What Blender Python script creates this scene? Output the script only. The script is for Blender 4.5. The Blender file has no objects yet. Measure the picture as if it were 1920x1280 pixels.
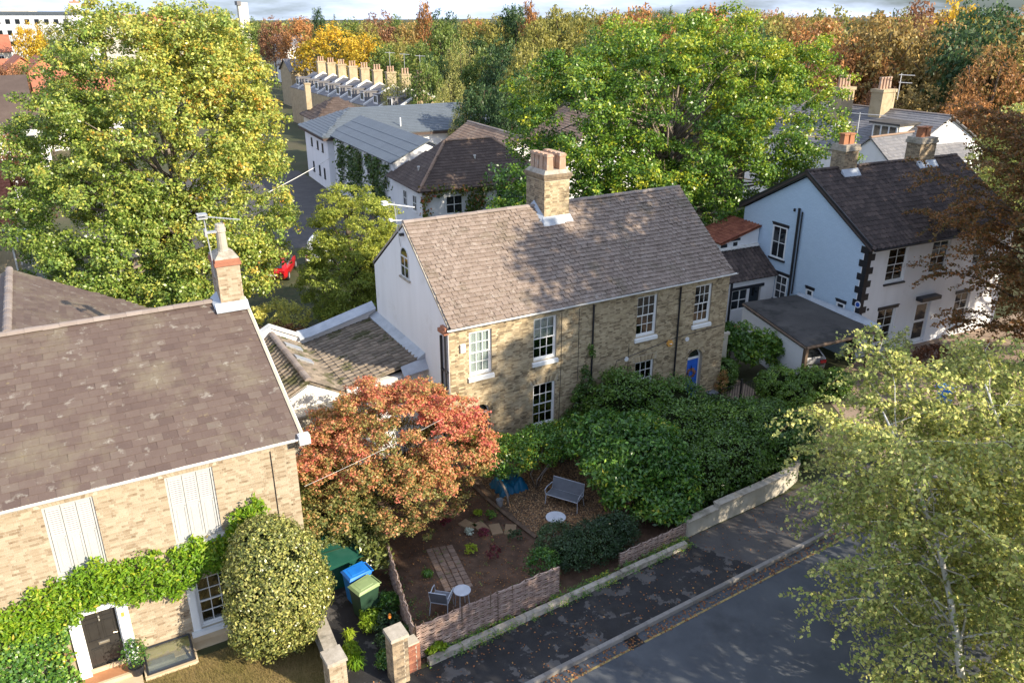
import bpy, math, random
import numpy as np
from mathutils import Matrix, Vector
R = math.radians
rng = np.random.default_rng(11)
random.seed(11)
SC = bpy.context.scene
COL = SC.collection

# ------------------------------------------------------------------ camera
CAM = Vector((0.0, 0.0, 16.504))
PITCH, YAW = R(22.3235), R(60.3095)
cam_d = bpy.data.cameras.new('camera')
cam = bpy.data.objects.new('camera', cam_d)
COL.objects.link(cam)
cam.location = CAM
cam.rotation_euler = (math.pi / 2 - PITCH, 0, YAW - math.pi / 2)
cam_d.sensor_width = 36.0
cam_d.lens = 1515.0 / 1920.0 * 36.0
cam_d.clip_start = 0.1
cam_d.clip_end = 6000
SC.camera = cam

# ------------------------------------------------------------------ sky and sun
SUN_AZ, SUN_EL = 29.0, 27.0          # degrees off the facades' normal (towards +x), elevation
world = bpy.data.worlds.new('World')
SC.world = world
world.use_nodes = True
wn, wl = world.node_tree.nodes, world.node_tree.links
wn.clear()
w_out = wn.new('ShaderNodeOutputWorld')
w_bg = wn.new('ShaderNodeBackground')
w_sky = wn.new('ShaderNodeTexSky')
w_sky.sky_type = 'NISHITA'
w_sky.sun_disc = False
w_sky.sun_elevation = R(SUN_EL)
w_sky.sun_rotation = R(180 - SUN_AZ)
w_sky.air_density = 1.0
w_sky.dust_density = 0.7
w_sky.ozone_density = 1.5
w_co = wn.new('ShaderNodeTexCoord')
w_map = wn.new('ShaderNodeMapping')
w_map.inputs['Scale'].default_value = (1.0, 1.0, 5.5)
w_no = wn.new('ShaderNodeTexNoise')
w_no.inputs['Scale'].default_value = 3.2
w_no.inputs['Detail'].default_value = 7.0
w_no.inputs['Roughness'].default_value = 0.58
w_rp = wn.new('ShaderNodeValToRGB')
w_rp.color_ramp.elements[0].position = 0.36
w_rp.color_ramp.elements[0].color = (0.0, 0.0, 0.0, 1)
w_rp.color_ramp.elements[1].position = 0.57
w_rp.color_ramp.elements[1].color = (0.9, 0.9, 0.9, 1)
w_mix = wn.new('ShaderNodeMixRGB')
w_mix.inputs['Color2'].default_value = (4.2, 4.9, 6.4, 1)
wl.new(w_co.outputs['Generated'], w_map.inputs['Vector'])
wl.new(w_map.outputs['Vector'], w_no.inputs['Vector'])
wl.new(w_no.outputs['Fac'], w_rp.inputs['Fac'])
wl.new(w_rp.outputs['Color'], w_mix.inputs['Fac'])
w_tint = wn.new('ShaderNodeMixRGB')
w_tint.blend_type = 'MULTIPLY'
w_tint.inputs['Fac'].default_value = 1.0
w_tint.inputs['Color2'].default_value = (0.24, 0.30, 0.40, 1)
wl.new(w_sky.outputs['Color'], w_tint.inputs['Color1'])
wl.new(w_tint.outputs['Color'], w_mix.inputs['Color1'])
wl.new(w_mix.outputs['Color'], w_bg.inputs['Color'])
wl.new(w_bg.outputs['Background'], w_out.inputs['Surface'])
w_bg.inputs['Strength'].default_value = 0.15

sun_d = bpy.data.lights.new('sun', 'SUN')
sun = bpy.data.objects.new('sun', sun_d)
COL.objects.link(sun)
sun_d.energy = 4.7
sun_d.angle = R(0.55)
sun_d.color = (1.0, 0.885, 0.70)
sdir = Vector((math.sin(R(SUN_AZ)) * math.cos(R(SUN_EL)), -math.cos(R(SUN_AZ)) * math.cos(R(SUN_EL)), math.sin(R(SUN_EL))))
sun.rotation_euler = sdir.to_track_quat('Z', 'Y').to_euler()
sun.location = (30, -30, 60)

vs = SC.view_settings
vs.view_transform = 'Standard'
vs.look = 'None'
vs.gamma = 1.0
vs.use_curve_mapping = False
vs.exposure = 1.0
SC.render.engine = 'CYCLES'
SC.cycles.max_bounces = 6
SC.cycles.transparent_max_bounces = 8
SC.cycles.use_denoising = True

# ------------------------------------------------------------------ materials
def nodes_of(name):
    m = bpy.data.materials.new(name)
    m.use_nodes = True
    n, l = m.node_tree.nodes, m.node_tree.links
    n.clear()
    out = n.new('ShaderNodeOutputMaterial')
    return m, n, l, out

def ramp(n, l, fac, stops):
    r = n.new('ShaderNodeValToRGB')
    e = r.color_ramp.elements
    while len(e) < len(stops):
        e.new(0.5)
    for el, (p, c) in zip(e, stops):
        el.position = p
        el.color = (c[0], c[1], c[2], 1)
    l.new(fac, r.inputs['Fac'])
    return r.outputs['Color']

def position(n):
    return n.new('ShaderNodeNewGeometry').outputs['Position']

def noise(n, l, scale, detail=4.0, rough=0.55, vec=None, stretch=None):
    t = n.new('ShaderNodeTexNoise')
    t.inputs['Scale'].default_value = scale
    t.inputs['Detail'].default_value = detail
    t.inputs['Roughness'].default_value = rough
    v = vec if vec is not None else position(n)
    if stretch:
        mp = n.new('ShaderNodeMapping')
        mp.inputs['Scale'].default_value = stretch
        l.new(v, mp.inputs['Vector'])
        v = mp.outputs['Vector']
    l.new(v, t.inputs['Vector'])
    return t.outputs['Fac']

def mathn(n, l, op, a, b, clamp=False):
    m = n.new('ShaderNodeMath')
    m.operation = op
    m.use_clamp = clamp
    for i, v in enumerate((a, b)):
        if isinstance(v, (int, float)):
            m.inputs[i].default_value = v
        else:
            l.new(v, m.inputs[i])
    return m.outputs[0]

def mixc(n, l, fac, a, b):
    m = n.new('ShaderNodeMixRGB')
    for i, v in ((0, fac), (1, a), (2, b)):
        if isinstance(v, (int, float)):
            m.inputs[i].default_value = v
        elif isinstance(v, tuple):
            m.inputs[i].default_value = (v[0], v[1], v[2], 1)
        else:
            l.new(v, m.inputs[i])
    return m.outputs[0]

MAT = {}
def mk(name, stops, src='noise', scale=3.0, mix=0.35, rough=0.75, spec=0.3, metal=0.0, bump=0.0, bscale=40.0,
       spots=None, stretch=None):
    """stops: colour ramp; src: what drives it (noise / island / object); mix: how much fine noise is blended in;
    spots: list of (colour, noise scale, lower, upper, amount) stains with a shape of their own."""
    m, n, l, out = nodes_of(name)
    b = n.new('ShaderNodeBsdfPrincipled')
    nz = noise(n, l, scale, 6.0, 0.6, stretch=stretch)
    if src == 'noise':
        fac = nz
        lo, hi = 0.28, 0.72
        fac = mathn(n, l, 'DIVIDE', mathn(n, l, 'SUBTRACT', fac, lo), hi - lo, True)
    else:
        if src == 'island':
            rv = n.new('ShaderNodeNewGeometry').outputs['Random Per Island']
        else:
            rv = n.new('ShaderNodeObjectInfo').outputs['Random']
        fac = mathn(n, l, 'ADD', mathn(n, l, 'MULTIPLY', rv, 1 - mix),
                    mathn(n, l, 'MULTIPLY', mathn(n, l, 'DIVIDE', mathn(n, l, 'SUBTRACT', nz, 0.28), 0.44, True), mix))
    col = ramp(n, l, fac, stops)
    for (c, sc, lo, hi, amt) in (spots or []):
        f = noise(n, l, sc, 5.0, 0.65)
        f = mathn(n, l, 'DIVIDE', mathn(n, l, 'SUBTRACT', f, lo), hi - lo, True)
        col = mixc(n, l, mathn(n, l, 'MULTIPLY', f, amt), col, c)
    l.new(col, b.inputs['Base Color'])
    b.inputs['Roughness'].default_value = rough
    b.inputs['Specular IOR Level'].default_value = spec
    b.inputs['Metallic'].default_value = metal
    if bump > 0:
        bp = n.new('ShaderNodeBump')
        bp.inputs['Strength'].default_value = bump
        bp.inputs['Distance'].default_value = 0.02
        l.new(noise(n, l, bscale, 4.0, 0.6), bp.inputs['Height'])
        l.new(bp.outputs['Normal'], b.inputs['Normal'])
    l.new(b.outputs['BSDF'], out.inputs['Surface'])
    MAT[name] = m
    return m

def mk_leaf(name, stops, transl=0.38, rough=0.45, spec=0.35, jit=0.35, gain=1.5):
    m, n, l, out = nodes_of(name)
    at = n.new('ShaderNodeAttribute')
    at.attribute_name = 'tint'
    isl = n.new('ShaderNodeNewGeometry').outputs['Random Per Island']
    ob = n.new('ShaderNodeObjectInfo').outputs['Random']
    f = mathn(n, l, 'ADD', at.outputs['Fac'], mathn(n, l, 'MULTIPLY', mathn(n, l, 'SUBTRACT', isl, 0.5), jit))
    f = mathn(n, l, 'ADD', f, mathn(n, l, 'MULTIPLY', mathn(n, l, 'SUBTRACT', ob, 0.5), 0.12), True)
    col = ramp(n, l, f, [(p, tuple(min(.9, q * gain) for q in c)) for p, c in stops])
    hs = n.new('ShaderNodeHueSaturation')
    l.new(col, hs.inputs['Color'])
    wn_ = n.new('ShaderNodeTexWhiteNoise')
    wn_.noise_dimensions = '1D'
    l.new(isl, wn_.inputs['W'])
    l.new(mathn(n, l, 'ADD', mathn(n, l, 'MULTIPLY', wn_.outputs['Value'], 0.6), 0.7), hs.inputs['Value'])
    b = n.new('ShaderNodeBsdfPrincipled')
    b.inputs['Roughness'].default_value = rough
    b.inputs['Specular IOR Level'].default_value = spec
    l.new(hs.outputs['Color'], b.inputs['Base Color'])
    t = n.new('ShaderNodeBsdfTranslucent')
    l.new(hs.outputs['Color'], t.inputs['Color'])
    mx = n.new('ShaderNodeMixShader')
    mx.inputs[0].default_value = transl
    l.new(b.outputs['BSDF'], mx.inputs[1])
    l.new(t.outputs['BSDF'], mx.inputs[2])
    l.new(mx.outputs['Shader'], out.inputs['Surface'])
    MAT[name] = m
    return m

def mk_glass(name):
    m, n, l, out = nodes_of(name)
    g = n.new('ShaderNodeBsdfGlossy')
    g.inputs['Roughness'].default_value = 0.03
    t = n.new('ShaderNodeBsdfTransparent')
    t.inputs['Color'].default_value = (0.86, 0.9, 0.9, 1)
    fr = n.new('ShaderNodeFresnel')
    fr.inputs['IOR'].default_value = 1.5
    mx = n.new('ShaderNodeMixShader')
    l.new(mathn(n, l, 'ADD', mathn(n, l, 'MULTIPLY', fr.outputs[0], 1.3), 0.04, True), mx.inputs[0])
    l.new(t.outputs[0], mx.inputs[1])
    l.new(g.outputs[0], mx.inputs[2])
    l.new(mx.outputs[0], out.inputs['Surface'])
    MAT[name] = m

# masonry
GAULT = [(0.0, (0.07, 0.055, 0.036)), (0.22, (0.22, 0.165, 0.10)), (0.5, (0.40, 0.315, 0.195)), (0.85, (0.53, 0.43, 0.285)), (1.0, (0.40, 0.26, 0.17))]
mk('brick_pale', [(0.0, (0.10, 0.068, 0.042)), (0.12, (0.23, 0.165, 0.105)), (0.3, (0.32, 0.25, 0.17)), (0.6, (0.38, 0.305, 0.215)), (0.9, (0.44, 0.365, 0.265)), (1.0, (0.29, 0.20, 0.135))], 'island', 6, 0.3, 0.85, bump=0.3, bscale=60)
mk('brick_pale_single', [(0.0, (0.10, 0.068, 0.042)), (0.12, (0.23, 0.165, 0.105)), (0.3, (0.32, 0.25, 0.17)), (0.6, (0.38, 0.305, 0.215)), (0.9, (0.44, 0.365, 0.265)), (1.0, (0.29, 0.20, 0.135))], 'object', 6, 0.3, 0.85, bump=0.3, bscale=60)
mk('brick_gault', GAULT, 'island', 2.2, 0.42, 0.85, bump=0.3, bscale=60, spots=[((0.10, 0.08, 0.055), 1.1, 0.54, 0.74, 0.5)])
mk('brick_gault_single', GAULT, 'object', 2.2, 0.3, 0.85, bump=0.3, bscale=60)
mk('brick_stained', [(0.0, (0.07, 0.055, 0.045)), (0.25, (0.22, 0.165, 0.11)), (0.6, (0.38, 0.29, 0.19)), (1.0, (0.47, 0.37, 0.25))], 'object', 5, 0.4, 0.9, bump=0.4, bscale=50, spots=[((0.09, 0.075, 0.06), 2.6, 0.46, 0.66, 0.6)])
mk('brick_red', [(0.0, (0.16, 0.06, 0.045)), (0.5, (0.30, 0.12, 0.075)), (1.0, (0.38, 0.18, 0.11))], 'object', 5, 0.3, 0.85, bump=0.3)
mk('brick_orange', [(0.0, (0.42, 0.17, 0.09)), (1.0, (0.52, 0.24, 0.13))], 'noise', 1.2, rough=0.85)
mk('mortar', [(0, (0.40, 0.34, 0.26)), (1, (0.50, 0.43, 0.33))], scale=3, rough=0.95, bump=0.3)
mk('mortar_pale', [(0, (0.43, 0.375, 0.29)), (1, (0.49, 0.435, 0.345))], scale=3, rough=0.95, bump=0.3)
mk('stone', [(0, (0.30, 0.26, 0.21)), (1, (0.47, 0.42, 0.35))], scale=5, rough=0.9, bump=0.4, spots=[((0.12, 0.11, 0.08), 2.0, 0.5, 0.68, 0.7)])
mk('render_white', [(0, (0.72, 0.715, 0.715)), (0.45, (0.765, 0.76, 0.765)), (1, (0.80, 0.795, 0.80))], scale=1.6, rough=0.85, bump=0.15, bscale=25, stretch=(1, 1, .14), spots=[((0.50, 0.46, 0.40), 0.9, 0.58, 0.78, 0.35)])
mk('cream_wall', [(0, (0.36, 0.325, 0.265)), (1, (0.50, 0.46, 0.39))], scale=1.5, rough=0.9, bump=0.25, spots=[((0.24, 0.22, 0.16), 1.3, 0.5, 0.7, 0.6)])
mk('cream_far', [(0, (0.60, 0.54, 0.44)), (1, (0.70, 0.65, 0.56))], scale=0.5, rough=0.9)
mk('paint_white', [(0, (0.76, 0.76, 0.75)), (1, (0.82, 0.82, 0.81))], scale=2, rough=0.45, spec=0.4)
mk('shutter_paint', [(0, (0.40, 0.40, 0.39)), (1, (0.45, 0.45, 0.44))], scale=2, rough=0.5, spec=0.35)
mk('paint_grey_white', [(0, (0.55, 0.56, 0.57)), (1, (0.66, 0.67, 0.68))], scale=3, rough=0.5)
mk('paint_black', [(0, (0.012, 0.013, 0.017)), (1, (0.022, 0.023, 0.028))], scale=3, rough=0.4, spec=0.5)
mk('door_black', [(0, (0.03, 0.027, 0.025)), (1, (0.04, 0.037, 0.034))], scale=3, rough=0.28, spec=0.5)
mk('door_blue', [(0, (0.008, 0.10, 0.52)), (1, (0.012, 0.13, 0.60))], scale=3, rough=0.35, spec=0.4)
mk('door_green', [(0, (0.006, 0.045, 0.032)), (1, (0.01, 0.06, 0.042))], scale=3, rough=0.35, spec=0.4)
mk('steel', [(0, (0.55, 0.52, 0.46)), (1, (0.68, 0.64, 0.56))], scale=9, rough=0.35, metal=0.9)
mk('alu', [(0, (0.45, 0.46, 0.48)), (1, (0.6, 0.61, 0.63))], scale=9, rough=0.45, metal=0.6)
mk('lead', [(0, (0.33, 0.36, 0.40)), (1, (0.48, 0.51, 0.55))], scale=2.5, rough=0.6, metal=0.15, bump=0.2, bscale=12)
mk('gutter_white', [(0, (0.66, 0.63, 0.58)), (1, (0.78, 0.77, 0.74))], scale=4, rough=0.55, spots=[((0.3, 0.26, 0.2), 3.0, 0.55, 0.75, 0.5)])
# roofs
SLATE = [(0.0, (0.092, 0.063, 0.053)), (0.35, (0.116, 0.081, 0.067)), (0.7, (0.132, 0.095, 0.078)), (0.92, (0.15, 0.116, 0.093)), (1.0, (0.14, 0.13, 0.10))]
LICH = [((0.20, 0.17, 0.115), 0.6, 0.50, 0.68, 0.6), ((0.42, 0.40, 0.34), 3.1, 0.60, 0.72, 0.5), ((0.30, 0.24, 0.10), 5.0, 0.64, 0.74, 0.5)]
mk('slate', SLATE, 'island', 2.0, 0.3, 0.7, bump=0.35, bscale=18, spots=LICH)
mk('slate_single', SLATE, 'object', 2.0, 0.3, 0.7, bump=0.35, bscale=18, spots=LICH)
TILE = [(0.0, (0.165, 0.125, 0.10)), (0.3, (0.225, 0.173, 0.14)), (0.7, (0.262, 0.205, 0.168)), (1.0, (0.31, 0.25, 0.21))]
TSP = [((0.055, 0.042, 0.03), 7.5, 0.58, 0.66, 0.8), ((0.12, 0.10, 0.06), 0.9, 0.55, 0.7, 0.5), ((0.44, 0.40, 0.35), 5.5, 0.58, 0.70, 0.55)]
mk('tile', TILE, 'island', 3.0, 0.35, 0.85, bump=0.5, bscale=22, spots=TSP)
mk('tile_single', TILE, 'object', 3.0, 0.35, 0.85, bump=0.5, bscale=22, spots=TSP)
PANG = [(0.0, (0.10, 0.085, 0.07)), (0.5, (0.19, 0.155, 0.12)), (1.0, (0.30, 0.245, 0.19))]
MOSS = [((0.055, 0.06, 0.02), 1.0, 0.52, 0.60, 0.85), ((0.38, 0.33, 0.27), 5.0, 0.6, 0.72, 0.5)]
mk('pantile_grey', PANG, 'island', 3.0, 0.4, 0.9, bump=0.4, bscale=20, spots=MOSS)
mk('pantile_grey_single', PANG, 'object', 3.0, 0.4, 0.9, bump=0.4, bscale=20, spots=MOSS)
PAND = [(0.0, (0.042, 0.033, 0.03)), (0.6, (0.075, 0.056, 0.05)), (0.93, (0.115, 0.085, 0.072)), (1.0, (0.30, 0.12, 0.07))]
mk('pantile_dark', PAND, 'island', 3.0, 0.3, 0.85, bump=0.4, bscale=20)
mk('pantile_dark_single', PAND, 'object', 3.0, 0.3, 0.85, bump=0.4, bscale=20)
mk('pantile_red', [(0.0, (0.17, 0.055, 0.035)), (0.6, (0.27, 0.095, 0.055)), (1.0, (0.36, 0.14, 0.08))], 'island', 3.0, 0.4, 0.85, bump=0.4)
mk('tile_brown', [(0.0, (0.06, 0.042, 0.035)), (0.6, (0.092, 0.066, 0.054)), (1.0, (0.13, 0.098, 0.08))], 'island', 0.8, 0.5, 0.85, bump=0.3)  # darkened so the colour carries the oak's shade on the lodge roof
mk('tile_tan', [(0.0, (0.20, 0.13, 0.09)), (0.6, (0.27, 0.18, 0.125)), (1.0, (0.34, 0.25, 0.18))], 'island', 0.8, 0.4, 0.85)
mk('tile_red_far', [(0.0, (0.30, 0.10, 0.06)), (1.0, (0.42, 0.16, 0.09))], 'noise', 0.8, rough=0.85)
mk('roof_grey', [(0.0, (0.095, 0.112, 0.13)), (1.0, (0.115, 0.135, 0.155))], 'island', 0.8, 0.4, 0.55, spec=0.4)
mk('roof_slate_far', [(0.0, (0.12, 0.12, 0.13)), (1.0, (0.21, 0.20, 0.20))], 'island', 1.0, 0.4, 0.65)
mk('felt', [(0.0, (0.055, 0.05, 0.048)), (1.0, (0.10, 0.092, 0.085))], 'noise', 0.7, rough=0.9, bump=0.3, spots=[((0.02, 0.02, 0.02), 0.6, 0.5, 0.6, 0.6)])
mk('ridge', [(0.0, (0.20, 0.16, 0.14)), (1.0, (0.32, 0.27, 0.24))], 'object', 3, 0.4, 0.85, bump=0.3)
mk('pot', [(0.0, (0.36, 0.22, 0.15)), (1.0, (0.50, 0.34, 0.24))], 'object', 3, 0.5, 0.8, bump=0.3, spots=[((0.5, 0.45, 0.38), 4.0, 0.5, 0.66, 0.6)])
mk('pot_red', [(0.0, (0.30, 0.12, 0.06)), (1.0, (0.42, 0.20, 0.11))], 'object', 3, 0.5, 0.8)
# ground
mk('ground', [(0.0, (0.035, 0.045, 0.018)), (0.5, (0.06, 0.065, 0.028)), (1.0, (0.10, 0.08, 0.05))], scale=0.12, rough=0.95)
mk('asphalt', [(0.0, (0.062, 0.068, 0.078)), (1.0, (0.098, 0.105, 0.115))], scale=0.8, rough=0.9, bump=0.5, bscale=90, spots=[((0.03, 0.032, 0.036), 0.5, 0.55, 0.72, 0.55)])
mk('pavement', [(0.0, (0.02, 0.019, 0.02)), (1.0, (0.04, 0.038, 0.038))], scale=1.2, rough=0.9, bump=0.5, bscale=70, spots=[((0.12, 0.11, 0.103), 1.35, 0.555, 0.585, 0.75), ((0.02, 0.018, 0.016), 0.8, 0.55, 0.7, 0.7)])
mk('paving_smooth', [(0.0, (0.065, 0.06, 0.058)), (1.0, (0.10, 0.092, 0.087))], scale=0.9, rough=0.9, bump=0.3, bscale=70)
mk('kerb', [(0.0, (0.17, 0.155, 0.14)), (1.0, (0.27, 0.25, 0.23))], 'object', 6, 0.5, 0.9, bump=0.4)
mk('yellow_line', [(0.0, (0.26, 0.19, 0.07)), (1.0, (0.40, 0.30, 0.12))], scale=8, rough=0.85, spots=[((0.08, 0.08, 0.085), 6.0, 0.5, 0.62, 0.8)])
mk('soil', [(0.0, (0.055, 0.034, 0.023)), (1.0, (0.145, 0.088, 0.058))], scale=2.2, rough=0.97, bump=0.8, bscale=25, spots=[((0.17, 0.12, 0.08), 9.0, 0.6, 0.68, 0.6)])
mk('chips', [(0.0, (0.17, 0.09, 0.045)), (0.5, (0.34, 0.20, 0.10)), (1.0, (0.50, 0.34, 0.19))], 'island', 3, 0.2, 0.9)
mk('litter', [(0.0, (0.12, 0.045, 0.02)), (0.6, (0.26, 0.11, 0.045)), (1.0, (0.38, 0.22, 0.08))], 'island', 3, 0.2, 0.85)
mk('gravel', [(0.0, (0.24, 0.17, 0.125)), (1.0, (0.36, 0.27, 0.20))], scale=1.5, rough=0.95, bump=0.8, bscale=40)
mk('paver', [(0.0, (0.17, 0.115, 0.085)), (1.0, (0.30, 0.215, 0.165))], 'object', 4, 0.4, 0.9, bump=0.4)
mk('stepping', [(0.0, (0.22, 0.15, 0.09)), (1.0, (0.32, 0.23, 0.14))], 'object', 6, 0.5, 0.9, bump=0.4)
mk('terracotta', [(0.0, (0.36, 0.16, 0.075)), (1.0, (0.48, 0.24, 0.12))], scale=3, rough=0.85)
mk('sandstone', [(0.0, (0.50, 0.38, 0.24)), (1.0, (0.62, 0.50, 0.34))], scale=3, rough=0.9, bump=0.2)
# joinery, furniture, bins
mk('bark', [(0.0, (0.06, 0.048, 0.036)), (1.0, (0.16, 0.125, 0.09))], scale=5, rough=0.95, bump=0.8, bscale=20)
mk('bark_grey', [(0.0, (0.14, 0.11, 0.09)), (1.0, (0.30, 0.25, 0.21))], scale=4, rough=0.95, bump=0.6, bscale=20)
mk('bark_birch', [(0.0, (0.50, 0.48, 0.44)), (1.0, (0.72, 0.70, 0.66))], scale=3, rough=0.8, bump=0.4, spots=[((0.05, 0.045, 0.04), 7.0, 0.58, 0.66, 0.9)])
mk('leaf_core', [(0.0, (0.010, 0.014, 0.006)), (1.0, (0.022, 0.028, 0.012))], scale=6, rough=1.0, spec=0.0, bump=1.0, bscale=14)  # near-black solid filling inside the leaf shells, stops see-through
mk('twig', [(0.0, (0.12, 0.075, 0.05)), (1.0, (0.24, 0.17, 0.12))], scale=4, rough=0.9)
mk('wicker', [(0.0, (0.19, 0.12, 0.095)), (0.5, (0.33, 0.235, 0.195)), (1.0, (0.47, 0.37, 0.315))], 'island', 3, 0.4, 0.9, bump=0.4)
mk('timber', [(0.0, (0.08, 0.055, 0.038)), (1.0, (0.17, 0.12, 0.085))], scale=4, rough=0.9, bump=0.4)
mk('furniture', [(0.0, (0.42, 0.45, 0.50)), (1.0, (0.52, 0.55, 0.60))], scale=5, rough=0.45)
mk('furniture_mesh', [(0.0, (0.13, 0.14, 0.16)), (1.0, (0.17, 0.185, 0.21))], scale=5, rough=0.6)
mk('bin_blue', [(0.0, (0.008, 0.14, 0.52)), (1.0, (0.014, 0.19, 0.62))], scale=4, rough=0.4, spec=0.4)
mk('bin_green', [(0.0, (0.20, 0.27, 0.11)), (1.0, (0.26, 0.34, 0.15))], scale=4, rough=0.45, spec=0.4)
mk('bin_body_green', [(0.0, (0.02, 0.05, 0.03)), (1.0, (0.03, 0.065, 0.04))], scale=4, rough=0.5)
mk('store_green', [(0.0, (0.008, 0.06, 0.043)), (1.0, (0.016, 0.085, 0.06))], scale=2, rough=0.5, spots=[((0.04, 0.11, 0.085), 1.2, 0.5, 0.7, 0.5)])
mk('tarp', [(0.0, (0.005, 0.08, 0.16)), (1.0, (0.01, 0.13, 0.24))], scale=3, rough=0.45)
mk('iron', [(0.0, (0.012, 0.012, 0.013)), (1.0, (0.03, 0.028, 0.026))], scale=6, rough=0.6)
mk('rubber', [(0.0, (0.012, 0.012, 0.012)), (1.0, (0.02, 0.02, 0.02))], scale=6, rough=0.8)
mk('car_red', [(0.0, (0.36, 0.008, 0.012)), (1.0, (0.42, 0.012, 0.016))], scale=2, rough=0.18, spec=0.6)
mk('car_silver', [(0.0, (0.40, 0.40, 0.42)), (1.0, (0.46, 0.46, 0.48))], scale=2, rough=0.25, spec=0.6, metal=0.35)
mk('car_white', [(0.0, (0.70, 0.72, 0.75)), (1.0, (0.75, 0.77, 0.80))], scale=2, rough=0.25, spec=0.6)
mk('car_glass', [(0.0, (0.012, 0.015, 0.018)), (1.0, (0.02, 0.024, 0.028))], scale=2, rough=0.06, spec=0.8)
mk('lamp_red', [(0.0, (0.30, 0.01, 0.015)), (1.0, (0.36, 0.015, 0.02))], scale=2, rough=0.2, spec=0.6)
mk('interior', [(0.0, (0.03, 0.028, 0.026)), (1.0, (0.055, 0.05, 0.046))], scale=1, rough=0.95)  # near black: the unlit darkness indoors is in the colour
mk('curtain', [(0.0, (0.70, 0.70, 0.68)), (1.0, (0.86, 0.86, 0.84))], scale=4, rough=0.95, stretch=(9, 9, 0.3))
mk('orange_box', [(0.0, (0.62, 0.30, 0.06)), (1.0, (0.68, 0.36, 0.09))], scale=4, rough=0.5)
mk('plaque_blue', [(0.0, (0.02, 0.08, 0.35)), (1.0, (0.03, 0.10, 0.40))], scale=4, rough=0.4)
mk('wreath', [(0.0, (0.10, 0.05, 0.025)), (0.5, (0.30, 0.14, 0.06)), (1.0, (0.45, 0.26, 0.16))], 'island', 8, 0.2, 0.9)
mk('flower_white', [(0.0, (0.7, 0.7, 0.72)), (1.0, (0.8, 0.8, 0.82))], scale=4, rough=0.8)
mk('flower_orange', [(0.0, (0.75, 0.20, 0.02)), (1.0, (0.85, 0.3, 0.05))], scale=4, rough=0.8)
mk('flower_red', [(0.0, (0.40, 0.015, 0.02)), (1.0, (0.5, 0.04, 0.04))], scale=4, rough=0.8)
mk('brass', [(0.0, (0.62, 0.50, 0.32)), (1.0, (0.72, 0.60, 0.42))], scale=6, rough=0.35, metal=0.8)
mk('grass', [(0.0, (0.13, 0.125, 0.028)), (0.5, (0.19, 0.15, 0.05)), (1.0, (0.30, 0.205, 0.095))], 'island', 0.7, 0.75, 0.85)
mk('grass_sheet', [(0.0, (0.15, 0.125, 0.035)), (1.0, (0.27, 0.185, 0.085))], scale=0.8, rough=0.95, bump=0.6, bscale=30)
mk('verge', [(0.0, (0.03, 0.05, 0.015)), (1.0, (0.09, 0.08, 0.04))], scale=2, rough=0.95, bump=0.6)
mk_glass('glass')

# foliage: dark green to autumn colour along 'tint'
mk_leaf('leaf_sycamore', [(0.0, (0.055, 0.10, 0.016)), (0.35, (0.125, 0.18, 0.03)), (0.6, (0.235, 0.26, 0.06)), (0.85, (0.36, 0.31, 0.05)), (1.0, (0.45, 0.22, 0.045))], 0.34, 0.35, 0.6, gain=1.8)
mk_leaf('leaf_oak', [(0.0, (0.022, 0.055, 0.010)), (0.35, (0.05, 0.105, 0.014)), (0.6, (0.11, 0.175, 0.018)), (1.0, (0.30, 0.28, 0.02))], 0.32, 0.38, 0.55, gain=2.0)
mk_leaf('leaf_yew', [(0.0, (0.05, 0.08, 0.014)), (0.5, (0.13, 0.155, 0.026)), (1.0, (0.25, 0.245, 0.04))], 0.38, gain=2.3)
mk_leaf('leaf_maple', [(0.0, (0.10, 0.125, 0.035)), (0.35, (0.25, 0.21, 0.065)), (0.5, (0.46, 0.245, 0.10)), (0.72, (0.50, 0.19, 0.11)), (1.0, (0.42, 0.08, 0.075))], 0.38, jit=0.45, gain=1.4)
mk_leaf('leaf_birch', [(0.0, (0.06, 0.08, 0.022)), (0.45, (0.135, 0.155, 0.045)), (0.75, (0.24, 0.235, 0.085)), (1.0, (0.38, 0.30, 0.085))], 0.45, 0.42, 0.3, jit=0.75, gain=2.8)
mk_leaf('leaf_laurel', [(0.0, (0.018, 0.040, 0.008)), (0.5, (0.038, 0.078, 0.012)), (1.0, (0.095, 0.15, 0.022))], 0.28, 0.3, 0.55, gain=2.2)
mk_leaf('leaf_holly', [(0.0, (0.085, 0.105, 0.028)), (0.4, (0.17, 0.19, 0.045)), (0.75, (0.30, 0.29, 0.075)), (1.0, (0.43, 0.39, 0.13))], 0.18, 0.32, 0.5, jit=0.9, gain=1.25)
mk_leaf('leaf_vine', [(0.0, (0.05, 0.12, 0.008)), (0.5, (0.12, 0.22, 0.012)), (0.85, (0.24, 0.30, 0.02)), (1.0, (0.38, 0.27, 0.03))], 0.4, jit=0.5)
mk_leaf('leaf_ivy', [(0.0, (0.02, 0.055, 0.012)), (0.5, (0.05, 0.115, 0.018)), (0.85, (0.13, 0.20, 0.022)), (1.0, (0.30, 0.25, 0.02))], 0.28, 0.3, 0.5, jit=0.6, gain=1.9)
mk_leaf('leaf_dark', [(0.0, (0.010, 0.024, 0.010)), (0.5, (0.020, 0.044, 0.016)), (1.0, (0.05, 0.085, 0.03))], 0.2, 0.35, 0.45)
mk_leaf('leaf_creeper', [(0.0, (0.03, 0.065, 0.012)), (0.5, (0.08, 0.115, 0.02)), (0.8, (0.22, 0.09, 0.03)), (1.0, (0.30, 0.03, 0.02))], 0.3)
mk_leaf('leaf_lime', [(0.0, (0.12, 0.20, 0.012)), (1.0, (0.30, 0.36, 0.03))], 0.35)
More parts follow.
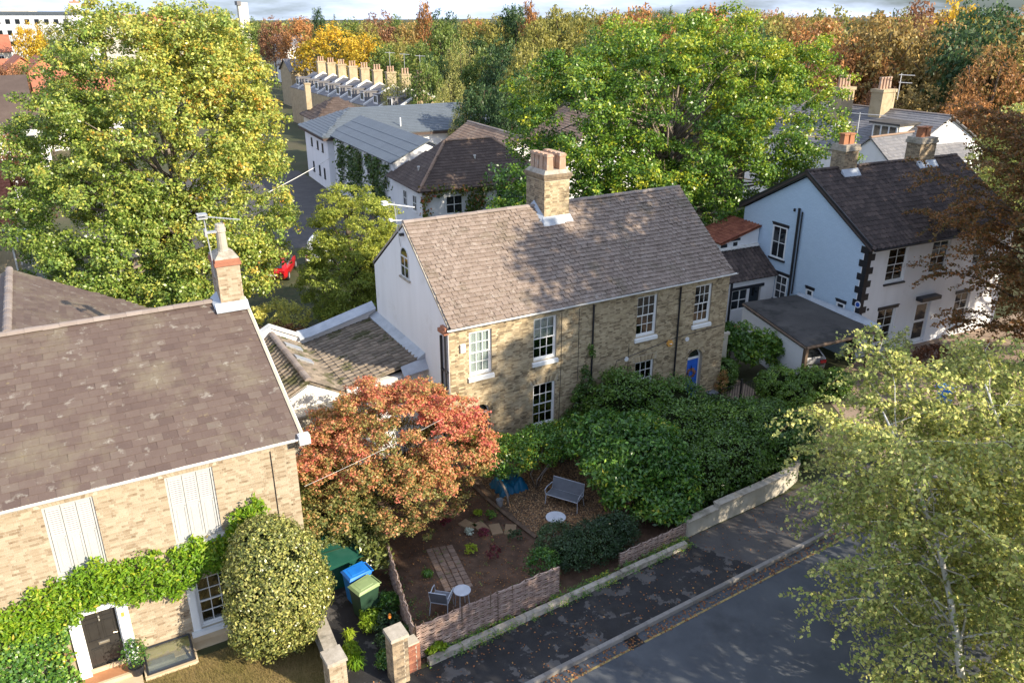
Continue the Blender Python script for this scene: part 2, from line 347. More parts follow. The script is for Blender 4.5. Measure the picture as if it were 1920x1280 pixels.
mk_leaf('leaf_copper', [(0.0, (0.07, 0.03, 0.018)), (0.5, (0.15, 0.065, 0.03)), (1.0, (0.24, 0.12, 0.05))], 0.3)
mk_leaf('leaf_hawthorn', [(0.0, (0.05, 0.055, 0.016)), (0.4, (0.13, 0.075, 0.025)), (0.75, (0.22, 0.095, 0.032)), (1.0, (0.32, 0.17, 0.05))], 0.38, jit=.6, gain=1.8)
mk_leaf('leaf_pinkred', [(0.0, (0.09, 0.018, 0.022)), (1.0, (0.20, 0.04, 0.06))], 0.3)
mk_leaf('leaf_silver', [(0.0, (0.28, 0.32, 0.26)), (1.0, (0.46, 0.5, 0.42))], 0.2)
# far woods
FW = dict(
    far_green=[(0.0, (0.032, 0.055, 0.014)), (0.5, (0.062, 0.09, 0.02)), (1.0, (0.12, 0.14, 0.03))],
    far_dark=[(0.0, (0.012, 0.028, 0.012)), (0.5, (0.026, 0.05, 0.018)), (1.0, (0.055, 0.085, 0.028))],
    far_olive=[(0.0, (0.07, 0.075, 0.018)), (0.5, (0.13, 0.125, 0.03)), (1.0, (0.21, 0.18, 0.045))],
    far_willow=[(0.0, (0.11, 0.115, 0.035)), (0.5, (0.19, 0.185, 0.055)), (1.0, (0.27, 0.24, 0.085))],
    far_yellow=[(0.0, (0.12, 0.10, 0.015)), (0.5, (0.26, 0.19, 0.02)), (1.0, (0.40, 0.24, 0.025))],
    far_gold=[(0.0, (0.10, 0.095, 0.012)), (0.45, (0.24, 0.17, 0.015)), (1.0, (0.46, 0.22, 0.02))],
    far_rust=[(0.0, (0.08, 0.045, 0.02)), (0.5, (0.19, 0.095, 0.035)), (1.0, (0.31, 0.15, 0.05))],
    far_brown=[(0.0, (0.07, 0.06, 0.022)), (0.5, (0.155, 0.115, 0.038)), (1.0, (0.26, 0.17, 0.055))],
    far_copper=[(0.0, (0.055, 0.028, 0.018)), (0.5, (0.12, 0.06, 0.032)), (1.0, (0.20, 0.10, 0.045))])
for k, v in FW.items():
    mk_leaf(k, v, 0.38, gain=2.3)

# ------------------------------------------------------------------ mesh helpers
class MB:
    """collects shapes; T maps local coordinates to the world"""
    def __init__(s, T=None):
        s.v, s.f, s.T = [], [], T
    def add(s, vs, fs):
        b = len(s.v)
        if s.T is not None:
            vs = [tuple(s.T @ Vector(p)) for p in vs]
        s.v.extend([tuple(p) for p in vs])
        s.f.extend([tuple(i + b for i in f) for f in fs])
        return s
    def box(s, x0, x1, y0, y1, z0, z1):
        return s.add([(x0, y0, z0), (x1, y0, z0), (x1, y1, z0), (x0, y1, z0), (x0, y0, z1), (x1, y0, z1), (x1, y1, z1), (x0, y1, z1)],
                     [(0, 3, 2, 1), (4, 5, 6, 7), (0, 1, 5, 4), (1, 2, 6, 5), (2, 3, 7, 6), (3, 0, 4, 7)])
    def quad(s, *p):
        return s.add(p, [tuple(range(len(p)))])
    def slab(s, poly, vec):
        """a polygon extruded along vec"""
        n = len(poly)
        q = [tuple(Vector(p) + Vector(vec)) for p in poly]
        return s.add(list(poly) + q, [tuple(range(n - 1, -1, -1)), tuple(range(n, 2 * n))] + [(i, (i + 1) % n, n + (i + 1) % n, n + i) for i in range(n)])
    def hexa(s, p):
        """8 corners, bottom four then top four"""
        return s.add(p, [(0, 3, 2, 1), (4, 5, 6, 7), (0, 1, 5, 4), (1, 2, 6, 5), (2, 3, 7, 6), (3, 0, 4, 7)])
    def tube(s, pts, rads, n=6, caps=True):
        pts = [Vector(p) for p in pts]
        if isinstance(rads, (int, float)):
            rads = [rads] * len(pts)
        vs, fs = [], []
        ref = Vector((0.31, 0.17, 0.93))
        for i, p in enumerate(pts):
            d = (pts[min(i + 1, len(pts) - 1)] - pts[max(i - 1, 0)])
            d = d.normalized() if d.length > 1e-9 else Vector((0, 0, 1))
            a = d.cross(ref)
            if a.length < 1e-3:
                a = d.cross(Vector((1, 0, 0)))
            a.normalize()
            b = d.cross(a)
            for k in range(n):
                t = 2 * math.pi * k / n
                vs.append(p + (a * math.cos(t) + b * math.sin(t)) * rads[i])
        for i in range(len(pts) - 1):
            for k in range(n):
                fs.append((i * n + k, i * n + (k + 1) % n, (i + 1) * n + (k + 1) % n, (i + 1) * n + k))
        if caps:
            fs.append(tuple(range(n - 1, -1, -1)))
            fs.append(tuple(range((len(pts) - 1) * n, len(pts) * n)))
        return s.add(vs, fs)
    def lathe(s, c, prof, n=12):
        vs, fs = [], []
        for (r, z) in prof:
            for k in range(n):
                t = 2 * math.pi * k / n
                vs.append((c[0] + r * math.cos(t), c[1] + r * math.sin(t), c[2] + z))
        for i in range(len(prof) - 1):
            for k in range(n):
                fs.append((i * n + k, i * n + (k + 1) % n, (i + 1) * n + (k + 1) % n, (i + 1) * n + k))
        fs.append(tuple(range(n - 1, -1, -1)))
        fs.append(tuple(range((len(prof) - 1) * n, len(prof) * n)))
        return s.add(vs, fs)

OFF = {}
def mesh_of(name, mb, off=(0, 0, 0)):
    me = bpy.data.meshes.new(name)
    if any(off):
        vv = [(p[0] - off[0], p[1] - off[1], p[2] - off[2]) for p in mb.v]
    else:
        vv = mb.v
    me.from_pydata(vv, [], mb.f)
    me.update()
    return me

def props(o, label=None, cat=None, group=None, kind=None):
    for k, v in (('label', label), ('category', cat), ('group', group), ('kind', kind)):
        if v:
            o[k] = v
    return o

def thing(name, label, cat, base, group=None):
    o = bpy.data.objects.new(name, None)
    o.empty_display_size = 0.2
    o.location = base
    COL.objects.link(o)
    OFF[o] = Vector(base)
    return props(o, label, cat, group)

def link(name, me, parent=None, loc=None):
    o = bpy.data.objects.new(name, me)
    COL.objects.link(o)
    if parent is not None:
        o.parent = parent
        o.location = -OFF[parent]
    OFF[o] = Vector((0, 0, 0))
    if loc is not None:
        o.location = loc
        OFF[o] = Vector(loc)
    return o

def part(name, mb, mat, parent, smooth=False, kind=None, label=None):
    """world-coordinate mesh hung under parent"""
    me = mesh_of(name, mb)
    me.materials.append(MAT[mat] if isinstance(mat, str) else mat)
    if smooth:
        me.polygons.foreach_set('use_smooth', [True] * len(me.polygons))
    o = link(name, me, parent)
    return props(o, label, kind=kind)

def solo(name, mb, mat, base, label=None, cat=None, group=None, kind=None, smooth=False):
    """top-level mesh with its origin at base"""
    me = mesh_of(name, mb, base)
    me.materials.append(MAT[mat])
    if smooth:
        me.polygons.foreach_set('use_smooth', [True] * len(me.polygons))
    o = link(name, me, None, base)
    return props(o, label, cat, group, kind)

def placed(name, me, M, parent):
    """a piece with shared mesh data set in the world by matrix M"""
    o = bpy.data.objects.new(name, me)
    o.parent = parent
    o.matrix_basis = Matrix.Translation(-OFF[parent]) @ M
    COL.objects.link(o)
    return o

def dup(root, base, rotz=0.0, scale=1.0, label=None, group=None, mats=None):
    def cp(o, par):
        c = o.copy()
        COL.objects.link(c)
        c.parent = par
        if mats and c.type == 'MESH':
            for s in c.material_slots:
                if s.material and s.material.name in mats:
                    s.link = 'OBJECT'
                    s.material = MAT[mats[s.material.name]]
        for ch in o.children:
            cp(ch, c)
        return c
    c = cp(root, None)
    c.location = base
    c.rotation_euler = (0, 0, rotz)
    c.scale = (scale, scale, scale) if isinstance(scale, (int, float)) else scale
    if label:
        c['label'] = label
    if group:
        c['group'] = group
    return c

def proj(p):
    """picture position of a world point (only to rank which pieces show largest)"""
    d = Vector(p) - CAM
    fw = Vector((math.cos(YAW) * math.cos(PITCH), math.sin(YAW) * math.cos(PITCH), -math.sin(PITCH)))
    r = Vector((math.sin(YAW), -math.cos(YAW), 0))
    u = r.cross(fw)
    w = d.dot(fw)
    return (960 + 1515 * d.dot(r) / w, 640 - 1515 * d.dot(u) / w, w) if w > 0.1 else (1e9, 1e9, 1e9)

def rank(p):
    x, y, w = proj(p)
    return w + (0 if (-5 < x < 1925 and -5 < y < 1285) else 1e4)

def frame(o, deg):
    return Matrix.Translation((o[0], o[1], 0)) @ Matrix.Rotation(R(deg), 4, 'Z')

# ------------------------------------------------------------------ bricks and tiles
def wall_grid(mb, x0, x1, z0, z1, y0, y1, holes):
    """a wall in x-z between y0 (front) and y1 with rectangular holes"""
    xs = sorted({x0, x1, *[h[0] for h in holes], *[h[1] for h in holes]})
    zs = sorted({z0, z1, *[h[2] for h in holes], *[h[3] for h in holes]})
    inside = lambda x, z: any(h[0] < x < h[1] and h[2] < z < h[3] for h in holes)
    for a, b in zip(xs, xs[1:]):
        run = None
        for c, d in zip(zs, zs[1:]):
            if x0 <= a and b <= x1 and z0 <= c and d <= z1 and not inside((a + b) / 2, (c + d) / 2):
                if run and abs(run[1] - c) < 1e-9:
                    run[1] = d
                else:
                    if run:
                        mb.box(a, b, y0, y1, run[0], run[1])
                    run = [c, d]
        if run:
            mb.box(a, b, y0, y1, run[0], run[1])
    return mb

def lay_bricks(x0, x1, z0, z1, skip, L=0.215, h=0.065, j=0.010, holes=()):
    """flemish bond, cut to the openings: list of (x, z, length)"""
    out = []
    k = 0
    z = z0
    while z + h <= z1 + 1e-6:
        x = x0 - (0.0 if k % 2 == 0 else 0.056)
        i = k
        cuts = [(c[0], c[1]) for c in holes if c[2] - h * .6 < z < c[3] - h * .4]
        while x < x1 - 0.03:
            ln = L if i % 2 == 0 else 0.1025
            segs = [(max(x, x0), min(x + ln, x1))]
            for (p, q) in cuts:
                segs = [t for (a, b) in segs for t in ((a, min(b, p)), (max(a, q), b)) if t[1] - t[0] > .02]
            for (a, b) in segs:
                if b - a > 0.02 and not skip((a + b) / 2, z + h / 2, (b - a) / 2):
                    out.append((a, z, b - a))
            x += ln + j
            i += 1
        z += h + j
        k += 1
    return out

def brick_face(parent, T, items, mat, mat_single, nparts, d=0.007, h=0.065, depth=0.02):
    """bricks standing d proud of the plane y=0 of frame T (outside is -y); the nparts that show largest are parts"""
    if nparts:
        items = sorted(items, key=lambda b: rank(T @ Vector((b[0], 0, b[1]))))
    shapes = {}
    for (x, z, ln) in items[:nparts]:
        key = round(ln, 2)
        if key not in shapes:
            m = MB().box(0, ln, -d, depth, 0, h)
            me = mesh_of('brick', m)
            me.materials.append(MAT[mat_single])
            shapes[key] = me
        placed('brick', shapes[key], T @ Matrix.Translation((x, random.uniform(-.003, .003), z)), parent)
    rest = items[nparts:]
    if rest:
        mb = MB(T)
        for (x, z, ln) in rest:
            e = d + random.uniform(-.003, .003)
            mb.add([(x, -e, z), (x + ln, -e, z), (x + ln, -e, z + h), (x, -e, z + h), (x, depth, z), (x + ln, depth, z), (x + ln, depth, z + h), (x, depth, z + h)],
                   [(0, 1, 2, 3), (1, 5, 6, 2), (4, 0, 3, 7), (3, 2, 6, 7), (4, 5, 1, 0)])
        part('brick_courses', mb, mat, parent, kind='stuff')

def tile_shape(tw, ln, th, kind, fill=0.495):
    m = MB()
    w = tw * fill
    if kind == 'flat':
        m.hexa([(-w, 0, th * .4), (w, 0, th * .4), (w, ln, -th), (-w, ln, -th), (-w, 0, th * 1.6), (w, 0, th * 1.6), (w, ln, 0), (-w, ln, 0)])
    elif kind == 'pan':
        n = 7
        a = tw * 0.115
        top = []
        for i in range(n + 1):
            t = i / n
            x = -tw * .54 + tw * 1.08 * t
            z = a * math.cos(2 * math.pi * t) + a * 0.4
            top.append((x, z))
        vs = [(x, 0, z + th * 1.4) for x, z in top] + [(x, ln, z) for x, z in top] + [(x, 0, z - th * .2) for x, z in top]
        fs = [(i, i + 1, n + 2 + i, n + 1 + i) for i in range(n)] + [(2 * n + 2 + i, 2 * n + 3 + i, i + 1, i) for i in range(n)]
        m.add(vs, fs)
    elif kind == 'roll':
        # interlocking tile: flat pan with a rounded roll
        pr = [(-w, .0), (-w * .55, .0), (-w * .3, tw * .02), (w * .25, tw * .16), (w * .6, tw * .2), (w * .92, tw * .13), (w, .0)]
        n = len(pr) - 1
        vs = [(x, 0, z + th * 1.5) for x, z in pr] + [(x, ln, z) for x, z in pr] + [(x, 0, z * .5 - th * .2) for x, z in pr]
        fs = [(i, i + 1, n + 2 + i, n + 1 + i) for i in range(n)] + [(2 * n + 2 + i, 2 * n + 3 + i, i + 1, i) for i in range(n)]
        m.add(vs, fs)
    return m

def tile_plane(parent, o, ux, us, W, S, tw, gauge, mat, mat_single, kind='flat', nparts=300, th=0.014, lift=0.03, inside=None,
               stagger=True, jit=1.0, name='roof_tile', overlap=1.22, fill=0.495):
    """tiles on the plane o + u*ux + s*us (us up the slope); returns nothing"""
    o, ux, us = Vector(o), Vector(ux).normalized(), Vector(us).normalized()
    n = ux.cross(us).normalized()
    if n.z < 0:
        o = o + ux * W
        ux, n = -ux, -n
        if inside:
            inside_ = inside
            inside = lambda u, s: inside_(W - u, s)
    rows = int(round(S / gauge))
    gauge = S / rows
    cols = int(round(W / tw))
    tw = W / cols
    items = []
    for r in range(rows):
        sh = 0.5 * tw if (stagger and r % 2) else 0.0
        for c in range(cols + (1 if sh else 0)):
            u = (c + .5) * tw - sh
            if u < tw * .25 or u > W - tw * .25:
                u = min(max(u, tw * .26), W - tw * .26) if stagger else u
                half = stagger
            else:
                half = False
            s = r * gauge - 0.03
            if inside and not inside(u, s + gauge * .5):
                continue
            p = o + ux * u + us * s + n * lift
            a = random.gauss(0, .004) * jit
            b = random.gauss(0, .006) * jit
            lf = abs(random.gauss(0, .003)) * jit + jit * .006 * (math.sin(u * .9 + s * .5) + math.sin(u * 2.3 - s * 1.1 + 1))
            M3 = Matrix((ux, us, n)).transposed().to_4x4()
            M = Matrix.Translation(p + n * lf) @ M3 @ Matrix.Rotation(a * 3, 4, 'Z') @ Matrix.Rotation(b, 4, 'Y')
            if half:
                M = M @ Matrix.Diagonal((.5, 1, 1, 1))
            items.append((rank(p) if nparts else 0, M))
    items.sort(key=lambda t: t[0])
    me = None
    ln = gauge * overlap
    shp = tile_shape(tw, ln, th, kind, fill)
    if nparts:
        me = mesh_of(name, shp)
        me.materials.append(MAT[mat_single])
        for _, M in items[:nparts]:
            placed(name, me, M, parent)
    rest = items[nparts:]
    if rest:
        sv = np.array([(*p, 1.0) for p in shp.v])
        mb = MB()
        for _, M in rest:
            q = sv @ np.array(M).T
            b = len(mb.v)
            mb.v.extend(map(tuple, q[:, :3]))
            mb.f.extend(tuple(i + b for i in f) for f in shp.f)
        part('roof_tiles_rest' if nparts else 'roof_tiling', mb, mat, parent, kind='stuff')

def roof_quad(mb, a, b, c, d, th=0.06):
    """roof slab with top corners a b c d"""
    n = (Vector(b) - Vector(a)).cross(Vector(d) - Vector(a)).normalized()
    if n.z < 0:
        n = -n
    return mb.slab([a, b, c, d], -n * th)

def ridge_caps(parent, a, b, r=0.12, ln=0.42, mat='ridge', name='ridge_tile', ratio=0.8):
    a, b = Vector(a), Vector(b)
    L = (b - a).length
    k = max(1, int(round(L / ln)))
    d = (b - a) / k
    ux = d.normalized()
    side = ux.cross(Vector((0, 0, 1))).normalized()
    up = side.cross(ux)
    m = MB()
    n = 6
    vs, fs = [], []
    for e, s in ((0, 1.0), (d.length * 1.02, 0.94)):
        for i in range(n + 1):
            t = math.pi * i / n
            vs.append((e, math.cos(t) * r * s, math.sin(t) * r * ratio * s))
    fs = [(i, i + 1, n + 2 + i, n + 1 + i) for i in range(n)] + [tuple(range(n + 1)), tuple(range(2 * n + 1, n, -1))]
    m.add(vs, fs)
    me = mesh_of(name, m)
    me.materials.append(MAT[mat])
    M3 = Matrix((ux, side, up)).transposed().to_4x4()
    for i in range(k):
        placed(name, me, Matrix.Translation(a + d * i + up * random.uniform(-.006, .006)) @ M3, parent)

# ------------------------------------------------------------------ windows
def sash(parent, T, x0, x1, z0, z1, cols=3, rows=2, back='curtain', fw=0.05, ybase=0.10, sill=0.14, cover=1.0, lintel=None, frame_mat='paint_white', two=True, name='window', curtain_mat='curtain', sill_mat='paint_white'):
    """a sliding sash window in an opening of the plane y=0 (outside -y); parts of a part"""
    y = ybase
    f = MB(T)
    f.box(x0, x0 + fw, y - .03, y + .07, z0, z1).box(x1 - fw, x1, y - .03, y + .07, z0, z1)
    f.box(x0 + fw, x1 - fw, y - .03, y + .07, z1 - fw, z1).box(x0 + fw, x1 - fw, y - .03, y + .07, z0, z0 + fw * 1.4)
    w = part(name, f, frame_mat, parent)
    if sill:
        s = MB(T).hexa([(x0 - .07, -.09, z0 - sill), (x1 + .07, -.09, z0 - sill), (x1 + .07, y - .031, z0 - sill), (x0 - .07, y - .031, z0 - sill),
                        (x0 - .07, -.09, z0 - .05), (x1 + .07, -.09, z0 - .05), (x1 + .07, y - .031, z0 - .001), (x0 - .07, y - .031, z0 - .001)])
        part('sill', s, sill_mat, w)
    a, b, c, d = x0 + fw, x1 - fw, z0 + fw * 1.4, z1 - fw
    mid = (c + d) / 2
    halves = [(c, mid + .02, y + .03), (mid - .02, d, y + .0)] if two else [(c, d, y)]
    me = None
    for (p, q, yy) in halves:
        g = MB(T)
        st = .035
        g.box(a, a + st, yy - .014, yy + .025, p, q).box(b - st, b, yy - .014, yy + .025, p, q)
        g.box(a + st, b - st, yy - .014, yy + .025, p, p + .045).box(a + st, b - st, yy - .014, yy + .025, q - .035, q)
        ia, ib, ip, iq = a + st, b - st, p + .045, q - .035
        bw = .011
        cw, rh = (ib - ia) / cols, (iq - ip) / rows
        for i in range(1, cols):
            g.box(ia + cw * i - bw, ia + cw * i + bw, yy - .012, yy + .02, ip, iq)
        for k in range(1, rows):
            for i in range(cols):
                g.box(ia + cw * i + (bw if i else 0), ia + cw * (i + 1) - (bw if i < cols - 1 else 0), yy - .0125, yy + .0205, ip + rh * k - bw, ip + rh * k + bw)
        part('sash_frame', g, frame_mat, w)
        pm = mesh_of('pane', MB().box(-cw / 2 + .004, cw / 2 - .004, -.002, .002, -rh / 2 + .004, rh / 2 - .004))
        pm.materials.append(MAT['glass'])
        for i in range(cols):
            for k in range(rows):
                placed('pane', pm, T @ Matrix.Translation((ia + cw * (i + .5), yy + .004, ip + rh * (k + .5))) @ Matrix.Rotation(random.gauss(0, .006), 4, 'X') @ Matrix.Rotation(random.gauss(0, .006), 4, 'Z'), w)
    if back == 'curtain':
        m = MB(T)
        n = 26
        zt, zb = z1 - .04, z1 - (z1 - z0 - .06) * cover
        for i in range(n):
            t0, t1 = i / n, (i + 1) / n
            xa, xb = x0 + (x1 - x0) * t0, x0 + (x1 - x0) * t1
            ya, yb = y + .075 + .012 * math.sin(t0 * 38), y + .075 + .012 * math.sin(t1 * 38)
            m.quad((xa, ya, zb), (xb, yb, zb), (xb, yb, zt), (xa, ya, zt))
        part('curtain', m, curtain_mat, w)
    elif back == 'blind':
        m = MB(T)
        zt, zb = z1 - .05, z1 - (z1 - z0 - .06) * cover
        zz = zt
        while zz > zb:
            m.add([(x0 + .03, y + .12, zz - .035), (x1 - .03, y + .12, zz - .035), (x1 - .03, y + .15, zz), (x0 + .03, y + .15, zz)], [(0, 1, 2, 3)])
            zz -= .05
        part('blind', m, curtain_mat, w)
    # box behind the glass, painted dark as an unlit interior
    rm = MB(T)
    X0, X1, Z0, Z1, Y0, Y1 = x0 - .25, x1 + .25, z0 - .3, z1 + .2, y + .32, y + 1.6
    rm.quad((X0, Y1, Z0), (X1, Y1, Z0), (X1, Y1, Z1), (X0, Y1, Z1)).quad((X0, Y0, Z0), (X0, Y1, Z0), (X0, Y1, Z1), (X0, Y0, Z1))
    rm.quad((X1, Y0, Z0), (X1, Y0, Z1), (X1, Y1, Z1), (X1, Y1, Z0)).quad((X0, Y0, Z0), (X1, Y0, Z0), (X1, Y1, Z0), (X0, Y1, Z0)).quad((X0, Y0, Z1), (X0, Y1, Z1), (X1, Y1, Z1), (X1, Y0, Z1))
    part('dark_backing', rm, 'interior', w)
    return w

# ------------------------------------------------------------------ foliage
def leaf_arrays(P, N, size, aspect=0.6, fold=0.12):
    n = len(P)
    N = N / (np.linalg.norm(N, axis=1, keepdims=True) + 1e-9)
    rd = rng.normal(size=(n, 3))
    A = np.cross(N, rd)
    A /= (np.linalg.norm(A, axis=1, keepdims=True) + 1e-9)
    B = np.cross(N, A)
    s = size[:, None]
    v = np.empty((n, 4, 3))
    v[:, 0] = P - A * s * .5
    v[:, 1] = P + B * s * .5 * aspect + N * s * fold
    v[:, 2] = P + A * s * .5
    v[:, 3] = P - B * s * .5 * aspect + N * s * fold
    return v.reshape(-1, 3)

def leaf_mesh(name, V, tint, mat):
    n = len(V) // 4
    me = bpy.data.meshes.new(name)
    me.vertices.add(len(V))
    me.vertices.foreach_set('co', V.astype(np.float32).ravel())
    me.loops.add(n * 4)
    me.loops.foreach_set('vertex_index', np.arange(n * 4, dtype=np.int32))
    me.polygons.add(n)
    me.polygons.foreach_set('loop_start', np.arange(0, n * 4, 4, dtype=np.int32))
    me.polygons.foreach_set('loop_total', np.full(n, 4, dtype=np.int32))
    a = me.attributes.new('tint', 'FLOAT', 'FACE')
    a.data.foreach_set('value', np.clip(tint, 0, 1).astype(np.float32))
    me.update(calc_edges=True)
    me.materials.append(MAT[mat])
    return me

def clumps_in(lobes, k, lo=0.55, under=-0.35):
    """clump centres in the outer shells of ellipsoid lobes: positions, outward directions"""
    w = np.array([l[3] * l[4] + l[4] * l[5] + l[3] * l[5] for l in lobes])
    idx = rng.choice(len(lobes), size=k * 3, p=w / w.sum())
    d = rng.normal(size=(k * 3, 3))
    d /= np.linalg.norm(d, axis=1, keepdims=True)
    L = np.array(lobes)[idx]
    fr = rng.uniform(lo ** 2, 1.0, k * 3) ** .5
    P = L[:, :3] + d * L[:, 3:6] * fr[:, None]
    ok = d[:, 2] > under + rng.uniform(-.25, .25, k * 3)
    # drop centres buried inside another lobe
    for l in lobes:
        q = (P - np.array(l[:3])) / np.array(l[3:6])
        ok &= ~((np.linalg.norm(q, axis=1) < lo * .9))
    P, d = P[ok][:k], d[ok][:k]
    return P, d

def smooth3(P, sc, seed=0):
    """cheap smooth noise -1..1"""
    s = np.zeros(len(P))
    for i, f in enumerate((1.0, 2.1, 4.3)):
        a = P * (sc * f)
        s += (np.sin(a[:, 0] * 1.3 + a[:, 1] * .7 + seed + i) + np.sin(a[:, 1] * 1.1 - a[:, 2] * 1.7 + 2.3 * seed + i * 2) + np.sin(a[:, 2] * 1.4 + a[:, 0] * .9 + 5 * seed)) / 3 / (1.6 ** i)
    return s / 1.8

def crown(lobes, nclump, per, cr, ls, mat, tintf, lo=0.55, under=-0.35, flat=0.65, up=0.40, out=0.55, rnd=0.75, aspect=0.6, name='crown', droop=0.0, spread=0.12):
    P, D = clumps_in(lobes, nclump, lo, under)
    k = len(P)
    csz = rng.uniform(.55, 1.3, k)
    cnt = np.maximum(4, (per * csz ** 2)).astype(int)
    idx = np.repeat(np.arange(k), cnt)
    n = len(idx)
    o = rng.normal(size=(n, 3))
    o /= (np.linalg.norm(o, axis=1, keepdims=True) + 1e-9)
    o *= (rng.uniform(0, 1, n) ** .45)[:, None] * cr * csz[idx][:, None]
    o[:, 2] *= flat
    if droop:
        o[:, 2] -= droop * rng.uniform(0, 1, n) ** 1.5
    Q = P[idx] + o
    N = D[idx] * out + np.array([0, 0, up]) + rng.normal(size=(n, 3)) * rnd + o / cr * .35
    t = tintf(P)[idx] + rng.normal(0, spread, n)
    V = leaf_arrays(Q, N, ls * rng.uniform(.65, 1.3, n), aspect)
    return leaf_mesh(name, V, t, mat), P

def crown2(lobes, nb, br, tufts, per, cr, ls, mat, tintf, lo=0.5, under=-0.4, bflat=0.6, flat=0.7, up=0.35, out=0.5, rnd=0.7, aspect=0.6, name='crown', spread=0.10, tj=0.10, fill=0.0):
    """boughs in the lobes, tufts of leaves over each bough: gaps stay between the boughs"""
    B, D = clumps_in(lobes, nb, lo, under)
    nb = len(B)
    bs = rng.uniform(.6, 1.25, nb)
    cnt = np.maximum(3, tufts * bs ** 2).astype(int)
    ib = np.repeat(np.arange(nb), cnt)
    d = rng.normal(size=(len(ib), 3)) + D[ib] * .9 + np.array([0, 0, .45])
    d /= np.linalg.norm(d, axis=1, keepdims=True)
    T = B[ib] + d * np.array([1, 1, bflat]) * (br * bs[ib] * rng.uniform(.45, 1.0, len(ib)))[:, None]
    ts = rng.uniform(.6, 1.3, len(ib))
    cnt = np.maximum(3, per * ts ** 2).astype(int)
    it = np.repeat(np.arange(len(ib)), cnt)
    n = len(it)
    o = rng.normal(size=(n, 3))
    o /= (np.linalg.norm(o, axis=1, keepdims=True) + 1e-9)
    o *= (rng.uniform(0, 1, n) ** .5 * cr * ts[it])[:, None]
    o[:, 2] *= flat
    Q = T[it] + o
    N = d[it] * out + np.array([0, 0, up]) + rng.normal(size=(n, 3)) * rnd + o / cr * .4
    t = tintf(B)[ib] + rng.normal(0, tj, len(ib))
    t = t[it] + rng.normal(0, spread, n)
    V = leaf_arrays(Q, N, ls * rng.uniform(.65, 1.3, n), aspect)
    return leaf_mesh(name, V, t, mat), B

def bough_tree(name, label, base, lobes, mat, tintf, trunk, trunk_top, nlimb, bark='bark', cat='tree', group=None, **kw):
    root = thing(name, label, cat, base, group)
    me, B = crown2(lobes, mat=mat, tintf=tintf, **kw)
    link('crown', me, root)
    mb = MB()
    sel = [B[i] for i in rng.choice(len(B), size=min(nlimb, len(B)), replace=False)]
    limbs(mb, base, trunk_top, trunk, sel)
    part('trunk', mb, bark, root, smooth=True)
    return root

def limbs(mb, foot, top, r0, ends, n=5, bend=0.12):
    """trunk from foot to top and curved limbs out to the given ends"""
    foot, top = Vector(foot), Vector(top)
    pts, rad = [], []
    for i in range(7):
        t = i / 6
        p = foot.lerp(top, t) + Vector((math.sin(t * 5.1) * .03, math.cos(t * 4.3) * .03, 0)) * (top - foot).length * t
        pts.append(p)
        rad.append(r0 * (1.25 if i == 0 else 1.0) * (1 - .72 * t))
    mb.tube(pts, rad, 9)
    H = (top - foot).length
    for e in ends:
        e = Vector(e)
        t = min(.95, max(.3, ((e.z - foot.z) / max(H, .1)) * .62 + random.uniform(-.08, .05)))
        s = foot.lerp(top, t)
        m = s.lerp(e, .5) + Vector((random.gauss(0, 1), random.gauss(0, 1), random.gauss(.5, .6))) * bend * (e - s).length
        r = r0 * (1 - .72 * t) * random.uniform(.3, .5)
        q = [s, s.lerp(m, .55) , m, m.lerp(e, .55) + Vector((random.gauss(0, .05), random.gauss(0, .05), random.gauss(0, .05))) * (e - s).length, e]
        mb.tube(q, [r, r * .8, r * .58, r * .36, max(.008, r * .15)], n)

def plant(name, label, cat, base, lobes, nclump, per, cr, ls, mat, tintf=None, trunk=0.0, trunk_top=None, nlimb=0, bark='bark', group=None,
          part_name='foliage', **kw):
    """tree or bush standing at base: Empty > trunk, crown; lobes are in world coordinates"""
    root = thing(name, label, cat, base, group)
    tf = tintf or (lambda P: .5 + .35 * smooth3(P, .9, base[0]))
    me, P = crown(lobes, nclump, per, cr, ls, mat, tf, name=part_name, **kw)
    o = link(part_name, me, root)
    if trunk:
        mb = MB()
        c = np.array(lobes)[:, :3].mean(axis=0)
        top = trunk_top or (c[0], c[1], c[2])
        sel = [P[i] for i in rng.choice(len(P), size=min(nlimb, len(P)), replace=False)] if nlimb else []
        limbs(mb, base, top, trunk, sel)
        part('trunk', mb, bark, root, smooth=True)
    return root

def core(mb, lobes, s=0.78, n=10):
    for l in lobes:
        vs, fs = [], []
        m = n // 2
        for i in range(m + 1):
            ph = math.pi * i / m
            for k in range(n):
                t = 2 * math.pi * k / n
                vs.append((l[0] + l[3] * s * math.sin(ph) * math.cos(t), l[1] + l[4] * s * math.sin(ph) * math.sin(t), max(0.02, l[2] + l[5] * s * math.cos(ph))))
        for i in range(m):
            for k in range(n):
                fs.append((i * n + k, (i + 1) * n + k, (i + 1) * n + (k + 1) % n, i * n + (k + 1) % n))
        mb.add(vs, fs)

# ================================================================== the setting
RT = frame((0, 13.45), 3.3)          # street frame: y=0 is the kerb, +y towards the houses
def rw(x, y, z=0.0):
    return tuple(RT @ Vector((x, y, z)))

g = MB()
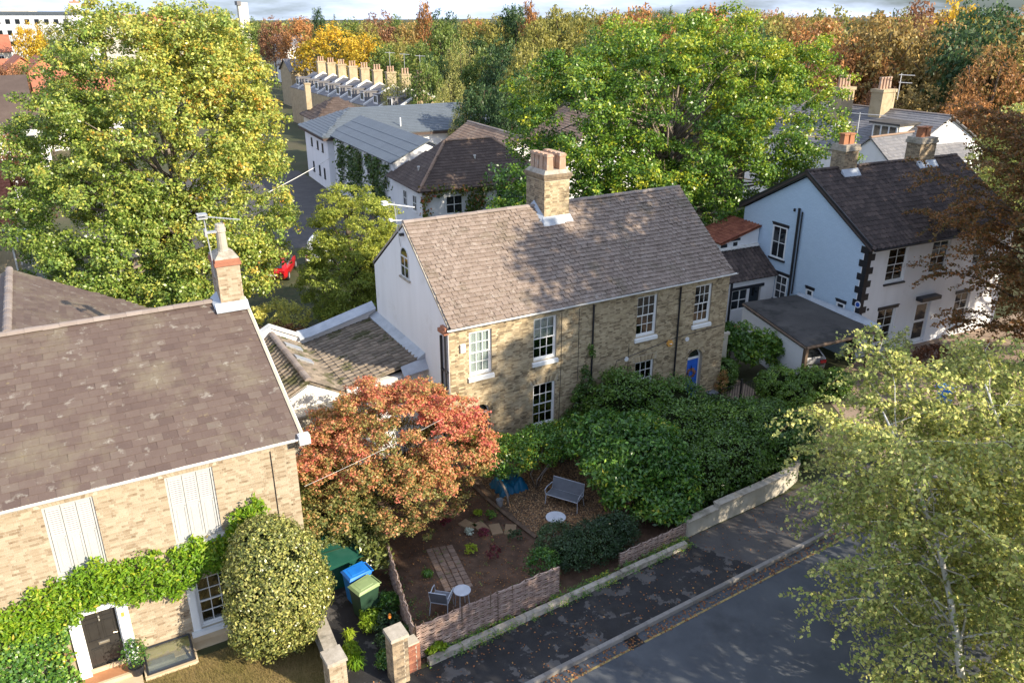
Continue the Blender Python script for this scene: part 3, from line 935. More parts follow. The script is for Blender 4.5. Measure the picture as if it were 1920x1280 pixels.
# level around the houses, then the land falls gently away into the valley
for (ya, za, yb, zb) in ((.14, -.006, 420, -.006), (420, -.006, 1000, -5.0), (1000, -5.0, 2600, -22.0), (2600, -22.0, 5200, -45.0)):
    g.quad(rw(-3000, ya, za), rw(4500, ya, za), rw(4500, yb, zb), rw(-3000, yb, zb))
g.quad(rw(-3000, -900, -.006), rw(4000, -900, -.006), rw(4000, -7.0, -.006), rw(-3000, -7.0, -.006))
solo('ground', g, 'ground', (0, 0, 0), kind='structure')
r = MB().quad(rw(-300, -7.0, -.125), rw(400, -7.0, -.125), rw(400, 0.14, -.125), rw(-300, 0.14, -.125))
r.quad(rw(-300, -7.0, -.125), rw(-300, -7.0, -.006), rw(400, -7.0, -.006), rw(400, -7.0, -.125))
solo('road', r, 'asphalt', (0, 0, 0), kind='structure')
solo('pavement', MB().quad(rw(-12, .135), rw(60, .135), rw(60, 2.05), rw(-12, 2.05)), 'pavement', (0, 0, 0), kind='structure')
solo('pavement_crossover', MB().quad(rw(17.3, .14, .004), rw(26, .14, .004), rw(26, 2.4, .004), rw(16.4, 2.4, .004)), 'paving_smooth', (0, 0, 0), kind='structure')
ln = MB()
x = -6.0
while x < 40:
    L_ = random.uniform(1.5, 3.2)
    ln.quad(rw(x, -.40, -.121), rw(x + L_, -.40, -.121), rw(x + L_, -.33, -.121), rw(x, -.33, -.121))
    x += L_ + random.choice((.0, .0, .05, .2))
solo('road_marking', ln, 'yellow_line', (0, 0, 0), kind='structure')

kerb = thing('kerb', None, None, (0, 0, 0))
kerb['kind'] = 'structure'
kme = mesh_of('kerb_stone', MB().hexa([(0, 0, -.14), (.895, 0, -.14), (.895, .14, -.14), (0, .14, -.14), (0, .012, .006), (.895, .012, .006), (.895, .14, .008), (0, .14, .008)]))
kme.materials.append(MAT['kerb'])
for i in range(-4, 46):
    placed('kerb_stone', kme, RT @ Matrix.Translation((i * .905, random.uniform(-.006, .006), random.uniform(-.004, .004))), kerb)

# ground surfaces of the plots, each a few millimetres above the one below
def sheet(name, pts, mat, z):
    solo(name, MB().quad(*[(p[0], p[1], z) for p in pts]), mat, (0, 0, 0), kind='structure')
sheet('garden_soil', [rw(5.9, 2.2)[:2], rw(16.4, 2.45)[:2], (17.5, 24.49), (4.7, 24.49), (4.7, 20)], 'soil', .003)
sheet('side_path', [(4.35, 15.5), (6.2, 15.55), (6.35, 18), (6.1, 24.4), (4.7, 24.4), (4.5, 19.9)], 'pavement', .007)
sheet('bark_chip_bed', [(11.85, 19.2), (17.2, 18.0), (17.4, 24.4), (11.75, 24.4)], 'timber', .007)
sheet('lawn', [rw(-9, 1.6)[:2], rw(4.0, 1.6)[:2], (4.15, 19.3), (-9, 19.3)], 'grass_sheet', .004)
sheet('gravel_drive', [(26, 15.2), (50, 16.8), (60, 24), (34, 24.1), (29.5, 22.6), (27.5, 19)], 'gravel', .003)
sheet('garden_path', [(25.0, 19.4), (26.3, 19.3), (27.0, 25.4), (29.2, 28.4), (25.4, 28.4), (25.0, 24.0)], 'gravel', .006)
sheet('rear_yard', [(4, 33.5), (24, 33.5), (24, 58), (2, 60)], 'verge', .002)
sheet('car_park', [(2, 60), (23.4, 58), (24, 90), (0, 95)], 'paving_smooth', .002)

# grass blades on the lawn, loose leaves and bark flakes: nobody could count them
def scatter_flat(name, poly_fn, n, size, mat, label, cat, tilt=.35, z=.012, hgt=.02, aspect=.7):
    P = poly_fn(n)
    P = np.column_stack([P, rng.uniform(z, z + hgt, len(P))])
    N = np.column_stack([rng.normal(0, tilt, len(P)), rng.normal(0, tilt, len(P)), np.ones(len(P))])
    V = leaf_arrays(P, N, size * rng.uniform(.6, 1.4, len(P)), aspect, .06)
    me = leaf_mesh(name, V, rng.uniform(0, 1, len(P)), mat)
    o = link(name, me)
    return props(o, label, cat, kind='stuff')
def rect_fn(x0, x1, y0, y1, T=None):
    def f(n):
        q = np.column_stack([rng.uniform(x0, x1, n), rng.uniform(y0, y1, n)])
        if T is not None:
            q = np.array([tuple((T @ Vector((a, b, 0)))[:2]) for a, b in q])
        return q
    return f
def blades(n, x0, x1, y0, y1, h):
    P = np.column_stack([rng.uniform(x0, x1, n), rng.uniform(y0, y1, n), np.full(n, .0)])
    ok = P[:, 1] > 15.1 + .0577 * P[:, 0]
    P = P[ok]
    n = len(P)
    a = rng.uniform(0, 2 * math.pi, n)
    lean = rng.normal(0, .35, (n, 2)) * h
    d = np.column_stack([np.cos(a), np.sin(a), np.zeros(n)]) * .007
    hh = h * rng.uniform(.5, 1.4, n)
    tip = P + np.column_stack([lean, hh])
    V = np.stack([P - d, P + d, tip + d * .2, tip - d * .2], 1).reshape(-1, 3)
    return V, n
V, n = blades(30000, -1.5, 4.1, 15.2, 19.3, .05)
me = leaf_mesh('grass', V, rng.uniform(0, 1, n), 'grass')
props(link('grass', me), 'short sunburnt lawn grass in front of the shuttered house', 'grass', kind='stuff')
scatter_flat('bark_chips', rect_fn(11.95, 16.6, 19.2, 24.0), 14000, .07, 'chips', 'loose orange-brown bark chips around the round table and bench', 'bark chips', .45, .012, .03, .55)
scatter_flat('fallen_leaves', rect_fn(2, 30, -.42, -.02, RT), 1500, .07, 'litter', 'brown leaves lying in the gutter along the kerb', 'leaves', .4, -.118, .03)
scatter_flat('leaf_litter', rect_fn(5, 26, .2, 2.4, RT), 900, .06, 'litter', 'scattered brown leaves on the dark pavement', 'leaves', .4, .004, .02)
scatter_flat('garden_litter', rect_fn(6.6, 11.7, 17.0, 24.0), 2200, .05, 'litter', 'dry leaf crumbs on the bare garden soil', 'leaves', .5, .008, .02)

# ================================================================== the shuttered brick house in the foreground
HL = thing('brick_house', 'pale brick house with closed white shutters, black front door and purple slate roof', 'house', (-1.0, 22.0, 0))
YL = 19.9
TL = Matrix.Translation((0, YL, 0))
W1 = (-1.70, -.58, 3.42, 5.41)
W2 = (1.08, 2.26, 3.36, 5.40)
DR = (-1.76, -.36, 0.0, 2.30)
GW = (1.10, 2.35, .42, 2.08)
holes = [W1, W2, DR, GW]
wb = wall_grid(MB(TL), -7.0, 4.45, 0, 5.72, .0, .30, holes)
wb.box(4.15, 4.45, .30, 11.2, 0, 5.6).box(-7.0, -6.7, .30, 11.2, 0, 5.6).box(-6.7, 4.15, 10.9, 11.2, 0, 5.5)
wb.slab([(-7.0, .31, 5.6), (-7.0, 11.2, 5.6), (-7.0, 5.5, 7.86)], (.30, 0, 0))
wb.slab([(4.15, .31, 5.6), (4.15, 11.2, 5.6), (4.15, 5.5, 7.86)], (.30, 0, 0))
wall = part('wall', wb, 'mortar_pale', HL)
cutL = holes + [(a - .06, b + .06, c - .18, c) for (a, b, c, d) in (W1, W2, GW)] + [(a - .13, b + .13, d, d + .22) for (a, b, c, d) in (W1, W2, GW)]
brick_face(wall, TL, lay_bricks(-6.9, 4.45, .32, 5.68, lambda *a: False, holes=cutL), 'brick_pale', 'brick_pale_single', 300)
for (a, b, c, d) in (W1, W2, GW):
    n_ = 13
    for i in range(n_):
        t0, t1 = i / n_, (i + 1) / n_
        xa, xb = a + (b - a) * t0, a + (b - a) * t1
        f0, f1 = (t0 - .5) * .24, (t1 - .5) * .24
        top = d + .22
        m = MB(TL).hexa([(xa + .004, -.009, d), (xb - .004, -.009, d), (xb - .004, .05, d), (xa + .004, .05, d),
                         (xa + f0 + .004, -.009, top), (xb + f1 - .004, -.009, top), (xb + f1 - .004, .05, top), (xa + f0 + .004, .05, top)])
        part('brick', m, 'brick_pale_single', wall)
part('plinth', MB(TL).box(-6.95, 4.46, -.035, .01, 0, .30), 'sandstone', HL)
part('plinth_foot', MB(TL).box(-.30, 4.46, -.30, -.036, -.004, .05), 'sandstone', HL)

def shutters(op, leaves, nslat, name='window'):
    a, b, c, d = op
    f = MB(TL)
    f.box(a, a + .055, .03, .16, c, d).box(b - .055, b, .03, .16, c, d).box(a + .055, b - .055, .03, .16, d - .05, d).box(a + .055, b - .055, .03, .16, c, c + .05)
    w = part(name, f, 'shutter_paint', HL)
    part('sill', MB(TL).hexa([(a - .06, -.11, c - .17), (b + .06, -.11, c - .17), (b + .06, .03, c - .17), (a - .06, .03, c - .17),
                              (a - .06, -.11, c - .06), (b + .06, -.11, c - .06), (b + .06, .03, c - .002), (a - .06, .03, c - .002)]), 'shutter_paint', w)
    part('dark_backing', MB(TL).box(a + .06, b - .06, .15, .155, c + .06, d - .06), 'interior', w)  # flat panel painted dark for the unlit space behind the slats
    ia, ib, ic, id_ = a + .06, b - .06, c + .055, d - .055
    lw = (ib - ia) / leaves
    mid = ic + (id_ - ic) * .53
    for i in range(leaves):
        x0, x1 = ia + lw * i + .006, ia + lw * (i + 1) - .006
        st = .05
        s = MB(TL)
        s.box(x0, x0 + st, .06, .10, ic, id_).box(x1 - st, x1, .06, .10, ic, id_)
        for (p, q) in ((ic, ic + .07), (mid - .05, mid + .05), (id_ - .07, id_)):
            s.box(x0 + st, x1 - st, .06, .10, p, q)
        s.box(x0 + st, x1 - st, .075, .09, ic + .07, mid - .05)          # sunk lower panel
        s.box(x0 + st + .04, x1 - st - .04, .066, .075, ic + .12, mid - .10)
        part('shutter_leaf', s, 'shutter_paint', w)
        sw = x1 - x0 - 2 * st
        sl = mesh_of('slat', MB().hexa([(0, -.012, 0), (sw, -.012, 0), (sw, -.004, 0), (0, -.004, 0), (0, .004, .037), (sw, .004, .037), (sw, .010, .037), (0, .010, .037)]))
        sl.materials.append(MAT['shutter_paint'])
        hh = (id_ - .07) - (mid + .05)
        for k in range(nslat):
            placed('slat', sl, TL @ Matrix.Translation((x0 + st, .066, mid + .052 + hh * (k + .15) / nslat)), w)
        part('shutter_knob', MB(TL).lathe((x1 - .025, .052, mid), [(.010, -.012), (.014, 0), (.010, .012)], 8), 'steel', w)
    return w
shutters(W1, 3, 13)
shutters(W2, 3, 13)

# ground floor window with its folded shutter
wg = sash(HL, TL, GW[0] + .22, GW[1], GW[2], GW[3], 3, 2, back=None, ybase=.10, sill=0)
part('folded_shutter', MB(TL).box(GW[0] + .002, GW[0] + .21, -.03, .12, GW[2] + .01, GW[3] - .01).box(GW[0] + .03, GW[0] + .18, -.045, -.03, GW[2] + .1, GW[3] - .1), 'paint_white', wg)
part('sill', MB(TL).box(GW[0] - .06, GW[1] + .06, -.12, .069, GW[2] - .13, GW[2] - .002), 'paint_white', wg)

# front door
fr = MB(TL)
fr.box(-1.76, -1.52, -.10, .10, .10, 2.13).box(-.62, -.36, -.10, .10, .10, 2.13).box(-1.80, -.32, -.14, .10, 2.131, 2.32)
fr.box(-1.78, -1.50, -.12, -.101, .10, .30).box(-.64, -.34, -.12, -.101, .10, .30)
fr.box(-1.519, -1.48, .02, .12, .18, 2.13).box(-.66, -.621, .02, .12, .18, 2.13)
part('door_surround', fr, 'paint_white', HL)
dm = MB(TL).box(-1.478, -.662, .07, .12, .20, 2.125)
dr = part('door', dm, 'door_black', HL, label='glossy black panelled front door with steel letter plate')
for (x0, x1, z0, z1) in ((-1.40, -1.11, .30, .88), (-1.03, -.74, .30, .88), (-1.40, -1.11, 1.12, 1.70), (-1.03, -.74, 1.12, 1.70), (-1.40, -1.11, 1.82, 2.03), (-1.03, -.74, 1.82, 2.03)):
    m = MB(TL)
    m.box(x0, x1, .044, .07, z0, z0 + .022).box(x0, x1, .044, .07, z1 - .022, z1).box(x0, x0 + .022, .058, .07, z0 + .022, z1 - .022).box(x1 - .022, x1, .058, .07, z0 + .022, z1 - .022)
    m.box(x0 + .05, x1 - .05, .06, .07, z0 + .05, z1 - .05)
    part('panel', m, 'door_black', dr)
part('letter_plate', MB(TL).box(-1.20, -.94, .048, .07, .965, 1.045).box(-1.17, -.97, .04, .048, .985, 1.025), 'steel', dr)
part('door_knocker', MB(TL).lathe((-1.07, .05, 1.80), [(.012, -.1), (.03, -.06), (.015, -.02), (.032, .04), (.02, .08)], 8), 'steel', dr)
part('door_handle', MB(TL).tube([(-.72, .07, 1.22), (-.72, .02, 1.22), (-.82, .015, 1.24)], .014, 6), 'brass', dr)
fc = bpy.data.curves.new('house_number', 'FONT')
fc.body = '5'
fc.size = .14
fc.extrude = .006
fc.align_x = 'CENTER'
fo = bpy.data.objects.new('house_number', fc)
COL.objects.link(fo)
bpy.context.view_layer.update()
nme = bpy.data.meshes.new_from_object(fo.evaluated_get(bpy.context.evaluated_depsgraph_get()))
bpy.data.objects.remove(fo)
bpy.data.curves.remove(fc)
nme.materials.clear()
nme.materials.append(MAT['brass'])
placed('house_number', nme, Matrix.Translation((-1.07, YL + .055, 1.955)) @ Matrix.Rotation(math.pi / 2, 4, 'X'), dr)
part('notice', MB(TL).box(-.55, -.47, -.104, -.101, 1.72, 1.86), 'orange_box', HL, label='small paper notice with orange print on the door surround')
part('notice_board', MB(TL).box(-.58, -.44, -.1015, -.10, 1.64, 1.90), 'flower_white', HL)
st = MB(TL).box(-1.75, -.36, -.42, .10, 0, .17)
part('door_step', st, 'terracotta', HL)
part('step_nosing', MB(TL).box(-1.78, -.33, -.50, -.42, 0, .175).box(-1.75, -.36, -.95, -.501, 0, .06), 'sandstone', HL)

# cellar light with a sloping glazed lid
ch = thing('cellar_hatch', 'sloping glazed cellar light with black frame against the pale brick wall', 'hatch', (.35, 19.5, 0))
h = MB()
A, B, C_, D_ = (-.22, 19.20, .10), (.96, 19.20, .10), (.96, 19.84, .44), (-.22, 19.84, .44)
def lerp3(p, q, t): return tuple(Vector(p).lerp(Vector(q), t))
for (p, q) in ((A, B), (B, C_), (C_, D_), (D_, A)):
    h.tube([p, q], .032, 4)
part('hatch_frame', h, 'paint_black', ch)
part('hatch_glass', MB().slab([A, B, C_, D_], (0, .004, -.006)), 'glass', ch)
part('hatch_kerb', MB().box(-.30, 1.04, 19.08, 19.17, 0, .09).box(-.30, -.255, 19.17, 19.86, 0, .12).box(.995, 1.04, 19.17, 19.86, 0, .12), 'sandstone', ch)
part('light_well', MB().quad((-.22, 19.2, .02), (.96, 19.2, .02), (.96, 19.84, .02), (-.22, 19.84, .02)).box(-.2, .5, 19.5, 19.7, .021, .10), 'cream_wall', ch)

# roof
y0, z0, y1, z1 = 19.62, 5.76, 25.4, 8.02
us = Vector((0, y1 - y0, z1 - z0))
rb = MB()
roof_quad(rb, (-7.2, y0, z0), (4.60, y0, z0), (4.60, y1, z1), (-7.2, y1, z1), .09)
roof_quad(rb, (-7.2, 31.3, z0), (4.60, 31.3, z0), (4.60, y1, z1), (-7.2, y1, z1), .09)
roofL = part('roof', rb, 'slate', HL)
tile_plane(roofL, (-7.2, y0, z0), (1, 0, 0), us, 11.8, us.length, .37, .262, 'slate', 'slate_single', 'flat', 300, .007, .014, jit=.7, overlap=1.15, name='slate')
ridge_caps(roofL, (-7.2, y1, z1 + .02), (3.85, y1, z1 + .02), .13, .45)
vm = MB()
vm.hexa([(4.60, y0, z0 - .12), (4.66, y0, z0 - .12), (4.66, y1, z1 - .12), (4.60, y1, z1 - .12), (4.58, y0, z0 + .055), (4.66, y0, z0 + .055), (4.66, y1, z1 + .055), (4.58, y1, z1 + .055)])
part('verge', vm, 'mortar', roofL)
part('verge_board', MB().hexa([(4.661, y0 - .02, z0 - .22), (4.69, y0 - .02, z0 - .22), (4.69, y1, z1 - .22), (4.661, y1, z1 - .22), (4.661, y0 - .02, z0 + .02), (4.69, y0 - .02, z0 + .02), (4.69, y1, z1 + .02), (4.661, y1, z1 + .02)]), 'gutter_white', roofL)
gm = MB()
for k in range(1):
    n = 8
    vs_, fs_ = [], []
    for xx in (-7.2, 4.72):
        for i in range(n + 1):
            t = math.pi + math.pi * i / n
            vs_.append((xx, 19.55 + .06 * math.cos(t), 5.775 + .06 * math.sin(t)))
        for i in range(n + 1):
            t = 2 * math.pi - math.pi * i / n
            vs_.append((xx, 19.55 + .05 * math.cos(t), 5.777 + .05 * math.sin(t)))
    m2 = 2 * (n + 1)
    fs_ = [(i, (i + 1) % m2, m2 + (i + 1) % m2, m2 + i) for i in range(m2)] + [tuple(range(m2 - 1, -1, -1)), tuple(range(m2, 2 * m2))]
    gm.add(vs_, fs_)
gm.box(-7.1, 4.5, 19.62, 19.66, 5.66, 5.74).box(-7.1, 4.5, 19.66, 19.895, 5.68, 5.71)
part('gutter', gm, 'gutter_white', HL)
part('hopper_head', MB().box(4.50, 4.80, 19.45, 19.68, 5.60, 5.86).box(4.53, 4.77, 19.48, 19.65, 5.861, 5.88), 'gutter_white', HL)
part('cable', MB().tube([(3.78, 19.88, 5.42), (3.80, 19.88, 3.0), (3.80, 19.88, .3)], .014, 5), 'paint_black', HL)

# chimney stack with one tall pot
cx0, cx1, cy0, cy1 = 3.87, 4.56, 24.95, 25.95
chm = part('chimney', MB().box(cx0, cx1, cy0, cy1, 7.2, 9.25), 'mortar', HL)
for T, w in ((Matrix.Translation((cx0, cy0, 0)), cx1 - cx0), (Matrix.Translation((cx0, cy1, 0)) @ Matrix.Rotation(R(-90), 4, 'Z'), cy1 - cy0)):
    brick_face(chm, T, lay_bricks(0, w, 7.35, 9.22, lambda *a: False), 'brick_pale', 'brick_pale_single', 400, d=.006, depth=.01)
part('corbel', MB().box(cx0 - .05, cx1 + .05, cy0 - .05, cy1 + .05, 9.251, 9.36).box(cx0 - .02, cx1 + .02, cy0 - .02, cy1 + .02, 9.361, 9.46), 'brick_red', chm)
part('flaunching', MB().hexa([(cx0 - .02, cy0 - .02, 9.461), (cx1 + .02, cy0 - .02, 9.461), (cx1 + .02, cy1 + .02, 9.461), (cx0 - .02, cy1 + .02, 9.461), (cx0 + .16, cy0 + .2, 9.64), (cx1 - .16, cy0 + .2, 9.64), (cx1 - .16, cy1 - .3, 9.64), (cx0 + .16, cy1 - .3, 9.64)]), 'stone', chm)
part('chimney_pot', MB().lathe((4.2, 25.35, 9.62), [(.17, 0), (.155, .1), (.14, .6), (.165, .62), (.165, .72), (.145, .74), (.145, .84), (.12, .86)], 14), 'cream_wall', chm, smooth=False)
fl = MB()
fl.hexa([(cx0 - .20, cy0 - .22, 7.850), (cx1 + .1, cy0 - .22, 7.850), (cx1 + .1, cy0 - .008, 7.930), (cx0 - .20, cy0 - .008, 7.930), (cx0 - .20, cy0 - .22, 7.865), (cx1 + .1, cy0 - .22, 7.865), (cx1 + .1, cy0 - .008, 8.100), (cx0 - .20, cy0 - .008, 8.100)])
fl.hexa([(cx0 - .22, cy0 - .007, 7.910), (cx0 - .008, cy0 - .007, 7.910), (cx0 - .008, 25.5, 8.130), (cx0 - .22, 25.5, 8.130), (cx0 - .22, cy0 - .007, 7.930), (cx0 - .008, cy0 - .007, 8.080), (cx0 - .008, 25.5, 8.330), (cx0 - .22, 25.5, 8.160)])
part('flashing', fl, 'lead', chm)

ae = thing('tv_aerial', 'silver aerial with long boom strapped to the pale brick chimney', 'aerial', (3.83, 25.15, 9.0))
part('mast', MB().tube([(3.83, 25.15, 8.9), (3.80, 25.15, 9.7), (3.74, 25.15, 10.78)], .02, 6), 'alu', ae)
bm = MB().tube([(3.70, 25.15, 10.80), (4.75, 24.95, 10.62)], .016, 5)
for i in range(9):
    t = .2 + i * .09
    p = Vector((3.70, 25.15, 10.80)).lerp(Vector((4.75, 24.95, 10.62)), t)
    bm.tube([p + Vector((-.02, -.12, 0)), p + Vector((.02, .12, 0))], .008, 4)
part('boom', bm, 'alu', ae)
part('reflector', MB().box(3.56, 3.84, 25.0, 25.3, 10.74, 10.78).box(3.56, 3.84, 25.0, 25.3, 10.84, 10.88).box(3.56, 3.60, 25.12, 25.18, 10.7, 10.9), 'alu', ae)
part('lower_array', MB().box(3.70, 4.05, 25.05, 25.25, 10.28, 10.32).box(3.70, 3.76, 25.02, 25.28, 10.20, 10.40), 'alu', ae)

# rear wing of the same house
rw_ = MB()
roof_quad(rw_, (-2.1, 25.6, 7.2), (2.9, 25.6, 5.2), (2.50, 33.8, 5.38), (-2.05, 35.8, 7.2), .08)
roof_quad(rw_, (-2.1, 25.6, 7.2), (-6.5, 25.6, 5.4), (-6.5, 34.5, 5.4), (-2.05, 35.8, 7.2), .08)
part('rear_roof', rw_, 'slate', HL)
rear = HL.children[-1]
v1 = Vector((5.0, 0, -2.0))
tile_plane(rear, (2.9, 26.0, 5.2), (0, 1, 0), (-5.0, 0, 2.0), 9.6, v1.length, .30, .22, 'slate', 'slate_single', 'flat', 0, .008, .014,
           inside=lambda u, s: u < 7.75 + (s / v1.length) * 1.95, jit=.5)
ridge_caps(rear, (-2.08, 28.0, 7.22), (-2.05, 35.7, 7.22), .14, .45)
rwm = MB().box(-6.3, 2.4, 31.0, 33.7, 0, 5.15)
part('rear_wall', rwm, 'brick_gault', HL)

# ================================================================== the pair of brick cottages in the middle
HM = thing('cottage_pair', 'semi-detached yellow brick cottages with white left gable, central chimney and brown tiled roof', 'house', (18.0, 28.0, 0))
YM = 24.5
TM = Matrix.Translation((0, YM, 0))
MX0, MX1 = 11.35, 24.90
WM = [(12.16, 13.10, 3.86, 5.62), (14.92, 15.96, 3.86, 5.64), (14.92, 15.95, .98, 2.86), (19.88, 20.92, 3.86, 5.66), (22.98, 23.92, 3.86, 5.62), (19.95, 20.95, .98, 2.72)]
DM = [(12.20, 13.02, 0, 2.20), (22.86, 23.72, 0, 2.22)]      # door openings up to the springing
ARC = [(12.61, 2.20, .41), (23.29, 2.22, .43)]
hm = WM + DM
def in_arch(x, z, pad=0.0):
    return any(z >= c[1] and (x - c[0]) ** 2 + (z - c[1]) ** 2 < (c[2] + pad) ** 2 for c in ARC)
holesM = hm + [(c[0] - c[2], c[0] + c[2], c[1], c[1] + c[2]) for c in ARC]
wm = wall_grid(MB(TM), MX0, MX1, 0, 5.90, 0, .30, holesM)
for c in ARC:        # spandrels over the arched doorways
    n_ = 10
    for sgn in (-1, 1):
        pts = [(c[0] + sgn * c[2], 0, c[1] + c[2])]
        arc = [(c[0] + sgn * c[2] * math.cos(t), 0, c[1] + c[2] * math.sin(t)) for t in [math.pi / 2 * i / n_ for i in range(n_ + 1)]]
        for p, q in zip(arc, arc[1:]):
            wm.slab([pts[0], p, q], (0, .30, 0))
wallM = part('wall', wm, 'mortar', HM)
cutM = hm + [(a - .07, b + .07, c - .19, c) for (a, b, c, d) in WM] + [(a - .12, b + .12, d, d + .26) for (a, b, c, d) in (WM[2], WM[5])]
brick_face(wallM, TM, lay_bricks(MX0 + .01, MX1, .02, 5.88, lambda x, z, hw: in_arch(x, z, .12), holes=cutM), 'brick_gault', 'brick_gault_single', 300)
for (a, b, c, d) in (WM[2], WM[5]):      # rubbed brick lintels over the ground floor windows
    n_ = 15
    for i in range(n_):
        t0, t1 = i / n_, (i + 1) / n_
        xa, xb = a + (b - a) * t0, a + (b - a) * t1
        f0, f1 = (t0 - .5) * .22, (t1 - .5) * .22
        part('brick', MB(TM).hexa([(xa + .003, -.010, d), (xb - .003, -.010, d), (xb - .003, .05, d), (xa + .003, .05, d), (xa + f0 + .003, -.010, d + .26), (xb + f1 - .003, -.010, d + .26), (xb + f1 - .003, .05, d + .26), (xa + f0 + .003, .05, d + .26)]), 'brick_gault_single', wallM)
for c in ARC:
    for i in range(17):
        t0, t1 = math.pi * i / 17 + .012, math.pi * (i + 1) / 17 - .012
        r0, r1 = c[2], c[2] + .115
        q = [(r0, t0), (r0, t1), (r1, t1), (r1, t0)]
        part('arch_brick', MB(TM).slab([(c[0] + r_ * math.cos(t), -.012, c[1] + r_ * math.sin(t)) for r_, t in q], (0, .06, 0)), 'brick_gault_single', wallM)

# gables and rear
gb = MB()
prof = [(24.51, 0), (31.75, 0), (31.75, 6.52), (28.31, 8.90), (24.51, 5.98)]
gb.slab([(MX0 - .02, y, z) for y, z in prof], (.021, 0, 0))
gl = part('gable_wall', gb, 'render_white', HM, label='smooth white rendered gable end')
part('gable_edge', MB().hexa([(MX0 - .045, 24.45, 5.93), (MX0 + .12, 24.45, 5.93), (MX0 + .12, 28.31, 8.90), (MX0 - .045, 28.31, 8.90), (MX0 - .045, 24.45, 6.03), (MX0 + .12, 24.45, 6.03), (MX0 + .12, 28.31, 9.01), (MX0 - .045, 28.31, 9.01)])
     .hexa([(MX0 - .045, 28.312, 8.88), (MX0 + .12, 28.312, 8.88), (MX0 + .12, 31.85, 6.46), (MX0 - .045, 31.85, 6.46), (MX0 - .045, 28.312, 8.98), (MX0 + .12, 28.312, 8.98), (MX0 + .12, 31.85, 6.56), (MX0 - .045, 31.85, 6.56)]), 'stone', HM)
part('rear_wall', MB().box(MX0 + .01, MX1, 31.45, 31.74, 0, 6.3).slab([(MX1 - .3, 24.81, 0), (MX1 - .3, 31.44, 0), (MX1 - .3, 31.44, 6.4), (MX1 - .3, 28.31, 8.75), (MX1 - .3, 24.81, 5.9)], (.29, 0, 0)), 'brick_gault', HM)
# arched attic window in the gable
TG = Matrix.Translation((MX0 - .02, 28.25, 0)) @ Matrix.Rotation(R(-90), 4, 'Z')
aw = MB(TG)
w2, zb, zs = .40, 6.86, 7.66
aw.box(-w2, -w2 + .05, -.03, .0, zb, zs).box(w2 - .05, w2, -.03, 0, zb, zs).box(-w2, w2, -.03, 0, zb - .05, zb).box(-.018, .018, -.028, 0, zb, zs).box(-w2 + .05, w2 - .05, -.0275, 0, zs - .03, zs + .03).box(-w2 + .05, w2 - .05, -.0265, 0, (zb + zs) / 2 - .018, (zb + zs) / 2 + .018)
for i in range(10):
    t0, t1 = math.pi * i / 10, math.pi * (i + 1) / 10
    aw.slab([(r_ * math.cos(t), -.03, zs + r_ * math.sin(t)) for r_, t in ((w2 - .05, t0), (w2 - .05, t1), (w2, t1), (w2, t0))], (0, .03, 0))
awo = part('attic_window', aw, 'paint_grey_white', HM, label='arched attic window in the white gable')
for (a, b, c, d) in ((-w2 + .05, -.018, zb, (zb + zs) / 2), (.018, w2 - .05, zb, (zb + zs) / 2), (-w2 + .05, -.018, (zb + zs) / 2, zs), (.018, w2 - .05, (zb + zs) / 2, zs)):
    part('pane', MB(TG).box(a, b, -.012, -.006, c, d), 'car_glass', awo)
part('arched_pane', MB(TG).slab([((w2 - .05) * math.cos(math.pi * i / 12), -.012, zs + .03 + (w2 - .08) * math.sin(math.pi * i / 12)) for i in range(13)], (0, .006, 0)), 'car_glass', awo)
part('sill', MB(TG).box(-w2 - .1, w2 + .1, -.09, -.001, zb - .12, zb - .051), 'stone', awo)
part('gable_light', MB(TG).box(-.06, .06, -.16, 0, 8.50, 8.60), 'paint_black', HM)
part('downpipe', MB().tube([(MX0 - .09, 24.62, 5.75), (MX0 - .09, 24.62, 0.1)], .045, 8).tube([(MX0 - .09, 24.98, 5.55), (MX0 - .09, 24.98, .1)], .05, 8).box(MX0 - .12, MX0 - .02, 24.5, 25.05, 4.2, 4.24).box(MX0 - .12, MX0 - .02, 24.5, 25.05, 2.0, 2.04), 'paint_black', HM)
part('corbel_brick', MB().box(MX0 - .20, MX0 - .022, 24.46, 25.02, 5.72, 5.86).box(MX0 - .14, MX0 - .022, 24.50, 24.9, 5.861, 5.98), 'brick_red', HM)

# windows
backs = [('curtain', .98), ('blind', .55), (None, 1), ('curtain', .98), ('curtain', .98), ('curtain', .98)]
for o_, (bk, cv) in zip(WM, backs):
    sash(HM, TM, *o_, 3, 2, back=bk, cover=cv, sill=.19)
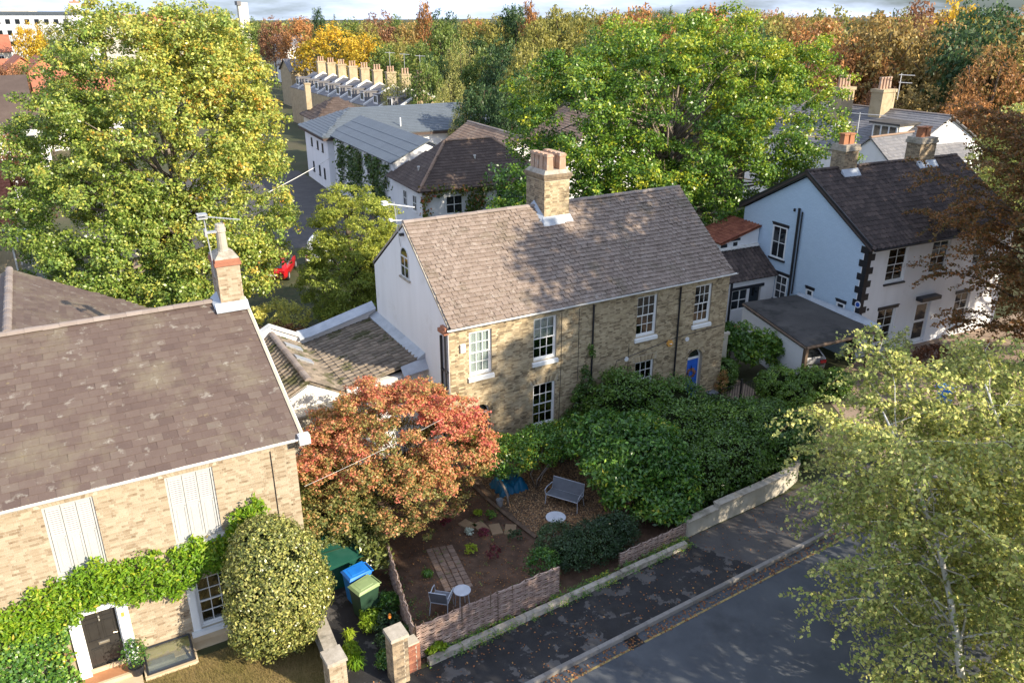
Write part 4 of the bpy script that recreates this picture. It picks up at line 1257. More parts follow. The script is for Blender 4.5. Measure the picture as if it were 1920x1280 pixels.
# doors
def arched_door(c, x0, x1, mat, label):
    f = MB(TM)
    f.box(x0, x0 + .05, .16, .24, 0.05, c[1] + .0).box(x1 - .05, x1, .16, .24, 0.05, c[1] + .0).box(x0 + .05, x1 - .05, .16, .24, c[1] - .10, c[1])
    for i in range(12):
        t0, t1 = math.pi * i / 12, math.pi * (i + 1) / 12
        f.slab([(c[0] + r_ * math.cos(t), .16, c[1] + r_ * math.sin(t)) for r_, t in ((c[2] - .05, t0), (c[2] - .05, t1), (c[2], t1), (c[2], t0))], (0, .07, 0))
    d = part('door_frame', f, 'paint_white', HM)
    part('fanlight', MB(TM).slab([(c[0] + (c[2] - .05) * math.cos(math.pi * i / 12), .19, c[1] + .01 + (c[2] - .06) * math.sin(math.pi * i / 12)) for i in range(13)], (0, .008, 0)), 'car_glass', d)
    leaf = MB(TM).box(x0 + .052, x1 - .052, .19, .23, .06, c[1] - .102)
    xm = (x0 + x1) / 2
    for (a, b, z0_, z1_) in ((x0 + .12, xm - .04, .2, .85), (xm + .04, x1 - .12, .2, .85), (x0 + .12, xm - .04, 1.05, 1.9), (xm + .04, x1 - .12, 1.05, 1.9)):
        leaf.box(a, b, .178, .19, z0_, z1_)
    part('door', leaf, mat, d, label=label)
    part('door_knocker', MB(TM).lathe((xm, .17, 1.72), [(.01, -.09), (.022, -.05), (.012, 0), (.024, .06)], 7), 'iron', d)
    part('threshold', MB(TM).box(x0, x1, -.12, .24, 0, .05), 'stone', d)
arched_door(ARC[0], DM[0][0], DM[0][1], 'door_green', 'dark green front door under the arch')
arched_door(ARC[1], DM[1][0], DM[1][1], 'door_blue', 'bright blue front door with wreath under the arch')
# autumn wreath on the blue door
wr = thing('wreath', 'round brown and orange dried wreath hanging on the bright blue door', 'wreath', (23.27, 24.67, 1.45))
wrm = MB()
for i in range(150):
    t = random.uniform(0, 2 * math.pi)
    rr = .20 + random.gauss(0, .035)
    p = Vector((23.28 + rr * math.cos(t), 24.665 - random.uniform(0, .05), 1.45 + rr * math.sin(t)))
    a = Vector((random.gauss(0, 1), random.gauss(0, .5), random.gauss(0, 1))).normalized() * .045
    b = Vector((random.gauss(0, 1), random.gauss(0, .5), random.gauss(0, 1))).normalized() * .03
    wrm.quad(p - a, p - b, p + a, p + b)
part('wreath_leaves', wrm, 'wreath', wr)
part('wreath_ring', MB().tube([(23.28 + .2 * math.cos(t), 24.672, 1.45 + .2 * math.sin(t)) for t in [2 * math.pi * i / 16 for i in range(17)]], .025, 5), 'twig', wr)

# wall fittings
part('alarm_box', MB(TM).box(11.78, 11.98, -.09, 0, 4.93, 5.25).box(11.80, 11.96, -.10, -.09, 4.98, 5.12), 'paint_white', HM)
part('alarm_box', MB(TM).slab([(21.72 + .16 * math.cos(math.pi / 3 * i), -.10, 3.28 + .16 * math.sin(math.pi / 3 * i)) for i in range(6)], (0, .10, 0)), 'orange_box', HM, label='orange six-sided alarm box beside the downpipe')
part('alarm_badge', MB(TM).lathe((21.72, -.108, 3.28), [(.07, -.004), (.07, .004)], 12), 'flower_white', HM)
part('wall_vent', MB(TM).slab([(19.45 + .10 * math.cos(math.pi / 8 * i), -.04, 3.02 + .10 * math.sin(math.pi / 8 * i)) for i in range(16)], (0, .04, 0)), 'flower_white', HM)
part('wall_vent', MB(TM).slab([(22.72 + .10 * math.cos(math.pi / 8 * i), -.04, 3.26 + .10 * math.sin(math.pi / 8 * i)) for i in range(16)], (0, .04, 0)), 'flower_white', HM)
part('downpipe', MB(TM).tube([(17.66, -.06, 5.75), (17.66, -.06, .1)], .04, 8), 'paint_black', HM)
part('downpipe', MB(TM).tube([(22.10, -.06, 5.75), (22.10, -.06, .1)], .04, 8), 'paint_black', HM)
part('cable', MB(TM).tube([(16.18, -.012, 5.7), (16.2, -.012, 3.6), (16.15, -.012, 1.0)], .012, 4).tube([(17.0, -.012, 5.7), (17.02, -.012, 2.6)], .01, 4)
     .tube([(18.85, -.012, 2.7), (18.95, -.02, 3.05), (19.5, -.02, 3.1), (22.0, -.02, 3.45), (24.8, -.02, 3.55)], .014, 4).tube([(19.55, -.012, 3.7), (19.55, -.012, 2.5)], .012, 4), 'paint_black', HM)

# tiled roof
y0, z0, y1, z1 = 24.36, 5.95, 28.31, 8.95
us = Vector((0, y1 - y0, z1 - z0))
rb = MB()
roof_quad(rb, (MX0 - .02, y0, z0), (MX1 + .06, y0, z0), (MX1 + .06, y1, z1), (MX0 - .02, y1, z1), .10)
roof_quad(rb, (MX0 - .02, 31.9, 6.45), (MX1 + .06, 31.9, 6.45), (MX1 + .06, y1, z1), (MX0 - .02, y1, z1), .10)
roofM = part('roof', rb, 'felt', HM)
tile_plane(roofM, (MX0, y0, z0), (1, 0, 0), us, MX1 + .05 - MX0, us.length, .25, .19, 'tile', 'tile_single', 'flat', 300, .026, .030, jit=3.2, fill=.478)
ridge_caps(roofM, (MX0, y1, z1 + .03), (17.2, y1, z1 + .03), .125, .45)
ridge_caps(roofM, (18.5, y1, z1 + .03), (MX1 + .05, y1, z1 + .03), .125, .45)
gm = MB()
n = 8
vs_ = []
for xx in (MX0 - .12, MX1 + .22):
    for i in range(n + 1):
        t = math.pi + math.pi * i / n
        vs_.append((xx, 24.285 + .06 * math.cos(t), 5.945 + .055 * math.sin(t)))
    for i in range(n + 1):
        t = 2 * math.pi - math.pi * i / n
        vs_.append((xx, 24.285 + .05 * math.cos(t), 5.947 + .045 * math.sin(t)))
m2 = 2 * (n + 1)
gm.add(vs_, [(i, (i + 1) % m2, m2 + (i + 1) % m2, m2 + i) for i in range(m2)] + [tuple(range(m2 - 1, -1, -1)), tuple(range(m2, 2 * m2))])
gm.box(MX0, MX1, 24.36, 24.40, 5.85, 5.92).box(MX0, MX1, 24.40, 24.489, 5.86, 5.89)
part('gutter', gm, 'gutter_white', HM)

# central stack with two rows of square pots
cx0, cx1, cy0, cy1 = 17.26, 18.46, 27.62, 29.05
chm = part('chimney', MB().box(cx0, cx1, cy0, cy1, 8.0, 10.12), 'mortar', HM)
for T, w in ((Matrix.Translation((cx0, cy0, 0)), cx1 - cx0), (Matrix.Translation((cx0, cy1, 0)) @ Matrix.Rotation(R(-90), 4, 'Z'), cy1 - cy0)):
    brick_face(chm, T, lay_bricks(0, w, 8.2, 10.1, lambda *a: False), 'brick_gault', 'brick_stained', 300 if w > 1.3 else 0, d=.007, depth=.01)
part('corbel', MB().box(cx0 - .05, cx1 + .05, cy0 - .05, cy1 + .05, 10.121, 10.21).box(cx0 - .09, cx1 + .09, cy0 - .09, cy1 + .09, 10.211, 10.35), 'brick_stained', chm)
part('flaunching', MB().hexa([(cx0 - .05, cy0 - .05, 10.351), (cx1 + .05, cy0 - .05, 10.351), (cx1 + .05, cy1 + .05, 10.351), (cx0 - .05, cy1 + .05, 10.351), (cx0 + .08, cy0 + .08, 10.50), (cx1 - .08, cy0 + .08, 10.50), (cx1 - .08, cy1 - .08, 10.50), (cx0 + .08, cy1 - .08, 10.50)]), 'stone', chm)
pm = MB()
pm.hexa([(-.16, -.15, 0), (.16, -.15, 0), (.16, .15, 0), (-.16, .15, 0), (-.135, -.13, .58), (.135, -.13, .58), (.135, .13, .58), (-.135, .13, .58)])
pm.box(-.165, .165, -.16, .16, .581, .66)
pm.box(-.13, .13, -.125, .125, .661, .70)
pme = mesh_of('chimney_pot', pm)
pme.materials.append(MAT['pot'])
for i in range(2):
    for k in range(4):
        placed('chimney_pot', pme, Matrix.Translation((cx0 + .30 + .60 * i, cy0 + .22 + .335 * k, 10.44)) @ Matrix.Rotation(random.gauss(0, .03), 4, 'Z'), chm)
fl = MB()
zr = lambda y: z0 + (y - y0) * (z1 - z0) / (y1 - y0)
fl.hexa([(cx0 - .14, cy0 - .26, zr(cy0 - .26) + .055), (cx1 + .14, cy0 - .26, zr(cy0 - .26) + .055), (cx1 + .14, cy0 - .012, zr(cy0) + .05), (cx0 - .14, cy0 - .012, zr(cy0) + .05),
         (cx0 - .14, cy0 - .26, zr(cy0 - .26) + .075), (cx1 + .14, cy0 - .26, zr(cy0 - .26) + .075), (cx1 + .06, cy0 - .012, zr(cy0) + .22), (cx0 - .06, cy0 - .012, zr(cy0) + .22)])
fl.hexa([(cx0 - .22, cy0 - .011, zr(cy0) + .04), (cx0 - .011, cy0 - .011, zr(cy0) + .04), (cx0 - .011, 28.4, zr(28.31) + .04), (cx0 - .22, 28.4, zr(28.31) + .04),
         (cx0 - .22, cy0 - .011, zr(cy0) + .065), (cx0 - .011, cy0 - .011, zr(cy0) + .24), (cx0 - .011, 28.4, zr(28.31) + .26), (cx0 - .22, 28.4, zr(28.31) + .075)])
part('flashing', fl, 'lead', chm)
part('mortar_splash', MB().slab([(18.55, 27.2, zr(27.2) + .06), (19.0, 26.95, zr(26.95) + .06), (19.12, 27.15, zr(27.15) + .06), (18.8, 27.45, zr(27.45) + .06)], (0, -.008, .010)), 'gutter_white', chm)

ae = thing('tv_aerial', 'white aerial on the ridge end of the brown tiled roof above the white gable', 'aerial', (11.2, 28.6, 8.9))
part('mast', MB().tube([(11.28, 28.5, 8.0), (11.2, 28.62, 9.2), (11.17, 28.66, 9.75)], .016, 6), 'alu', ae)
part('boom', MB().tube([(10.75, 28.7, 9.72), (11.9, 28.4, 9.50)], .018, 5).tube([(10.95, 28.65, 9.05), (12.0, 28.4, 8.98)], .015, 5), 'paint_white', ae)
part('reflector', MB().box(10.7, 10.9, 28.55, 28.8, 9.66, 9.69).box(10.7, 10.9, 28.55, 28.8, 9.76, 9.79).box(10.95, 11.05, 28.55, 28.75, 9.02, 9.10), 'paint_white', ae)

# ================================================================== low extension with two pantiled roofs
AX = thing('low_extension', 'single-storey extension with mossy grey pantiles beside the white gable', 'extension', (8.5, 29.5, 0))
YF, YB = 26.8, 32.0
xl, xr_, xv, xe = 5.62, 6.75, 7.95, 11.33
zl, zrid, zv, ze = 3.42, 4.02, 3.32, 4.02
am = MB()
am.box(xl, xe, YF + .02, YF + .25, 0, 3.15).box(xl, xl + .22, YF + .251, YB, 0, 3.35)
am.slab([(xl, YF + .02, 3.151), (xe, YF + .02, 3.151), (xe, YF + .02, 3.55), (xv, YF + .02, 3.25), (xr_, YF + .02, zrid - .08), (xl, YF + .02, zl - .08)], (0, .22, 0))
part('wall', am, 'render_white', AX)
bw = MB().slab([(xl - .05, YB, 0), (xe, YB, 0), (xe, YB, ze + .42), (xv + .35, YB, zv + .42), (xv - .1, YB, zv + .40), (xr_, YB, zrid + .30), (xl - .05, YB, zl + .30)], (0, .22, 0))
part('parapet_wall', bw, 'render_white', AX)
cp = MB()
for (a, b) in (((xl - .1, zl + .30), (xr_, zrid + .32)), ((xr_, zrid + .32), (xv - .1, zv + .42))):
    cp.hexa([(a[0], YB - .10, a[1]), (b[0], YB - .10, b[1]), (b[0], YB + .3, b[1]), (a[0], YB + .3, a[1]), (a[0], YB - .10, a[1] + .08), (b[0], YB - .10, b[1] + .08), (b[0], YB + .3, b[1] + .08), (a[0], YB + .3, a[1] + .08)])
part('coping', cp, 'gutter_white', AX)
cl = MB()
for (a, b) in (((xv - .1, zv + .42), (xv + .4, zv + .46)), ((xv + .4, zv + .46), (xe - .05, ze + .48))):
    cl.hexa([(a[0], YB - .22, a[1] - .12), (b[0], YB - .22, b[1] - .12), (b[0], YB + .3, b[1]), (a[0], YB + .3, a[1]), (a[0], YB - .22, a[1] - .06), (b[0], YB - .22, b[1] - .06), (b[0], YB + .28, b[1] + .13), (a[0], YB + .28, a[1] + .13)])
part('lead_coping', cl, 'lead', AX)
rm = MB()
roof_quad(rm, (xl - .1, YF - .1, zl - .05), (xr_, YF - .1, zrid), (xr_, YB - .02, zrid), (xl - .1, YB - .02, zl - .05), .06)
roof_quad(rm, (xr_, YF - .1, zrid), (xv, YF - .1, zv), (xv, YB - .02, zv), (xr_, YB - .02, zrid), .06)
roof_quad(rm, (xv, YF - .1, zv), (xe - .08, YF - .1, ze - .02), (xe - .08, YB - .02, ze - .02), (xv, YB - .02, zv), .06)
axr = part('roof', rm, 'pantile_grey', AX)
LY = YB - YF + .08
for (xa, za, xb, zb_, npc) in ((xl - .1, zl - .05, xr_, zrid, 80), (xv, zv, xr_, zrid, 70), (xv, zv, xe - .08, ze - .02, 150)):
    u_ = Vector((xb - xa, 0, zb_ - za))
    tile_plane(axr, (xa, YF - .1, za), (0, 1, 0), u_, LY, u_.length, .30, .285, 'pantile_grey', 'pantile_grey_single', 'roll', npc, .022, .02, stagger=False, jit=.8, name='pantile', overlap=1.2)
ridge_caps(axr, (xr_, YF - .1, zrid + .05), (xr_, YB - .05, zrid + .05), .14, .40)
part('lead_gutter', MB().hexa([(xe - .34, YF - .15, ze - .03), (xe, YF - .15, ze - .03), (xe, YB, ze + .02), (xe - .34, YB, ze + .02), (xe - .34, YF - .15, ze + .0), (xe, YF - .15, ze + .20), (xe, YB, ze + .25), (xe - .34, YB, ze + .06)]), 'lead', AX)
part('lead_apron', MB().hexa([(10.3, YF - .42, 3.52), (11.33, YF - .42, 3.62), (11.33, YF - .11, 3.95), (10.3, YF - .11, 3.78), (10.3, YF - .42, 3.55), (11.33, YF - .42, 3.66), (11.33, YF - .11, 4.02), (10.3, YF - .11, 3.84)]), 'lead', AX)
for yy in (29.1, 30.6):      # two small roof lights in the left valley slope
    t0, t1 = .18, .72
    q = lambda t, y, e=.0: (xr_ + (xv - xr_) * t, y, zrid + (zv - zrid) * t + e)
    rl = part('roof_light', MB().slab([q(t0, yy, .07), q(t1, yy, .07), q(t1, yy + .42, .07), q(t0, yy + .42, .07)], (.03, 0, .06)), 'alu', AX)
    part('roof_light_pane', MB().slab([q(t0 + .1, yy + .07, .135), q(t1 - .04, yy + .07, .135), q(t1 - .04, yy + .35, .135), q(t0 + .1, yy + .35, .135)], (.002, 0, .006)), 'cream_wall', rl)
    part('roof_light_hinge', MB().slab([q(t0 - .12, yy + .02, .06), q(t0, yy + .02, .06), q(t0, yy + .40, .06), q(t0 - .12, yy + .40, .06)], (.03, 0, .07)), 'felt', rl)
bb = MB().slab([(xl - .12, YF - .13, zl - .16), (xr_, YF - .13, zrid - .12), (xv, YF - .13, zv - .06), (xv, YF - .13, zv - .18), (xl - .12, YF - .13, zl - .42)], (0, .03, 0))
part('barge_board', bb, 'gutter_white', AX)
part('parapet_slab', MB().hexa([(xl, YF - .6, 2.9), (8.1, YF - .6, 2.9), (8.1, YF - .14, 3.0), (xl, YF - .14, 3.0), (xl, YF - .6, 2.98), (8.1, YF - .6, 2.98), (8.1, YF - .14, 3.08), (xl, YF - .14, 3.08)]).box(xl + .05, 8.05, YF - .55, YF - .15, 0, 2.899), 'cream_wall', AX)
part('front_coping', MB().box(8.1, 10.3, YF - .2, YF + .0, 3.30, 3.46), 'gutter_white', AX)

# ================================================================== white painted house on the right
TW = frame((33.69, 24.25), -3.4)
HW = thing('white_house', 'white painted house with black quoins and bargeboards and dark pantiled roof', 'house', tuple(TW @ Vector((5, 4, 0))))
WX1 = 11.0
WW = [(1.47, 2.83, 3.84, 5.62), (4.62, 5.95, 3.84, 5.62), (1.45, 2.72, .48, 2.42), (4.3, 5.35, .10, 2.52), (7.3, 8.5, .48, 2.42), (8.0, 9.3, 3.84, 5.62)]
wm = wall_grid(MB(TW), 0, WX1, 0, 5.9, 0, .30, WW)
wallW = part('wall', wm, 'render_white', HW)
def white_brick():
    m, n, l, out = nodes_of('white_brick')
    b = n.new('ShaderNodeBsdfPrincipled')
    tc = n.new('ShaderNodeTexCoord')
    mp = n.new('ShaderNodeMapping')
    mp.inputs['Rotation'].default_value = (0, R(90), 0)
    br = n.new('ShaderNodeTexBrick')
    sx = n.new('ShaderNodeSeparateXYZ')
    l.new(position(n), sx.inputs[0])
    cx = n.new('ShaderNodeCombineXYZ')
    l.new(sx.outputs[1], cx.inputs[0])
    l.new(sx.outputs[2], cx.inputs[1])
    l.new(cx.outputs[0], br.inputs['Vector'])
    br.inputs['Scale'].default_value = 1.0
    br.inputs['Brick Width'].default_value = .225
    br.inputs['Row Height'].default_value = .075
    br.inputs['Mortar Size'].default_value = .007
    br.inputs['Color1'].default_value = (.50, .63, .76, 1)  # bluer than the front wall of the same house
    br.inputs['Color2'].default_value = (.46, .59, .72, 1)
    br.inputs['Mortar'].default_value = (.40, .52, .64, 1)
    l.new(br.outputs['Color'], b.inputs['Base Color'])
    bp = n.new('ShaderNodeBump')
    bp.inputs['Strength'].default_value = .6
    bp.inputs['Distance'].default_value = .01
    bp.invert = True
    l.new(br.outputs['Fac'], bp.inputs['Height'])
    l.new(bp.outputs['Normal'], b.inputs['Normal'])
    b.inputs['Roughness'].default_value = .7
    l.new(b.outputs['BSDF'], out.inputs['Surface'])
    MAT['white_brick'] = m
white_brick()
GW2 = MB(TW).slab([(0, .301, 0), (0, 8.85, 0), (0, 8.85, 6.05), (0, 4.44, 8.55), (0, .301, 6.0)], (.3, 0, 0))
GW2.box(0, .3, .30, .301, 0, 5.9)
part('gable_wall', GW2, 'white_brick', HW, label='pale blue-white brick gable end with black bargeboards')
part('rear_wall', MB(TW).box(.31, WX1, 8.55, 8.85, 0, 6.0).box(WX1 - .3, WX1, .31, 8.54, 0, 6.0), 'white_brick', HW)
# quoins up the corner, alternating long and short
for i in range(17):
    z = .1 + i * .34
    a, b = (.46, .22) if i % 2 else (.22, .46)
    part('quoin', MB(TW).box(-.028, a, -.028, 0.0, z, z + .335).box(-.028, 0.0, 0.001, b, z, z + .335), 'paint_black', HW)
# windows
def win(op, cols, rows, T=TW, back=None, lin=True, **kw):
    w = sash(HW, T, *op, cols, rows, back=back, sill=.11, sill_mat='paint_black', **kw)
    if lin:
        part('lintel', MB(T).box(op[0] - .10, op[1] + .10, -.05, 0.0, op[3], op[3] + .17).box(op[0] - .14, op[1] + .14, -.07, -.0505, op[3] + .12, op[3] + .171), 'paint_black', w)
    return w
for i, o_ in enumerate(WW):
    if i == 3:
        continue
    win(o_, 2, 2, back='curtain' if i in (1, 5) else None, cover=.95)
dd = part('front_door', MB(TW).box(WW[3][0], WW[3][1], .12, .18, .1, 2.5), 'paint_white', HW)
part('door_panel', MB(TW).box(WW[3][0] + .15, WW[3][1] - .15, .10, .12, .3, 1.2).box(WW[3][0] + .15, WW[3][1] - .15, .10, .12, 1.35, 2.2), 'car_glass', dd)
part('door_hood', MB(TW).box(WW[3][0] - .2, WW[3][1] + .2, -.4, 0, 2.55, 2.75), 'paint_black', HW)
# gable side openings are shallow boxes set on the wall face; frame: x runs towards the street, outside is -x of the house
TWG = TW @ Matrix.Translation((0, 8.85, 0)) @ Matrix.Rotation(R(-90), 4, 'Z')      # local x = 8.85 - y
def gwin(y0, y1, z0, z1, cols, rows, two=True, key='window'):
    a, b = 8.85 - y1, 8.85 - y0
    f = MB(TWG).box(a, a + .07, -.05, 0, z0, z1).box(b - .07, b, -.05, 0, z0, z1).box(a + .07, b - .07, -.05, 0, z1 - .07, z1).box(a + .07, b - .07, -.05, 0, z0, z0 + .08)
    w = part(key, f, 'paint_white', HW)
    ia, ib, ic, id_ = a + .07, b - .07, z0 + .08, z1 - .07
    g = MB(TWG)
    cw, rh = (ib - ia) / cols, (id_ - ic) / rows
    for i in range(1, cols):
        g.box(ia + cw * i - .018, ia + cw * i + .018, -.035, -.001, ic, id_)
    for k in range(1, rows):
        g.box(ia, ib, -.036, -.002, ic + rh * k - .018, ic + rh * k + .018)
    if cols * rows > 1:
        part('glazing_bar', g, 'paint_white', w)
    for i in range(cols):
        for k in range(rows):
            part('pane', MB(TWG).box(ia + cw * i + .019, ia + cw * (i + 1) - .019, -.016, -.010, ic + rh * k + .019, ic + rh * (k + 1) - .019), 'car_glass', w)
    part('sill', MB(TWG).box(a - .07, b + .07, -.10, 0, z0 - .10, z0 - .001), 'paint_black', w)
    part('lintel', MB(TWG).box(a - .06, b + .06, -.055, 0, z1 + .001, z1 + .16).box(a - .10, b + .10, -.07, -.056, z1 + .10, z1 + .165), 'paint_black', w)
gwin(5.36, 6.43, 3.80, 5.60, 2, 2)
gwin(4.88, 5.78, 1.55, 2.98, 2, 3)
gwin(3.02, 3.50, 2.38, 2.78, 1, 1)
gwin(.88, 1.40, 2.38, 2.72, 1, 1)
part('soil_pipe', MB(TW).tube([(-.10, 4.67, 6.85), (-.10, 4.62, 1.2)], .065, 9).tube([(-.08, 4.45, 6.7), (-.08, 4.42, 2.2)], .04, 7), 'paint_black', HW)
part('wall_lamp', MB(TW).box(-.08, 0, 5.0, 5.1, 6.6, 6.75), 'paint_black', HW)
part('round_plaque', MB(TWG).slab([(8.75 + .17 * math.cos(math.pi / 10 * i), -.05, 2.95 + .17 * math.sin(math.pi / 10 * i)) for i in range(20)], (0, .02, 0)), 'flower_white', HW)
part('plaque_centre', MB(TWG).slab([(8.75 + .12 * math.cos(math.pi / 10 * i), -.06, 2.95 + .12 * math.sin(math.pi / 10 * i)) for i in range(20)], (0, .009, 0)), 'plaque_blue', HW)
part('wall_vent', MB(TW).slab([(.62 + .07 * math.cos(math.pi / 6 * i), -.03, 2.62 + .07 * math.sin(math.pi / 6 * i)) for i in range(12)], (0, .029, 0)), 'paint_black', HW)
# bargeboards
bb = MB(TW)
bb.slab([(-.20, -.28, 5.72), (-.20, 4.44, 8.58), (-.20, 4.44, 8.90), (-.20, -.28, 6.05)], (.05, 0, 0))
bb.slab([(-.20, 4.441, 8.58), (-.20, 9.15, 5.95), (-.20, 9.15, 6.27), (-.20, 4.441, 8.90)], (.05, 0, 0))
part('bargeboard', bb, 'paint_black', HW)
# roof
y0, z0, y1, z1 = -.32, 5.86, 4.44, 8.80
us = TW.to_3x3() @ Vector((0, y1 - y0, z1 - z0))
rb = MB()
W_ = lambda x, y, z: tuple(TW @ Vector((x, y, z)))
roof_quad(rb, W_(-.22, y0, z0), W_(WX1 + .2, y0, z0), W_(WX1 + .2, y1, z1), W_(-.22, y1, z1), .09)
roof_quad(rb, W_(-.22, 9.1, 6.1), W_(WX1 + .2, 9.1, 6.1), W_(WX1 + .2, y1, z1), W_(-.22, y1, z1), .09)
roofW = part('roof', rb, 'pantile_dark', HW)
tile_plane(roofW, W_(-.22, y0, z0), TW.to_3x3() @ Vector((1, 0, 0)), us, WX1 + .42, us.length, .27, .29, 'pantile_dark', 'pantile_dark_single', 'pan', 300, .018, .03, stagger=False, jit=1.0, name='pantile')
ridge_caps(roofW, W_(-.22, y1, z1 + .03), W_(WX1 + .2, y1, z1 + .03), .13, .42, 'pantile_dark_single')
part('gutter', MB(TW).tube([(-.1, -.40, 5.82), (WX1 + .1, -.40, 5.82)], .055, 7), 'paint_black', HW)
def stack(a, b, c, d, zt, pots, grp):
    s = part('chimney', MB(TW).box(a, b, c, d, 7.9, zt), 'mortar', HW)
    brick_face(s, TW @ Matrix.Translation((a, c, 0)), lay_bricks(0, b - a, 8.3, zt - .05, lambda *q: False), 'brick_gault', 'brick_stained', 300, d=.006, depth=.01)
    brick_face(s, TW @ Matrix.Translation((a, d, 0)) @ Matrix.Rotation(R(-90), 4, 'Z'), lay_bricks(0, d - c, 8.3, zt - .05, lambda *q: False), 'brick_gault', 'brick_stained', 300, d=.006, depth=.01)
    part('corbel', MB(TW).box(a - .07, b + .07, c - .07, d + .07, zt - .28, zt - .12).box(a - .03, b + .03, c - .03, d + .03, zt - .119, zt + .03), 'stone', s)
    for (px_, py_) in pots:
        m = MB(TW)
        m.hexa([(px_ - .17, py_ - .17, zt), (px_ + .17, py_ - .17, zt), (px_ + .17, py_ + .17, zt), (px_ - .17, py_ + .17, zt), (px_ - .15, py_ - .15, zt + .5), (px_ + .15, py_ - .15, zt + .5), (px_ + .15, py_ + .15, zt + .5), (px_ - .15, py_ + .15, zt + .5)])
        m.box(px_ - .19, px_ + .19, py_ - .19, py_ + .19, zt + .501, zt + .58)
        part('chimney_pot', m, 'pot_red', s)
    zz = lambda y: z0 + (y - y0) * (z1 - z0) / (y1 - y0)
    part('flashing', MB(TW).hexa([(a - .12, c - .3, zz(c - .3) + .08), (b + .12, c - .3, zz(c - .3) + .08), (b + .12, c - .01, zz(c) + .08), (a - .12, c - .01, zz(c) + .08), (a - .12, c - .3, zz(c - .3) + .11), (b + .12, c - .3, zz(c - .3) + .11), (b + .12, c - .01, zz(c) + .26), (a - .12, c - .01, zz(c) + .26)]), 'lead', s)
stack(1.95, 2.90, 4.05, 4.95, 10.0, [(2.2, 4.5), (2.62, 4.5)], 0)
stack(7.6, 8.85, 4.05, 4.95, 10.0, [(8.0, 4.5), (8.42, 4.5)], 1)

# lean-to wing between the two houses, with its two pantiled roofs
LW = thing('lean_to_wing', 'white lean-to wing with dark pantile roof and small red-roofed outshot', 'extension', tuple(TW @ Vector((-2.5, 8, 0))))
lm = wall_grid(MB(TW), -4.6, -.03, 0, 2.95, 5.85, 6.05, [(-3.0, -1.9, 1.2, 2.35), (-1.78, -.95, .05, 2.35)])
part('wall', lm, 'render_white', LW)
part('side_wall', MB(TW).slab([(-4.6, 6.06, 0), (-4.6, 9.6, 0), (-4.6, 9.6, 4.0), (-4.6, 7.5, 4.0), (-4.6, 6.06, 2.95)], (.2, 0, 0)), 'render_white', LW)
part('lintel', MB(TW).box(-3.15, -.8, 5.78, 5.849, 2.36, 2.52), 'paint_black', LW)
part('window', MB(TW).box(-3.0, -2.95, 5.87, 5.95, 1.2, 2.35).box(-2.48, -2.42, 5.87, 5.95, 1.2, 2.35).box(-1.95, -1.9, 5.87, 5.95, 1.2, 2.35).box(-2.95, -1.95, 5.875, 5.945, 2.29, 2.35).box(-2.95, -1.95, 5.875, 5.945, 1.2, 1.26).box(-2.95, -1.95, 5.876, 5.944, 1.72, 1.77), 'paint_white', LW)
part('window_pane', MB(TW).box(-2.95, -2.48, 5.90, 5.905, 1.26, 2.29).box(-2.42, -1.95, 5.90, 5.905, 1.26, 2.29), 'car_glass', LW)
part('doorway', MB(TW).box(-1.78, -.95, 5.98, 6.02, .05, 2.35), 'car_glass', LW)
part('post', MB(TW).box(-3.16, -3.06, 5.77, 5.848, 0, 2.95), 'paint_black', LW)
us = TW.to_3x3() @ Vector((0, 1.75, 1.18))
rq = MB()
roof_quad(rq, W_(-4.75, 5.62, 2.92), W_(-.05, 5.62, 2.92), W_(-.05, 7.37, 4.10), W_(-4.75, 7.37, 4.10), .06)
lr = part('roof', rq, 'pantile_dark', LW)
tile_plane(lr, W_(-4.75, 5.62, 2.92), TW.to_3x3() @ Vector((1, 0, 0)), us, 4.7, us.length, .26, .26, 'pantile_dark', 'pantile_dark_single', 'pan', 130, .018, .02, stagger=False, name='pantile')
part('abutment', MB(TW).box(-4.75, -.05, 7.38, 7.46, 4.0, 4.32).box(-4.75, -.05, 7.28, 7.379, 4.18, 4.24), 'gutter_white', LW)
# red-roofed outshot behind it
part('outshot_wall', MB(TW).slab([(-2.6, 7.47, 0), (-.05, 7.47, 0), (-.05, 7.47, 5.2), (-2.6, 7.47, 4.55)], (0, .2, 0)).box(-2.6, -2.4, 7.68, 9.6, 0, 4.5), 'render_white', LW)
part('outshot_window', MB(TW).box(-1.95, -1.88, 7.42, 7.468, 4.08, 4.62).box(-1.55, -1.48, 7.42, 7.468, 4.08, 4.62).box(-1.88, -1.55, 7.42, 7.468, 4.55, 4.62).box(-1.88, -1.55, 7.42, 7.468, 4.08, 4.14), 'paint_white', LW)
part('window_pane', MB(TW).box(-1.88, -1.55, 7.44, 7.446, 4.14, 4.55), 'car_glass', LW)
part('outshot_trim', MB(TW).box(-2.03, -1.40, 7.40, 7.468, 4.63, 4.75).box(-2.0, -1.43, 7.38, 7.468, 3.98, 4.07).box(-2.70, -2.3, 7.40, 7.469, 4.1, 4.5), 'paint_black', LW)
us2 = TW.to_3x3() @ Vector((2.75, 0, .75))
rq = MB()
roof_quad(rq, W_(-2.75, 7.35, 4.55), W_(-2.75, 9.9, 4.55), W_(0, 9.9, 5.30), W_(0, 7.35, 5.30), .06)
lr2 = part('outshot_roof', rq, 'pantile_red', LW)
tile_plane(lr2, W_(-2.75, 7.35, 4.55), TW.to_3x3() @ Vector((0, 1, 0)), us2, 2.55, us2.length, .25, .28, 'pantile_red', 'pantile_red', 'pan', 0, .018, .02, stagger=False)

